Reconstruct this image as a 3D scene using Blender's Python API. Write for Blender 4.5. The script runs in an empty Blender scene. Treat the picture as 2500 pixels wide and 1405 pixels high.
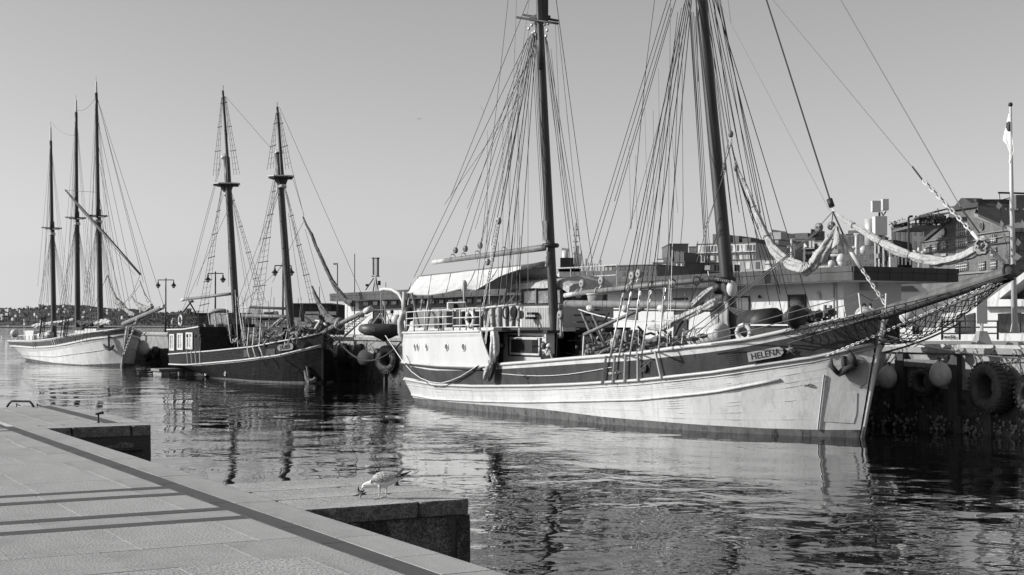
import bpy, bmesh, math, random
from math import sin, cos, pi, sqrt, atan, radians
from mathutils import Vector, Matrix, noise
random.seed(7)
SC = bpy.context.scene
COL = SC.collection
# ---------------------------------------------------------------- camera, sky, sun
FPX = 3400.0; TH = atan(93.5/FPX); EYE = 3.1          # eye 3.1 m above the water
cd = bpy.data.cameras.new('camera'); cam = bpy.data.objects.new('camera', cd); COL.objects.link(cam)
cd.sensor_width = 36; cd.lens = 36*FPX/2500; cd.clip_start = .1; cd.clip_end = 9000
cam.location = (0, 0, EYE); cam.rotation_euler = (pi/2+TH, 0, 0); SC.camera = cam
SUN_AZ = radians(-91); SUN_EL = radians(25)           # azimuth measured from +Y, clockwise
wd = bpy.data.worlds.new('World'); SC.world = wd; wd.use_nodes = True
nt = wd.node_tree; bg = nt.nodes['Background']
sk = nt.nodes.new('ShaderNodeTexSky'); sk.sky_type = 'NISHITA'; sk.sun_disc = False
sk.sun_elevation = SUN_EL; sk.sun_rotation = SUN_AZ; sk.dust_density = 1.1; sk.air_density = 1.0; sk.ozone_density = 1.0
sp = nt.nodes.new('ShaderNodeVectorMath'); sp.operation = 'DOT_PRODUCT'; sp.inputs[1].default_value = (.42, .36, .16)   # a black-and-white film behind a red filter
nt.links.new(sk.outputs[0], sp.inputs[0]); nt.links.new(sp.outputs['Value'], bg.inputs[0])
bg.inputs[1].default_value = 0.14
stc = nt.nodes.new('ShaderNodeTexCoord'); smx = nt.nodes.new('ShaderNodeVectorMath'); smx.operation = 'MAXIMUM'; smx.inputs[1].default_value = (-9, -9, .045)
nt.links.new(stc.outputs['Generated'], smx.inputs[0]); nt.links.new(smx.outputs[0], sk.inputs[0])
sl = bpy.data.lights.new('sun', 'SUN'); sl.energy = 4.5; sl.angle = radians(.53); sl.color = (1, .995, .985)
so = bpy.data.objects.new('sun', sl); COL.objects.link(so)
sdir = Vector((sin(SUN_AZ)*cos(SUN_EL), cos(SUN_AZ)*cos(SUN_EL), sin(SUN_EL)))
so.rotation_euler = sdir.to_track_quat('Z', 'Y').to_euler(); so.location = (-20, 20, 60)
vs = SC.view_settings; vs.view_transform = 'Standard'; vs.look = 'None'; vs.exposure = 0.19; vs.gamma = 1; vs.use_curve_mapping = False
SC.cycles.max_bounces = 6; SC.cycles.diffuse_bounces = 2; SC.cycles.glossy_bounces = 3; SC.cycles.transmission_bounces = 4
SC.cycles.transparent_max_bounces = 8; SC.cycles.caustics_reflective = False; SC.cycles.caustics_refractive = False

# ---------------------------------------------------------------- measuring helpers (photograph pixel -> ray)
Z3 = Vector((0, 0, 1)); CAM = Vector((0, 0, EYE))
def ray(px, py):
    x = (px-1250)/FPX; y = -(py-702.5)/FPX
    return Vector((x, cos(TH)-y*sin(TH), sin(TH)+y*cos(TH)))
def onz(px, py, z=0.0):
    r = ray(px, py); return CAM + r*((z-EYE)/r.z)
def ony(px, py, Y):
    r = ray(px, py); return CAM + r*(Y/r.y)
def onpl(px, py, p0, n):
    r = ray(px, py); return CAM + r*((p0-CAM).dot(n)/r.dot(n))
def proj(p):
    d = p-CAM; f = d.y*cos(TH)+d.z*sin(TH); u = -d.y*sin(TH)+d.z*cos(TH)
    return 1250+FPX*d.x/f, 702.5-FPX*u/f
def interp(tab, x):
    if x <= tab[0][0]: return tab[0][1]
    for (x0, y0), (x1, y1) in zip(tab, tab[1:]):
        if x <= x1: return y0+(y1-y0)*(x-x0)/(x1-x0)
    return tab[-1][1]
U = Vector((-.4926, .8703, 0)); V = Vector((.8703, .4926, 0))     # harbour directions: away along the quays / to the right
class Frame:                                                      # a ship's or wall's own axes: a = aft/away, b = towards the open water
    def __init__(s, o, deg=0):
        c, n = cos(radians(deg)), sin(radians(deg))
        s.o = Vector(o); s.A = U*c - V*n; s.B = -V*c - U*n
    def w(s, a, b, z): return s.o + s.A*a + s.B*b + Z3*z
    def pix(s, px, py, b=0.0): return onpl(px, py, s.o+s.B*b, s.B)
    def loc(s, p): d = p-s.o; return d.dot(s.A), d.dot(s.B), p.z
    def atx(s, px, b): return s.loc(s.pix(px, 800, b))[0]
FQ = Frame((13.26, 39.2, 0))

# ---------------------------------------------------------------- object helpers
ORG = {}
def T(name, label, cat, loc=(0, 0, 0), group=None, kind=None):
    o = bpy.data.objects.new(name, None); COL.objects.link(o); o.location = loc; o.empty_display_size = .3
    o['label'] = label; o['category'] = cat
    if group: o['group'] = group
    ORG[o.name] = Vector(loc); return o
def tag(o, label=None, cat=None, group=None, kind=None):
    for k, v in (('label', label), ('category', cat), ('group', group), ('kind', kind)):
        if v: o[k] = v
    return o
class M:
    def __init__(s): s.v = []; s.f = []; s.m = []
    def add(s, vs, fs, mi=0):
        n = len(s.v); s.v += [Vector(v) for v in vs]; s.f += [tuple(n+i for i in f) for f in fs]; s.m += [mi]*len(fs); return s
    def box(s, c, d, ax=None, mi=0):
        c = Vector(c); X, Y, Z = ax if ax else (Vector((1, 0, 0)), Vector((0, 1, 0)), Z3)
        vs = [c+X*(d[0]*.5*i)+Y*(d[1]*.5*j)+Z*(d[2]*.5*k) for k in (-1, 1) for j in (-1, 1) for i in (-1, 1)]
        return s.add(vs, [(0, 2, 3, 1), (4, 5, 7, 6), (0, 1, 5, 4), (2, 6, 7, 3), (0, 4, 6, 2), (1, 3, 7, 5)], mi)
    def tube(s, pts, r, n=6, mi=0, caps=True, flat=1.0):
        pts = [Vector(p) for p in pts]; k = len(pts)
        rs = r if isinstance(r, (list, tuple)) else [r]*k
        up = None; vs = []; fs = []
        for i, p in enumerate(pts):
            t = (pts[min(i+1, k-1)]-pts[max(i-1, 0)])
            t = t.normalized() if t.length > 1e-9 else Vector((0, 0, 1))
            if up is None: up = t.cross(Z3) if abs(t.z) < .95 else t.cross(Vector((0, 1, 0)))
            up = (up - t*up.dot(t)); up = up.normalized() if up.length > 1e-6 else t.orthogonal().normalized()
            w = t.cross(up)
            for j in range(n):
                a = 2*pi*(j+.5)/n; vs.append(p+up*(rs[i]*cos(a))+w*(rs[i]*flat*sin(a)))
        for i in range(k-1):
            for j in range(n):
                fs.append((i*n+j, i*n+(j+1) % n, (i+1)*n+(j+1) % n, (i+1)*n+j))
        if caps: fs += [tuple(range(n))[::-1], tuple((k-1)*n+j for j in range(n))]
        return s.add(vs, fs, mi)
    def lathe(s, c, prof, n=14, ax=Z3, mi=0):
        c = Vector(c); ax = Vector(ax).normalized(); u = ax.orthogonal().normalized(); w = ax.cross(u); vs = []; fs = []
        for r, h in prof:
            for j in range(n):
                a = 2*pi*j/n; vs.append(c+ax*h+u*(r*cos(a))+w*(r*sin(a)))
        for i in range(len(prof)-1):
            for j in range(n): fs.append((i*n+j, i*n+(j+1) % n, (i+1)*n+(j+1) % n, (i+1)*n+j))
        fs += [tuple(range(n))[::-1], tuple((len(prof)-1)*n+j for j in range(n))]
        return s.add(vs, fs, mi)
    def ball(s, c, r, sc=(1, 1, 1), n=12, mi=0):
        c = Vector(c); k = n//2
        prof = [(Vector((r*sc[0]*sin(pi*i/k)*cos(2*pi*j/n), r*sc[1]*sin(pi*i/k)*sin(2*pi*j/n), -r*sc[2]*cos(pi*i/k)))+c) for i in range(k+1) for j in range(n)]
        return s.add(prof, [(i*n+j, i*n+(j+1) % n, (i+1)*n+(j+1) % n, (i+1)*n+j) for i in range(k) for j in range(n)], mi)
    def prism(s, poly, vec, mi=0):
        poly = [Vector(p) for p in poly]; n = len(poly); vec = Vector(vec)
        return s.add(poly+[p+vec for p in poly], [tuple(range(n))[::-1], tuple(range(n, 2*n))]+[(i, (i+1) % n, n+(i+1) % n, n+i) for i in range(n)], mi)
    def torus(s, c, R, r, ax, n=20, k=8, mi=0, sq=1.0):
        c = Vector(c); ax = Vector(ax).normalized(); u = ax.orthogonal().normalized(); w = ax.cross(u); vs = []
        for i in range(n):
            a = 2*pi*i/n; d = u*cos(a)+w*sin(a)
            for j in range(k):
                b = 2*pi*j/k; vs.append(c+d*(R+r*cos(b))+ax*(r*sq*sin(b)))
        return s.add(vs, [(i*k+j, i*k+(j+1) % k, ((i+1) % n)*k+(j+1) % k, ((i+1) % n)*k+j) for i in range(n) for j in range(k)], mi)
    def build(s, name, mats, parent=None, smooth=False, fix=False):
        o0 = ORG.get(parent.name, Vector((0, 0, 0))) if parent else Vector((0, 0, 0))
        me = bpy.data.meshes.new(name); me.from_pydata([v-o0 for v in s.v], [], s.f)
        ms = mats if isinstance(mats, (list, tuple)) else [mats]
        for m in ms: me.materials.append(m)
        if len(ms) > 1: me.polygons.foreach_set('material_index', s.m)
        if smooth: me.polygons.foreach_set('use_smooth', [True]*len(me.polygons))
        if fix:
            bm = bmesh.new(); bm.from_mesh(me); bmesh.ops.recalc_face_normals(bm, faces=bm.faces); bm.to_mesh(me); bm.free()
        me.update()
        o = bpy.data.objects.new(name, me); COL.objects.link(o)
        if parent: o.parent = parent
        ORG[o.name] = o0; return o
def inst(me, name, parent, mw):
    o = bpy.data.objects.new(name, me); COL.objects.link(o); o0 = Vector((0, 0, 0))
    if parent: o.parent = parent; o0 = ORG[parent.name]
    m = mw.copy(); m.translation = m.translation-o0; o.matrix_basis = m
    ORG[o.name] = mw.translation.copy(); return o
def copy_tree(o, parent=None, delta=None, label=None):
    c = o.copy(); COL.objects.link(c); c.parent = parent
    if delta is not None: c.location = o.location+Vector(delta)
    if label: c['label'] = label
    ORG[c.name] = ORG.get(o.name, Vector())+(Vector(delta) if delta is not None else Vector())
    for ch in list(o.children): copy_tree(ch, c)
    return c
def axes(d, up=Z3):
    d = Vector(d).normalized(); s = d.cross(up).normalized(); return d, s, s.cross(d)
def frame_m(loc, X, Y, Z, sc=(1, 1, 1)):
    m = Matrix((X*sc[0], Y*sc[1], Z*sc[2])).transposed().to_4x4(); m.translation = loc; return m
def lerp(a, b, t): return a+(b-a)*t
def sag(p, q, s, n=9):
    p = Vector(p); q = Vector(q); return [lerp(p, q, i/n)-Z3*(4*s*(i/n)*(1-i/n)) for i in range(n+1)]

# ---------------------------------------------------------------- materials
def mat(name, c, rough=.7, var=.18, scale=3.0, stretch=(1, 1, 1), bump=0.0, bscale=20, metal=0, spec=.28, fine=0.0, fscale=60, spots=None, pscale=2.0, streak=None):
    m = bpy.data.materials.new(name); m.use_nodes = True; t = m.node_tree; N = t.nodes; L = t.links
    b = N['Principled BSDF']; b.inputs['Roughness'].default_value = rough; b.inputs['Metallic'].default_value = metal
    b.inputs['Specular IOR Level'].default_value = spec
    tc = N.new('ShaderNodeTexCoord'); mp = N.new('ShaderNodeMapping'); mp.inputs['Scale'].default_value = stretch
    L.new(tc.outputs['Object'], mp.inputs[0])
    def nz(s, d=5, r=.6):
        n = N.new('ShaderNodeTexNoise'); n.inputs['Scale'].default_value = s; n.inputs['Detail'].default_value = d; n.inputs['Roughness'].default_value = r
        L.new(mp.outputs[0], n.inputs['Vector']); return n.outputs['Fac']
    def rng(src, a, bb, f0=.3, f1=.7):
        r = N.new('ShaderNodeMapRange'); L.new(src, r.inputs[0]); r.inputs[1].default_value = f0; r.inputs[2].default_value = f1
        r.inputs[3].default_value = a; r.inputs[4].default_value = bb; return r.outputs[0]
    def mul(x, y):
        q = N.new('ShaderNodeMath'); q.operation = 'MULTIPLY'; L.new(x, q.inputs[0])
        if hasattr(y, 'is_output'): L.new(y, q.inputs[1])
        else: q.inputs[1].default_value = y
        return q.outputs[0]
    val = mul(rng(nz(scale), 1-var, 1+var), c)
    if fine: val = mul(val, rng(nz(fscale, 2, .7), 1-fine, 1+fine))
    if spots:                                                # (value multiplier, coverage)
        val = mul(val, rng(nz(pscale, 6, .75), spots[0], 1.0, spots[1]-.04, spots[1]+.04))
    if streak:                                               # (darkest multiplier, threshold): runs of rust and dirt down the side
        m2 = N.new('ShaderNodeMapping'); m2.inputs['Scale'].default_value = (3.2, 3.2, .32); L.new(tc.outputs['Object'], m2.inputs[0])
        n2 = N.new('ShaderNodeTexNoise'); n2.inputs['Scale'].default_value = 1.6; n2.inputs['Detail'].default_value = 7; n2.inputs['Roughness'].default_value = .7; L.new(m2.outputs[0], n2.inputs['Vector'])
        val = mul(val, rng(n2.outputs['Fac'], streak[0], 1.0, streak[1]-.10, streak[1]+.03))
    L.new(val, b.inputs['Base Color'])
    if bump:
        bp = N.new('ShaderNodeBump'); bp.inputs['Strength'].default_value = 1; bp.inputs['Distance'].default_value = bump
        L.new(nz(bscale, 4, .65), bp.inputs['Height']); L.new(bp.outputs[0], b.inputs['Normal'])
    return m
granite = mat('granite', .34, .75, .2, .8, fine=.75, fscale=60, bump=.0006, bscale=120)
granite2 = mat('granite_grey', .31, .75, .22, 1.0, fine=.75, fscale=60, bump=.0006, bscale=160)
dgranite = mat('dark_granite', .075, .6, .2, 2.0, fine=.15, fscale=90)
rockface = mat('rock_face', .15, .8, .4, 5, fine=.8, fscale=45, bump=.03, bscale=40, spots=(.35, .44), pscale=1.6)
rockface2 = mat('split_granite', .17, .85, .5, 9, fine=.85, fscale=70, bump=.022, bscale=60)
joint = mat('joint_grit', .07, .95, .2, 30)
white = mat('white_paint', .50, .4, .07, 1.4, stretch=(1, 1, .35), spots=(.86, .40), pscale=3.5)
white_h = mat('white_hull_paint', .57, .45, .13, 1.1, stretch=(1, 1, .5), bump=.02, bscale=2.2, spots=(.87, .45), pscale=2.6, streak=(.74, .40))
dband = mat('dark_hull_band', .058, .45, .28, 2.2, stretch=(1, 1, .7), spots=(1.8, .36), pscale=1.6, streak=(.6, .42), spec=.1)
gband = mat('grey_hull_band', .40, .5, .12, 2)
boot = mat('boot_top', .14, .7, .3, 3.5, stretch=(1, 1, .5), spots=(.5, .42), pscale=6, spec=.1, streak=(.5, .45))
hullblack = mat('tarred_planks', .016, .8, .35, 3, stretch=(1, 1, 3), spots=(3.2, .36), pscale=2.2, spec=.04, streak=(.5, .45))
dwood = mat('dark_wood', .028, .7, .35, 5, stretch=(1, 1, .3))
mastwood = mat('varnished_mast', .042, .42, .35, 4, stretch=(1, 1, .12), spots=(1.8, .33), pscale=3)
spar = mat('spar_wood', .16, .5, .25, 3)
planking = mat('deck_planks', .30, .7, .2, 6)
rope_d = mat('dark_rope', .028, .9, .2, 40)
rope_m = mat('grey_rope', .13, .9, .2, 40)
rope_l = mat('pale_rope', .55, .9, .2, 40)
wire = mat('wire', .12, .5, .1, 40)
steel = mat('galvanised_steel', .5, .4, .15, 12, metal=.3)
iron = mat('black_iron', .028, .5, .25, 8)
rust = mat('rusty_iron', .13, .75, .4, 9, bump=.004, bscale=30)
canvas = mat('sail_canvas', .40, .85, .12, 5, bump=.05, bscale=9, spots=(.75, .42), pscale=4)
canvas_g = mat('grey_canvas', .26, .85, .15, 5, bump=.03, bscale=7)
awningm = mat('awning_cloth', .50, .8, .12, 2, bump=.06, bscale=2.6)
rubber = mat('tyre_rubber', .06, .6, .4, 8, bump=.006, bscale=25)
buoym = mat('buoy_plastic', .48, .4, .12, 3, spots=(.7, .40), pscale=4)
glassd = mat('dark_glass', .03, .08, .2, 1, spec=.8)
concrete = mat('concrete', .27, .85, .2, 1.5, bump=.006, bscale=14, spots=(.6, .40), pscale=2.2)
concrete_d = mat('wet_concrete', .06, .7, .55, 2.2, bump=.04, bscale=8, spots=(.35, .47), pscale=3)
# ---------------------------------------------------------------- water
def water_mat():
    m = bpy.data.materials.new('harbour_water'); m.use_nodes = True; t = m.node_tree; N = t.nodes; L = t.links
    b = N['Principled BSDF']; b.inputs['Base Color'].default_value = (.005, .005, .005, 1); b.inputs['Roughness'].default_value = .015
    b.inputs['IOR'].default_value = 1.72; b.inputs['Specular IOR Level'].default_value = .5
    tc = N.new('ShaderNodeTexCoord')
    def nz(s, d, r, off=0, st=(1, 1, 1), dist=0):
        mp = N.new('ShaderNodeMapping'); mp.inputs['Location'].default_value = (off, off*.7, off*.3); mp.inputs['Scale'].default_value = st
        mp.inputs['Rotation'].default_value = (0, 0, off*.37)
        L.new(tc.outputs['Object'], mp.inputs[0]); n = N.new('ShaderNodeTexNoise'); n.inputs['Scale'].default_value = s
        n.inputs['Detail'].default_value = d; n.inputs['Roughness'].default_value = r; n.inputs['Distortion'].default_value = dist
        L.new(mp.outputs[0], n.inputs['Vector']); return n.outputs['Fac']
    def mth(op, a, bb):
        q = N.new('ShaderNodeMath'); q.operation = op
        for i, x in enumerate((a, bb)):
            if hasattr(x, 'is_output'): L.new(x, q.inputs[i])
            else: q.inputs[i].default_value = x
        return q.outputs[0]
    def rng(src, a, bb, f0, f1):
        r = N.new('ShaderNodeMapRange'); L.new(src, r.inputs[0]); r.inputs[1].default_value = f0; r.inputs[2].default_value = f1
        r.inputs[3].default_value = a; r.inputs[4].default_value = bb; return r.outputs[0]
    big = nz(.42, 1, .4, 3); mid = nz(1.05, 2, .45, 11, (1, 1.1, 1), .3); small = nz(4.2, 1, .5, 5, (1, 1.2, 1), .4)
    patch = rng(nz(.22, 3, .6, 21, (1, .55, 1)), .04, 1, .44, .56); patch2 = rng(nz(.13, 3, .55, 33, (1, .6, 1)), .13, 1, .44, .57)
    h = mth('ADD', mth('MULTIPLY', big, WAVE[0]), mth('ADD', mth('MULTIPLY', mth('MULTIPLY', mid, patch2), WAVE[1]), mth('MULTIPLY', mth('MULTIPLY', small, patch), WAVE[2])))
    bp = N.new('ShaderNodeBump'); bp.inputs['Strength'].default_value = 1; bp.inputs['Distance'].default_value = 1
    L.new(h, bp.inputs['Height']); L.new(bp.outputs[0], b.inputs['Normal']); return m
WAVE = (.06, .036, .0050)
w = M(); w.add([(-2500, -30, 0), (2500, -30, 0), (2500, 6000, 0), (-2500, 6000, 0)], [(0, 1, 2, 3)])
tag(w.build('water', water_mat()), kind='structure')
g = M(); g.add([(-2500, -30, -6), (2500, -30, -6), (2500, 6000, -6), (-2500, 6000, -6)], [(0, 1, 2, 3)])
tag(g.build('harbour_bed', concrete_d), kind='structure')

# ---------------------------------------------------------------- near quay of granite, stepped along the water
QC = onz(743, 1246, 1.35); QC.z = 0
def Q(u, v, z=1.35): return QC+U*u+V*v+Z3*z
q = M()
def block(u0, u1, v0, v1, z1, z0=-1.5, m=q, mi=0):
    m.prism([Q(u0, v0, z0), Q(u1, v0, z0), Q(u1, v1, z0), Q(u0, v1, z0)], (0, 0, z1-z0), mi)
block(-14, 40, -14, -.012, 1.30)
block(.03, 2.42, -.012, 1.70, 1.19)
block(12.13, 19.5, -.012, 1.78, 1.19)
quay = q.build('quay', [joint], fix=True); tag(quay, kind='structure'); ORG[quay.name] = Vector()
def slabmesh(name, m, bev=.006):
    bm = bmesh.new(); bmesh.ops.create_cube(bm, size=1)
    me = bpy.data.meshes.new(name); bm.to_mesh(me); bm.free(); me.materials.append(m); return me
slab_a = slabmesh('paving_slab', granite); slab_b = slabmesh('paving_slab_grey', granite2); slab_d = slabmesh('band_slab', dgranite)
rs = random.Random(3)
def slab(u0, u1, v0, v1, me=None, name='paving_slab', top=1.35, th=.12, gap=.012):
    me = me or (slab_a if rs.random() < .6 else slab_b)
    c = Q((u0+u1)/2, (v0+v1)/2, top-th/2+rs.uniform(-.0015, .0015))
    inst(me, name, quay, frame_m(c, -V, -U, Z3, (v1-v0-gap, u1-u0-gap, th)) if False else frame_m(c, V, U, Z3, (v1-v0-gap, u1-u0-gap, th)))
BANDS = [(2.38, 2.60), (1.74, 1.97), (.375, .60), (-.30, -.065), (12.45, 12.68), (11.75, 11.98)]
ulines = sorted(set([b for a in BANDS for b in a]+[-14, -10, -8, -6.3, -4.9, -1.58, -2.5, 3.55, 4.75, 5.95, 7.15, 8.35, 9.55, 10.75, 13.9, 15.1, 16.4, 17.7]))
def isband(u): return any(a-1e-6 <= u <= b+1e-6 for a, b in BANDS)
for u0, u1 in zip(ulines, ulines[1:]):
    um = (u0+u1)/2
    if u0 < -7: continue
    bd = isband(um)
    vend = -.63
    if um > 12.1: vmin = -3.4
    else: vmin = -6.2 if um < 3 else -4.2
    off = rs.uniform(0, .96); v = vend; first = True
    while v > vmin:
        wv = (1.5 if bd else .96); w0 = wv if not first else max(.35, off)
        slab(u0, u1, v-w0, v, slab_d if bd else None, 'band_slab' if bd else 'paving_slab'); v -= w0; first = False
# dark band along the edge, then the pale coping row
u = -7.0
while u < 12.1:
    L_ = rs.uniform(.85, 1.15); slab(u, min(u+L_, 12.1), -.63, -.405, slab_d, 'band_slab'); u += L_
u = -7.0
cops = [-7, -5.8, -4.6, -3.72, -2.9, -1.78, -.72, 0.0, .82, 2.45, 3.6, 4.8, 6.0, 7.2, 8.4, 9.6, 10.8, 12.1]
for a, b in zip(cops, cops[1:]):
    inner = (b <= 2.46 and a >= 0)
    slab(a, b, -.405, (-.003 if inner else 0.0), None, 'coping_stone', th=.15)
# finger blocks: rough edged top slabs
def rough_block(u0, u1, v0, v1, z0, z1, name, par, m=rockface2, amp=.012, seed=0, round_top=.02, n=9):
    bm = bmesh.new(); bmesh.ops.create_cube(bm, size=1)
    bmesh.ops.subdivide_edges(bm, edges=bm.edges[:], cuts=n, use_grid_fill=True)
    D = Vector((v1-v0, u1-u0, z1-z0))
    for vt in bm.verts:
        p = Vector((vt.co.x*D.x, vt.co.y*D.y, vt.co.z*D.z)); e = [abs(vt.co[i]) > .499 for i in range(3)]
        if e[0] or e[1]:
            if not e[2] or vt.co.z < 0:
                nn = noise.noise_vector((p+Vector((u0, v0, seed)))*9)
                if e[0]: p.x += nn.x*amp*(1 if vt.co.x > 0 else -1)
                if e[1]: p.y += nn.y*amp
            elif round_top:
                if e[0]: p.x -= math.copysign(round_top*.4, p.x)
                if e[1]: p.y -= math.copysign(round_top*.4, p.y)
        if e[0] and e[1]: p.x -= math.copysign(round_top, p.x); p.y -= math.copysign(round_top, p.y)
        vt.co = p
    me = bpy.data.meshes.new(name); bm.to_mesh(me); bm.free(); me.materials.append(m)
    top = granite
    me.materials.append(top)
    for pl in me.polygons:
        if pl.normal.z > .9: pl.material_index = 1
    return inst(me, name, par, frame_m(Q((u0+u1)/2, (v0+v1)/2, (z0+z1)/2), V, U, Z3))
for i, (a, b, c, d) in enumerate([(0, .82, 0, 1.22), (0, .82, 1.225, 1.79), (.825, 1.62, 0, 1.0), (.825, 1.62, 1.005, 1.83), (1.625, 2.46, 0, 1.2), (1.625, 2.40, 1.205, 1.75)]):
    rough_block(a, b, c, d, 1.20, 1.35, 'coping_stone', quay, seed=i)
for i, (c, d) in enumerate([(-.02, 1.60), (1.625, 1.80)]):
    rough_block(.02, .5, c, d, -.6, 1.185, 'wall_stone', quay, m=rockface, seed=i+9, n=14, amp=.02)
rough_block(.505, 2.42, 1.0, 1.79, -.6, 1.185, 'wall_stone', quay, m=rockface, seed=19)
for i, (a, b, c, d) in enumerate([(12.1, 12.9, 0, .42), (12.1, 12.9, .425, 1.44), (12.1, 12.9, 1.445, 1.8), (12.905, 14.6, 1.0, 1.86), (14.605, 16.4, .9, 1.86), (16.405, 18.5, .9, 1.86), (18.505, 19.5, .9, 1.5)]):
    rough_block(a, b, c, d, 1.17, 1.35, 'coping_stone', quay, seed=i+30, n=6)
for a, b in ((12.905, 14.1), (14.105, 15.6), (15.605, 17.2), (17.205, 18.8)):
    slab(a, b, .3, .995, None); slab(a, b, -.4, .295, None)
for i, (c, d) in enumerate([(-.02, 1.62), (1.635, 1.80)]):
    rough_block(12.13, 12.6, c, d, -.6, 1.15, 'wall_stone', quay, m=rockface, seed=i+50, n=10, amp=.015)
slab(12.105, 12.9, -.4, -.005, None, 'coping_stone'); slab(12.105, 12.9, -.63, -.405, slab_d, 'band_slab')
for a, b in ((12.95, 14.4), (14.405, 16), (16.005, 17.6), (17.605, 19)):
    slab(a, b, 1.15, 1.42, slab_d, 'band_slab', top=1.354, th=.1)
# rounded mooring hoop, pins and a timber rail in the recess
def hoop():
    p0 = onz(17, 994, 1.35); p1 = onz(83, 995, 1.35); t = T('mooring_hoop', 'black bent steel tube hoop on the far end of the granite quay', 'railing', (p0+p1)/2)
    h = .125; d = p1-p0; pts = []
    for k in range(13):
        a = k/12; x = a
        zz = h*min(1, sin(pi*a)*2.0)**.7 if 0 < a < 1 else 0
        pts.append(p0+d*x+Z3*zz)
    M().tube(pts, .024, 8).build('tube', iron, t, True)
    for f in (.36, 1.12):
        m = M(); c = p0+d*f; m.tube([c, c+Z3*.06], .01, 5); m.ball(c+Z3*.065, .02, n=6); m.tube([c+Z3*.05, c+V*.08+Z3*.03], .01, 5); m.build('shackle', iron, t)
hoop()
def pin(px, py, h, r, label, knob=True):
    c = onz(px, py, 1.35); t = T('mooring_pin', label, 'bollard', c, 'steel mooring pins on the granite quay')
    M().lathe(c, [(r*1.5, 0), (r*1.5, .012), (r, .014), (r, h)], 10).build('post', iron, t, True)
    if knob:
        m = M(); m.tube([c+Z3*h-V*.05, c+Z3*(h+.02)+V*.07], r*1.2, 7); m.ball(c+Z3*(h+.02)+V*.07, r*1.8, n=8); m.build('knob', iron, t, True)
pin(240, 1033, .16, .018, 'short black mooring pin with a bent head near the far corner of the quay')
pin(968.5, 1186, .14, .02, 'short black mooring pin standing behind the gull', False)
t = T('timber_rail', 'dark round rail fixed across the recess of the far quay step', 'rail', Q(12.1, 1.2, .98))
M().tube([Q(12.04, .78, .93), Q(12.04, 1.62, .93)], .035, 8).build('tube', iron, t, True)
# ---------------------------------------------------------------- hull builder: rows of the planking follow the sheer lines
class Hull:
    """fr: frame at stem foot; L: length on deck aft of a=0; rows: list of (pixel sheer line, breadth-fraction) top first"""
    def __init__(s, fr, L, wl, rail, stem, ztop, zdeck, ns=46, zst=None):
        s.fr = fr; s.L = L; s.wl = wl; s.rail = rail; s.stem = stem; s.zt = ztop; s.ns = ns; s.zst = zst
    def ast(s, z): return interp(s.stem, z)
    def half(s, sg, z):
        a, b = interp(s.wl, sg), interp(s.rail, sg); t = z/(interp(s.zt, sg) if isinstance(s.zt, list) else s.zt)
        if t < 0: return max(.0, a*(1+.35*t))
        return lerp(a, b, min(1.0, t)**.85)
    def pt(s, sg, z, side=1, out=0.0):
        a0 = s.ast(z); a1 = interp(s.zst, z); a = a0+sg*(a1-a0); return s.fr.w(a, side*(s.half(sg, z)+out), z)
    def zat(s, sg, curve):
        if callable(curve): return curve(sg)
        z = 1.5
        for _ in range(7):
            p = s.pt(sg, z, 1); px, py = proj(p); y = interp(curve, px); d = (p-CAM).y
            z += (py-y)*d/FPX*.9
        return z
    def sgs(s, n=None):
        n = n or s.ns; return [.5-.5*cos(pi*i/n) if i < n*.5 else .5+.5*sin(pi*(i/n-.5)) for i in range(n+1)]
    def line(s, curve, sg0=0, sg1=1, n=40, side=1, out=0.0, dz=0):
        r = []
        for i in range(n+1):
            g = lerp(sg0, sg1, i/n); r.append(s.pt(g, s.zat(g, curve)+dz, side, out))
        return r
    def skin(s, curves, mats_i, m, sg0=0, sg1=1, n=None, sides=(1, -1), out=0.0):
        n = n or s.ns; gs = [lerp(sg0, sg1, x) for x in s.sgs(n)]
        for side in sides:
            R = [[s.pt(g, s.zat(g, c), side, out) for g in gs] for c in curves]
            for r in range(len(R)-1):
                vs = R[r]+R[r+1]; k = len(gs)
                fs = [(i, i+1, k+i+1, k+i) if side > 0 else (i, k+i, k+i+1, i+1) for i in range(k-1)]
                m.add(vs, fs, mats_i[r])
    def cap(s, curve, parent, name, mt, r=.05, sg0=0, sg1=1, sides=(1, -1), out=0.0, n=40, dz=0, w=1):
        for side in sides:
            m = M(); m.tube(s.line(curve, sg0, sg1, n, side, out, dz), r, 6); m.build(name, mt, parent, True)
    def sgx(s, px, curve, out=0.0, side=1, lo=0.0, hi=1.0):
        """station whose point on this sheer line projects to image column px (near side)"""
        best = (1e9, 0)
        for k in range(241):
            g = lerp(lo, hi, k/240); x = proj(s.pt(g, s.zat(g, curve), side, out))[0]
            if abs(x-px) < best[0]: best = (abs(x-px), g)
        return best[1]
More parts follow.
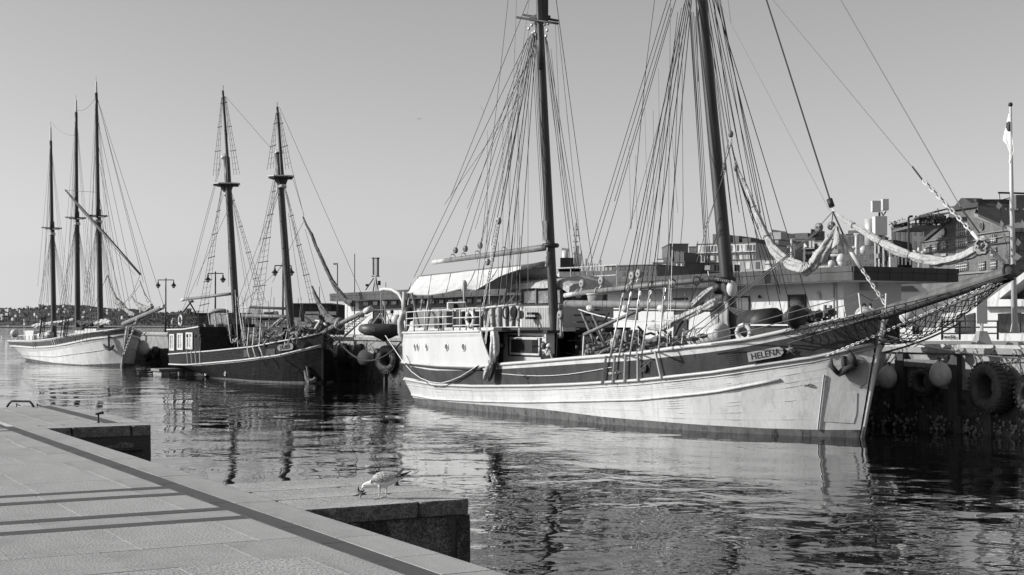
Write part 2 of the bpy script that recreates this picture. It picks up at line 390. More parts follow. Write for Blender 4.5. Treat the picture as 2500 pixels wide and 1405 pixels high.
# ================================================================= the big white ketch
HF = Frame(FQ.w(1.32, 3.35, 0), 1.0)
helena = T('sailing_ship', 'large two masted wooden ketch with white hull, cream awning and HELENA nameboard', 'sailing ship', HF.w(12, 0, 0))
WLp = [(0, .1), (.03, .72), (.065, 1.28), (.12, 1.95), (.2, 2.62), (.3, 3.02), (.5, 3.2), (.75, 3.2), (.86, 2.9), (.93, 2.3), (.97, 1.6), (1, .0)]
RLp = [(0, .15), (.03, .85), (.065, 1.5), (.12, 2.3), (.2, 3.0), (.3, 3.38), (.5, 3.55), (.75, 3.5), (.86, 3.1), (.93, 2.4), (.965, 1.75), (.985, 1.2), (1, 0.0)]
hh = Hull(HF, 28, WLp, RLp, [(-1, .35), (0, 0), (3.3, -.85), (5, -1.2)], [(0, 3.0), (.25, 2.4), (.5, 1.9), (1, 1.25)], 2.0, zst=[(-1, 23.8), (0, 24.8), (.8, 25.7), (1.6, 25.9), (4, 26.0)])
C_cap = [(975, 884), (1072, 893), (1170, 896), (1195, 892), (1300, 884), (1411, 874.5), (1560, 863), (1665, 848), (1740, 841), (1825, 829), (1982, 795), (2101, 772), (2165, 757)]
C_wh = [(975, 890), (1056, 905), (1161, 905), (1300, 897), (1411, 889), (1560, 880), (1665, 868), (1740, 860), (1825, 846), (1911, 829), (1990, 811), (2080, 790), (2165, 768)]
C_db = [(975, 919), (1066, 936), (1161, 940), (1300, 939), (1411, 935), (1560, 927), (1740, 907), (1850, 890), (1985, 871), (2100, 846), (2165, 831)]
C_ml = [(975, 927), (1066, 943), (1161, 947), (1300, 946), (1411, 942), (1560, 933), (1740, 914), (1850, 897), (1985, 878), (2100, 853), (2165, 838)]
C_gr = [(975, 938), (1066, 951), (1161, 956), (1300, 955), (1411, 951), (1560, 942), (1740, 923), (1850, 907), (1985, 887), (2100, 862), (2165, 846)]
C_bt = [(985, 962), (998, 970), (1096, 982), (1235, 993), (1330, 1000), (1478, 1019), (1700, 1037), (1860, 1046), (2000, 1050), (2130, 1050)]
C_rs = [(985, 960), (1056, 974), (1170, 980), (1281, 982), (1411, 979.5), (1560, 976), (1740, 958.5), (1860, 936), (1982, 914), (2060, 897), (2165, 870)]
hm = M(); hh.skin([C_cap, C_wh, C_db, C_ml, C_gr, C_rs, C_bt, lambda g: .0, lambda g: -.9], [0, 1, 0, 2, 0, 0, 3, 3], hm)
hull_o = hm.build('hull', [white_h, dband, gband, boot], helena, True)
# stem post
zs = [-.7, 0, .5, 1, 1.5, 2, 2.5, 3.0, 3.35]
sm = M(); sm.tube([HF.w(hh.ast(z)-.02, 0, z) for z in zs], [.06, .06, .065, .07, .075, .08, .085, .09, .09], 8); sm.build('stem_post', white_h, helena, True)
sm = M(); sm.tube([HF.w(hh.ast(z)-.0, 0, z) for z in (-.7, 0, .33)], .08, 8); sm.build('stem_foot', boot, helena, True)
hh.cap(C_cap, helena, 'cap_rail', white, .06, 0, 1, out=.02, dz=.0)
hh.cap(C_ml, helena, 'rubbing_strake', white, .05, 0, 1, out=.03, dz=.05)
hh.cap(C_rs, helena, 'lower_strake', white_h, .045, .075, .96, out=.02)
hh.cap(C_gr, helena, 'moulding', white_h, .018, .0, .97, out=.015, dz=.03)
# bulwark planks of the dark band (seams as geometry)
g = M()
for k in range(1, 9):
    t = k/9
    ln = []
    for i in range(31):
        sg = lerp(.10, .78, i/30); z = lerp(hh.zat(sg, C_wh), hh.zat(sg, C_db), t); ln.append(hh.pt(sg, z, 1, .002))
    g.tube(ln, .006, 4)
tag(g.build('plank_seam', dband, helena), kind='stuff')
g = M()
for k in range(9):                                               # long freeing ports at the foot of the bulwark
    a0 = .32+k*.058
    z0 = [hh.zat(a0+x, C_db) for x in (.0, .038)]
    p, q_ = hh.pt(a0, z0[0]-.02, 1, .006), hh.pt(a0+.038, z0[1]-.02, 1, .006)
    M().tube([p, q_], .035, 4, flat=.5).build('freeing_port', iron, helena)
# deck and inner bulwarks
dm = M(); gs = hh.sgs(30); A = [hh.pt(x*.99+.005, hh.zat(x, C_cap)-.95, 1, -.12) for x in gs]; B = [hh.pt(x*.99+.005, hh.zat(x, C_cap)-.95, -1, -.12) for x in gs]
dm.add(A+B, [(i, i+1, len(A)+i+1, len(A)+i) for i in range(len(A)-1)]); dm.build('deck', planking, helena)
im = M(); hh.skin([C_cap, lambda g_: hh.zat(g_, C_cap)-1.0], [0], im, out=-.09, n=30); im.build('inner_bulwark', white, helena, True)
# poop bulwark (white raised stern)
zc = hh.sgs
C_pt = [(972, 813), (1003, 813), (1090, 811), (1172, 809), (1200, 808)]
C_pg1 = [(972, 819), (1003, 820), (1170, 816)]
C_pg2 = [(972, 826), (1003, 827), (1170, 822)]
sgp = hh.sgx(1172, C_cap, hi=.93)
pm = M(); hh.skin([C_pt, C_pg1, C_pg2, C_cap], [0, 1, 0], pm, sgp, 1, 24); pm.build('poop_bulwark', [white, gband], helena, True)
hh.cap(C_pt, helena, 'poop_rail', white, .05, sgp, 1, out=.01)
hh.cap([(972, 884), (1072, 894), (1161, 898)], helena, 'stern_band', dband, .07, sgp-.005, 1, out=.0, dz=-.05)
for side in (1, -1):                                             # sloping wing from poop to waist rail
    m = M(); gA = sgp; pts = []
    for i in range(9):
        t = i/8; sg = gA-.035*t**1.5; zt = lerp(hh.zat(gA, C_pt), hh.zat(gA-.035, C_cap), t**1.1)
        pts.append((hh.pt(sg, zt, side), hh.pt(sg, hh.zat(sg, C_cap), side)))
    for (a, b), (c, d) in zip(pts, pts[1:]): m.add([a, b, d, c], [(0, 1, 2, 3)])
    m.tube([p[0] for p in pts], .05, 6); m.build('poop_wing', white, helena, True)
pd = M(); gs = [lerp(sgp-.02, 1, x) for x in hh.sgs(20)]; zp = 4.02
zpoop = 2.90
A = [hh.pt(min(x, .99), zpoop, 1, -.15) for x in gs]; B = [hh.pt(min(x, .99), zpoop, -1, -.15) for x in gs]
pd.add(A+B, [(i, i+1, len(A)+i+1, len(A)+i) for i in range(len(A)-1)]); pd.add([p-Z3*.12 for p in A+B], [(i, i+1, len(A)+i+1, len(A)+i) for i in range(len(A)-1)]); pd.build('poop_deck', planking, helena)
# portholes in the poop side
for px in (1004.5, 1021, 1042.5, 1092, 1134):
    best = min((abs(proj(hh.pt(sg, 3.1))[0]-px), sg) for sg in [sgp+.001*i for i in range(220)])[1]
    z = hh.zat(best, [(0, 848), (2500, 848)]); p = hh.pt(best, z, 1, .0); t_ = (hh.pt(best-.004, z)-hh.pt(best+.004, z)).normalized(); nrm = t_.cross(Z3); nrm = nrm if nrm.dot(HF.B) > 0 or nrm.y < 0 else -nrm
    if nrm.dot(CAM-p) < 0: nrm = -nrm
    m = M(); m.torus(p, .135, .03, nrm, 18, 6); r_ = m.build('porthole', steel, helena, True)
    M().lathe(p+nrm*.006, [(.13, 0), (.13, .01)], 18, nrm).build('glass', glassd, r_)
ropes = {'d': rope_d, 'm': rope_m, 'l': rope_l, 'w': wire}
def rope(par, name, p, q, r=.014, k='m', s=0, n=3):
    m = M(); m.tube(sag(p, q, s) if s else [p, q], r, n); return m.build(name, ropes[k], par)
def chain(par, name, p, q, link=.13, r=.016, mt=steel, s=0.0, wid=.45):
    L_ = (Vector(q)-Vector(p)).length; n = max(2, int(L_/(link*.72))); pts = sag(p, q, s, n); m = M()
    for i in range(n):
        a, b = pts[i], pts[i+1]; d, x, y = axes(b-a) if abs((b-a).normalized().z) < .98 else ((b-a).normalized(), V, U)
        s_ = x if i % 2 else y; c = (a+b)/2; hl = link*.5; hw = link*wid*.5
        ring = [c+d*(hl*cos(t_))*1.0+s_*(hw*sin(t_)) for t_ in [2*pi*j/8 for j in range(9)]]
        m.tube(ring, r, 4, caps=False)
    return m.build(name, mt, par)
def mast(fr, par, px0, py0, px1, py1, r0, r1, mt=mastwood, name='mast', z0=None, b=0.0, n=12, segs=10):
    p = fr.pix(px0, py0, b); q_ = fr.pix(px1, py1, b)
    if z0 is not None: t = (z0-p.z)/(q_.z-p.z); p = lerp(p, q_, t)
    pts = [lerp(p, q_, i/segs) for i in range(segs+1)]
    o = M().tube(pts, [lerp(r0, r1, i/segs) for i in range(segs+1)], n).build(name, mt, par, True); return o, p, q_
P = HF.pix
mm, mb, mt_ = mast(HF, helena, 1357, 870, 1316, 40, .185, .165, z0=1.9, n=14)
tm, _, _ = mast(HF, helena, 1322, 170, 1298, -420, .12, .08, name='topmast', b=.34, n=10)
fm, fb, ft = mast(HF, helena, 1776, 690, 1706, -60, .225, .185, z0=2.0, n=14)
# masthead ironwork, crosstrees
m = M()
for (x0, y0, x1, y1, b) in ((1262, 43, 1362, 58, .6), (1278, 37, 1362, 51, -.3)):
    m.tube([P(x0, y0, b), P(x1, y1, b)], .045, 6)
m.build('crosstree', iron, helena, True)
m = M(); c = P(1318, 45); m.box(c, (.6, .6, .16), (HF.A, HF.B, Z3)); m.box(P(1326, 20, .1), (.2, .34, 1.1), (HF.A, HF.B, Z3)); m.build('mast_cap', iron, helena)
rs = random.Random(5)
for i in range(11):
    x = 1298+rs.uniform(-6, 10) if i < 7 else 1336+rs.uniform(-5, 6); y = rs.uniform(52, 92); p = P(x, y, .25)
    M().lathe(p, [(.02, -.02), (.07, 0), (.07, .05), (.02, .07)], 8, HF.B).build('shackle', steel, helena, True)
# --- blocks
def blockp(par, p, r=.13, mt=spar, nm='block', w=.07):
    m = M(); m.lathe(Vector(p)-HF.B*w, [(r*.8, 0), (r, .02), (r, w*2-.02), (r*.8, w*2)], 12, HF.B); o = m.build(nm, mt, par, True)
    M().lathe(Vector(p)+HF.B*(w+.002), [(r*.28, 0), (r*.2, .015)], 8, HF.B).build('pin', iron, o); return o
palewood = mat('pale_block_wood', .27, .6, .2, 6)
# --- standing and running rigging: pixel, plane offset
def R_(x0, y0, b0, x1, y1, b1, r=.013, k='d', nm='rope', s=0): return rope(helena, nm, P(x0, y0, b0), P(x1, y1, b1), r, k, s)
NB = 3.45
# main shrouds near side (chainplates under the poop) and far side
for i, (xt, yt, xb, yb) in enumerate([(1301, 80, 1150, 800), (1303, 84, 1180, 772), (1305, 86, 1213, 747), (1307, 88, 1232, 747), (1309, 90, 1262, 747)]):
    R_(xt, yt, .3, xb, yb, NB, .015, 'd', 'shroud')
for (xt, yt, xb, yb) in [(1330, 85, 1404, 740), (1332, 90, 1421, 700), (1336, 100, 1440, 740), (1354, -30, 1462, 760), (1333, 88, 1412, 742)]:
    R_(xt, yt, -.3, xb, yb, -3.0, .015, 'd', 'shroud')
for (x0, y0, x1, y1, b1, k) in [(1245, -40, 1158, 760, NB, 'd'), (1262, -20, 1236, 720, 1.5, 'm'), (1290, 92, 1011, 677, .3, 'd'), (1303, 122, 1028, 672, .6, 'd'), (1288, 95, 1112, 612, .1, 'd'), (1294, 88, 1136, 606, .1, 'd'), (1298, 80, 1172, 600, .1, 'd'),
    (1300, -60, 1222, 540, 2, 'm'), (1285, 150, 1165, 640, 2.6, 'm'), (1301, 90, 1186, 600, .0, 'm'), (1290, 0, 1100, 480, .1, 'm'), (1306, 92, 1200, 600, .4, 'm'),
    (1262, 150, 1270, 745, 1.4, 'm'), (1290, 120, 1245, 745, 2, 'm'), (1290, 70, 1289, 745, 1.2, 'm'), (1228, 305, 1228, 600, 1, 'm'), (1190, 318, 1190, 600, .2, 'w'), (1264, 150, 1268, 400, 1, 'w'),
    (1303, 110, 1330, 590, .15, 'd'), (1306, 110, 1334, 590, .15, 'd'), (1309, 110, 1337, 590, .15, 'd'), (1298, 100, 1326, 590, .2, 'd'),
    (1334, 150, 1366, 399, -.4, 'w'), (1345, 120, 1392, 560, -1.5, 'm'), (1356, 60, 1372, 430, -1.5, 'w'), (1362, 56, 1425, 680, -2.6, 'm')]:
    R_(x0, y0, .3, x1, y1, b1, .009 if k == 'w' else .012, k, 'halyard')
for (x0, y0, x1, y1, b1) in [(1280, 190, 1205, 640, 2.5), (1275, 230, 1085, 500, .2), (1280, 170, 1140, 510, .2), (1293, 140, 1160, 560, .4), (1290, 180, 1215, 530, 2.8), (1270, 330, 1240, 740, 2.2), (1240, 230, 1246, 742, 1)]:
    R_(x0, y0, .35, x1, y1, b1, .009, 'd', 'running_line')
# pale chain and turnbuckle stays on the near side
chain(helena, 'stay_chain', P(1218, 532, 2.9), P(1176, 770, NB), .16, .014)
for x, y in ((1217, 540), (1190, 640)): blockp(helena, P(x, y, 2.9), .13, palewood)
# main boom with lifts
o, p, q_ = mast(HF, helena, 1336, 604, 1088, 637, .13, .10, spar, 'boom', b=.2, n=10)
M().tube([P(1090, 636.6, .2), P(1058, 641, .2)], .10, 10).build('boom_end', white, o, True)
for x, y in ((1112, 612), (1136, 608), (1172, 600)):
    blockp(helena, P(x, y, .2), .13, spar)
for x, y in ((1105, 628), (1131, 625), (1165, 620), (1230, 611)):
    M().torus(P(x, y, .2), .12, .025, HF.A, 12, 5).build('boom_band', steel, o)
m = M(); c = P(1344, 600)
m.torus(c, .25, .09, Z3, 14, 6); m.build('gaff_collar', iron, helena, True)
chain(helena, 'boom_chain', P(1336, 606, .25), P(1332, 650, .25), .12, .014)
m = M()
for k in range(4): m.tube([P(1325+3.0*k, 540, .2), P(1326+3*k, 585, .2)], .035, 5)
m.build('lift_block', palewood, helena)
# foremast gear
F0 = (1690, -60)
for i, (xb, yt) in enumerate([(1490, 870), (1512, 868), (1538, 866), (1567, 864), (1608, 858)]):
    top = P(1684+2*i, -50+i*4, .3); bot = P(xb, yt, NB); mid_ = lerp(bot, top, .13)
    rope(helena, 'shroud', mid_, top, .017, 'd'); M().tube([bot, mid_], .03, 6).build('turnbuckle', steel, helena, True)
    chain(helena, 'shroud_chain', lerp(bot, top, .12), lerp(bot, top, .16), .16, .016)
    # chainplate straps down the bulwark
    g1 = hh.sgx(xb-4, C_cap, lo=.1, hi=.7); g2 = hh.sgx(xb+(-13, -11, -7, -2, 12)[i], C_ml, lo=.1, hi=.7)
    M().tube([bot, hh.pt(g1, hh.zat(g1, C_cap), 1, .09), hh.pt(g2, hh.zat(g2, C_ml)+.02, 1, .10)], .045, 5, flat=.6).build('chainplate', white, helena)
for (xt, yt, xb, yb) in [(1722, -20, 1844, 690), (1728, -20, 1880, 745), (1735, -20, 1912, 790), (1745, -20, 1935, 800), (1750, -30, 1905, 720), (1740, -20, 1985, 860)]:
    R_(xt, yt, -.3, xb, min(yb, 775), -2.9, .016, 'd', 'shroud')
for (x0, y0, x1, y1, b1, k) in [(1599, -5, 1578, 160, .3, 'd'), (1578, 160, 1540, 560, 2.5, 'd'), (1631, -5, 1430, 650, .3, 'd'), (1640, -5, 1437, 660, .3, 'd'), (1652, -8, 1462, 645, .2, 'd'), (1640, 20, 1500, 492, .2, 'm'),
    (1665, 90, 1668, 520, .3, 'm'), (1668, 520, 1640, 860, 2.4, 'm'), (1660, 60, 1640, 600, 2, 'm'), (1637, 0, 1630, 860, 2.0, 'm'), (1648, 100, 1600, 700, 1.5, 'd'), (1655, 30, 1580, 690, 1, 'd'), (1683, 35, 1498, 700, 2.6, 'm'),
    (1664, 20, 1545, 660, 1.5, 'd'), (1670, 10, 1565, 665, 1.5, 'm'), (1608, 168, 1612, 520, 1, 'w'), (1574, 255, 1582, 560, 1, 'w'), (1631, 200, 1655, 520, .5, 'w'), (1595, 270, 1596, 520, .4, 'w'), (1536, 355, 1540, 560, .4, 'w'), (1552, 380, 1556, 600, .4, 'w'),
    (1685, 30, 1722, 640, .25, 'd'), (1689, 30, 1726, 650, .25, 'd'), (1693, 30, 1730, 650, .25, 'd'), (1697, 40, 1735, 650, .25, 'd'), (1681, 0, 1718, 560, .3, 'd'), (1683, -20, 1735, 770, .3, 'd'),
    (1722, -5, 1806, 690, .0, 'd'), (1727, -5, 1800, 640, -.3, 'd'), (1731, 60, 1805, 520, -.3, 'd'), (1733, 90, 1800, 500, -.3, 'w'), (1752, -5, 1852, 560, -1, 'd'), (1758, -5, 1857, 520, -1.6, 'd'), (1752, -5, 2025, 514, 0, 'w'), (1776, -10, 1785, 60, 0, 'w'), (1744, 30, 1833, 520, -1.2, 'd'), (1700, 20, 1705, 200, .2, 'd'), (1810, 600, 1842, 790, -2.0, 'm'), (1757, 560, 1660, 800, .5, 'd'), (1780, 340, 1760, 430, .4, 'm'), (1769, 415, 1700, 640, .6, 'l'), (1772, 415, 1720, 560, .6, 'm')]:
    R_(x0, y0, .25, x1, y1, b1, .009 if k == 'w' else .012, k, 'halyard')
R_(1870, -5, 0, 2027, 489, 0, .028, 'd', 'forestay'); R_(1883, -5, 0, 2250, 436, 0, .012, 'm', 'jib_stay'); R_(2050, -5, 0, 2345, 505, 0, .016, 'm', 'outer_stay')
R_(2345, 505, 0, 2392, 569, 0, .03, 'd', 'stay_splice'); R_(2228, 407, 0, 2253, 440, 0, .03, 'd', 'stay_splice')
chain(helena, 'jib_chain', P(2255, 441), P(2372, 566), .21, .022, white); chain(helena, 'jib_chain', P(2398, 585), P(2436, 632), .19, .02, white)
for a_, b_ in (((2373, 567), (2399, 598)), ((2424, 615), (2452, 643))): M().tube([P(*a_), P(*b_)], .055, 7).build('bottlescrew', white, helena, True)
R_(2452, 643, 0, 2466, 654, 0, .02, 'l', 'lashing')
chain(helena, 'stay_chain', P(2104, 657), P(2161, 742), .19, .02, white)
m = M(); m.tube([P(2060, 575), P(2082, 622), P(2103, 655)], .07, 7); m.build('bottlescrew', white, helena, True)
m = M(); m.tube([P(2025, 487), P(2031, 505)], .09, 6); m.build('deadeye', iron, helena, True)
R_(2031, 505, 0, 2036, 517, 0, .02, 'l', 'lashing'); R_(2034, 517, 0, 2061, 577, 0, .03, 'd', 'stay_wire')
# sheets from the staysail clew
for (x0, y0, x1, y1, b) in [(2034, 516, 1998, 556, .4), (1998, 560, 1800, 726, 1.5), (2000, 563, 1700, 815, 2.4), (1996, 566, 1560, 905, 3.3)]:
    R_(x0, y0, 0, x1, y1, b, .016, 'm', 'sheet')
blockp(helena, P(1999, 556, .3), .13, spar); R_(2034, 518, 0, 2031, 545, 0, .016, 'd', 'sheet'); blockp(helena, P(2030, 552), .12, spar)
# bowsprit
o, p, q_ = mast(HF, helena, 2128, 775, 2477, 661, .19, .17, mat('bowsprit_wood', .09, .6, .5, 4, stretch=(1, 1, .5), bump=.01, bscale=9), 'bowsprit', n=14)
M().torus(P(2462, 664), .18, .03, (q_-p), 16, 5).build('iron_band', iron, o)
# safety net under the bowsprit, bobstay chains, shrouds to the end
bs0, bs1 = P(2118, 778), P(2468, 667)
g = M()                                                          # seams between the planks of the white side
for k in range(1, 17):
    for cu, cl, k0, n_ in ((C_gr, C_rs, 0, 6), (C_rs, C_bt, 6, 10)):
        if k0 < k <= k0+n_: [g.tube([hh.pt(sg, lerp(hh.zat(sg, cu), hh.zat(sg, cl), (k-k0)/(n_+1)), 1, .001) for sg in [lerp(s0_, s0_+w0_, i/20) for i in range(21)]], .0045, 3, caps=False) for s0_, w0_ in [(rs.uniform(.02, .75), rs.uniform(.05, .2)) for _ in range(3)]]
tag(g.build('plank_seam', gband, helena), kind='stuff')
net = M(); NU, NV = 34, 5
def netp(i, j):
    t = i/NU; top = lerp(bs0, bs1, t)-Z3*.14; d = .98*sin(pi*min(1, (t*1.0+.10)))**.6*(1-t*.45)
    s_ = (j/NV-.5)*2; wd_ = (1-t)*1.5+.15
    return top+HF.B*(s_*wd_)-Z3*(d*(1-s_*s_)**.7 if abs(s_) < 1 else 0)
for i in range(NU):
    for j in range(NV*2+1):
        jj = j/2
        if (i+j) % 2 == 0:
            if jj+.5 <= NV: net.tube([netp(i, jj), netp(i+1, jj+.5)], .011, 3, caps=False)
            if jj-.5 >= 0: net.tube([netp(i, jj), netp(i+1, jj-.5)], .011, 3, caps=False)
net.tube([netp(i, 0) for i in range(NU+1)], .018, 4); net.tube([netp(i, NV) for i in range(NU+1)], .018, 4)
tag(net.build('bowsprit_net', rope_d, helena), kind='stuff')
net2 = M()                                                        # the net carried aft along the bow
gN = hh.sgx(1905, C_cap, hi=.5)
edge = lambda t: hh.pt(lerp(.0, gN, t), hh.zat(lerp(.0, gN, t), C_cap)+.04, 1, .1)
low = lambda t: hh.pt(lerp(.0, gN, t), hh.zat(lerp(.0, gN, t), C_cap)-.06-.42*(1-t)**.8, 1, .42*sin(pi*min(1, .25+t*.75)))
for i in range(26):
    for j in range(3):
        f = lambda ii, jj: lerp(edge(ii/26*.9), low(ii/26*.9), jj/3)+HF.B*.15*sin(pi*jj/3)
        if (i+j) % 2 == 0: net2.tube([f(i, j), f(i+1, j+1)], .009, 3, caps=False)
        else: net2.tube([f(i, j+1), f(i+1, j)], .009, 3, caps=False)
net2.tube([low(i/20) for i in range(21)], .014, 4); tag(net2.build('side_net', rope_d, helena), kind='stuff')
chain(helena, 'bobstay', P(2464, 672), hh.pt(.035, hh.zat(.035, [(0, 868), (2500, 868)]), 1, .05), .12, .013, steel, .05)
chain(helena, 'bobstay', hh.pt(.035, hh.zat(.035, [(0, 868), (2500, 868)]), 1, .05), hh.pt(.30, hh.zat(.30, [(0, 912), (2500, 912)]), 1, .05), .11, .012, steel, .04)
chain(helena, 'anchor_chain', hh.pt(.045, hh.zat(.045, [(0, 935), (2500, 942)]), 1, .05), hh.pt(.29, hh.zat(.29, [(0, 907), (2500, 907)]), 1, .06), .13, .018, rust, .12)
for b in (.5, -.5): rope(helena, 'bowsprit_guy', P(2466, 668, b*.3), HF.w(1.2, b*3.2, 2.6), .018, 'm')
# hawse plate and anchor on the bow
def onside(px, py, out=.0):
    best = None
    for k in range(1, 400):
        sg = k*.001
        z = hh.zat(sg, [(0, py), (2500, py)]); x = proj(hh.pt(sg, z, 1, out))[0]
        if best is None or abs(x-px) < best[0]: best = (abs(x-px), sg, z)
    return best[1], best[2]
plate = mat('plate_grey', .33, .55, .3, 3, bump=.01, bscale=6)
def side_patch(pts, name, mt, out=.03, par=helena, th=.03):
    P3 = []
    for px, py in pts: sg, z = onside(px, py); P3.append(hh.pt(sg, z, 1, out))
    c = sum(P3, Vector())/len(P3); m = M(); n = len(P3); m.add(P3+[c], [(i, (i+1) % n, n) for i in range(n)]); inn = [p-HF.B*(out+.03) for p in P3]
    m.add(P3+inn, [(i, n+i, n+(i+1) % n, (i+1) % n) for i in range(n)]); return m.build(name, mt, par)
side_patch([(2058, 905), (2070, 880), (2090, 868), (2105, 872), (2120, 890), (2128, 915), (2120, 935), (2100, 948), (2085, 940), (2072, 925)], 'hawse_plate', plate)
side_patch([(2052, 880), (2062, 868), (2076, 866), (2085, 876), (2080, 892), (2062, 896)], 'hawse_ring', white_h, .07)
side_patch([(2012, 955), (2095, 960), (2092, 1010), (2085, 1034), (2012, 1030)], 'riveted_plate', white_h, .02)
anc = T('anchor', 'dark iron stockless anchor hanging against the white bow', 'anchor', hh.pt(*onside(2080, 905), 1))
anc_m = mat('anchor_iron', .05, .7, .5, 9, bump=.006, bscale=30)
m = M(); pp = lambda x, y, o_=.22: hh.pt(*onside(x, y), 1, o_)
m.tube([pp(2066, 870, .14), pp(2074, 890, .2), pp(2080, 905, .25)], .075, 6); m.build('shank', anc_m, anc, True)
m = M(); m.tube([pp(2061, 915), pp(2082, 903, .28), pp(2104, 893)], [.07, .12, .07], 6); m.build('crown', anc_m, anc, True)
for a_, b_, c_ in (((2062, 913), (2048, 893), (2046, 874)), ((2102, 894), (2098, 872), (2090, 854))):
    m = M(); m.tube([pp(*a_), pp(*b_, .3), pp(*c_, .26)], [.12, .15, .035], 5, flat=.5); m.build('fluke', anc_m, anc, True)
rope(helena, 'tackle', hh.pt(*onside(2000, 1050), 1, .05), hh.pt(*onside(2015, 915), 1, .05), .03, 'l')
# nameboard HELENA with star
def text_obj(txt, size, p, X, Zv, mt, par, depth=.01, name='lettering', align='CENTER', shear=0, sx=1.0):
    cu = bpy.data.curves.new(name, 'FONT'); cu.body = txt; cu.size = size; cu.align_x = align; cu.align_y = 'CENTER'; cu.extrude = depth; cu.space_character = 1.05; cu.resolution_u = 2
    tmp = bpy.data.objects.new('tmp', cu); COL.objects.link(tmp); dg = bpy.context.evaluated_depsgraph_get(); me = bpy.data.meshes.new_from_object(tmp.evaluated_get(dg)); bpy.data.objects.remove(tmp)
    me.materials.clear(); me.materials.append(mt); me.name = name; Y = X.cross(Zv) if False else None
    Xn = X.normalized(); Zn = (Zv-Xn*Zv.dot(Xn)).normalized(); Nn = Xn.cross(Zn)
    return inst(me, name, par, frame_m(Vector(p), Xn, Zn, Nn, (sx, 1, 1)))
def nameboard(par, a, b, txt, h, mt, lm, lift=.08, rnd=0):
    X = (b-a).normalized(); Nn = X.cross(Z3).normalized(); Nn = -Nn if Nn.dot(CAM-a) < 0 else Nn; Zn = Nn.cross(X); Zn = Zn if Zn.z > 0 else -Zn
    c = (a+b)/2+Nn*lift; L_ = (b-a).length; m = M(); n = 6
    if rnd:
        poly = [c+X*((L_/2-h/2)*sx_)+X*(h/2*cos(t))+Zn*(h/2*sin(t)) for sx_, t in [(1, -pi/2+pi*k/n) for k in range(n+1)]+[(-1, pi/2+pi*k/n) for k in range(n+1)]]
    else:
        poly = [c+X*x+Zn*z for x, z in ((-L_/2, -h/2), (L_/2-.1, -h/2), (L_/2, -h*.2), (L_/2, h*.2), (L_/2-.1, h/2), (-L_/2, h/2))]
    m.prism([p-Nn*.04 for p in poly], Nn*.04); o = m.build('nameboard', mt, par, fix=True)
    text_obj(txt, h*.92, c+Nn*.008-Zn*h*.02, X, Zn, lm, o, .008, sx=(L_*.86)/(h*.92*len(txt)*.66)); return o
a = hh.pt(*onside(1832, 880), 1, .05); b = hh.pt(*onside(1917, 862), 1, .05)
a = hh.pt(*onside(1831, 873), 1, .05); b = hh.pt(*onside(1918, 857), 1, .05)
nameboard(helena, a, b, 'HELENA', .27, palewood, iron)
c = hh.pt(*onside(1933, 854), 1, .09); m = M(); X, Y_ = (b-a).normalized(), Z3
ring = [c+X*(cos(pi/2+k*pi/5)*(.13 if k % 2 == 0 else .055))+Z3*(sin(pi/2+k*pi/5)*(.13 if k % 2 == 0 else .055)) for k in range(10)]
m.add(ring+[c+HF.B*.04], [(i, (i+1) % 10, 10) for i in range(10)]); m.build('star', palewood, helena)
# round porthole in the dark bulwark
sg, z = onside(1574, 898); p = hh.pt(sg, z, 1, .02); M().torus(p, .125, .04, HF.B, 16, 6).build('hawse_hole', iron, helena, True)
M().lathe(p, [(.12, -.01), (.12, .01)], 16, HF.B).build('hole_plate', iron, helena)
# ================================================================= dark ketch in the middle
dark_plank = mat('painted_poop_planks', .035, .8, .3, 4, stretch=(1, 1, 2), spec=.05)
oldplank = mat('weathered_planks', .035, .8, .45, 3, stretch=(1, 1, 5), spots=(2.2, .37), pscale=3, spec=.05)
p0 = onz(791, 936, 0)
KF = Frame(p0 - V*0, 0)
q0 = onz(449.6, 919.6, 0); KF = Frame(p0, 3.5)
ketch = T('sailing_ship', 'black hulled two masted ketch with white paned stern cabin windows and oval nameboard', 'sailing ship', KF.w(9, 0, 0))
kh = Hull(KF, 17, [(0, .08), (.04, .7), (.1, 1.35), (.2, 1.9), (.35, 2.25), (.6, 2.3), (.8, 1.9), (.92, 1.0), (1, .15)], [(0, .12), (.04, .8), (.1, 1.55), (.2, 2.2), (.35, 2.5), (.6, 2.6), (.8, 2.55), (.92, 2.35), (.97, 2.1), (1, 1.75)],
          [(-1, .2), (0, 0), (3, .05)], [(0, 2.6), (.3, 1.8), (.6, .9), (1, .5)], 1.8, zst=[(-1, 14), (0, 15.2), (.33, 15.9), (.45, 19.3), (4, 19.9)])
K_cap = [(396, 866), (405, 866), (510, 858), (617, 847), (682, 834.5), (740, 824.5), (795, 812)]
K_w1 = [(396, 888), (450, 890.5), (477, 889), (589, 879), (682, 867), (728, 856), (795, 840)]
K_w2 = [(396, 891), (450, 894), (477, 894), (589, 884), (682, 872), (728, 861), (795, 845)]
K_bt = [(440, 913), (448, 914), (531, 922), (620, 929), (700, 932), (795, 931)]
km = M(); kh.skin([K_cap, K_w1, K_w2, K_bt, lambda g: 0.0, lambda g: -.8], [2, 1, 0, 3, 3], km)
km.build('hull', [hullblack, white, oldplank, boot], ketch, True)
kh.cap(K_cap, ketch, 'cap_rail', white, .045, 0, 1, out=.02); kh.cap(K_w1, ketch, 'rubbing_strake', white, .05, 0, 1, out=.03, dz=-.02)
M().tube([KF.w(.0, 0, z) for z in (-.7, 0, 1, 2, 2.9)], .13, 8).build('stem_post', hullblack, ketch, True)
m = M()
for k in range(1, 12):
    ln = []
    for i in range(25):
        sg = lerp(.01, .5, i/24); ln.append(kh.pt(sg, lerp(kh.zat(sg, K_w2), kh.zat(sg, K_bt), k/12), 1, .003))
    m.tube(ln, .007, 3)
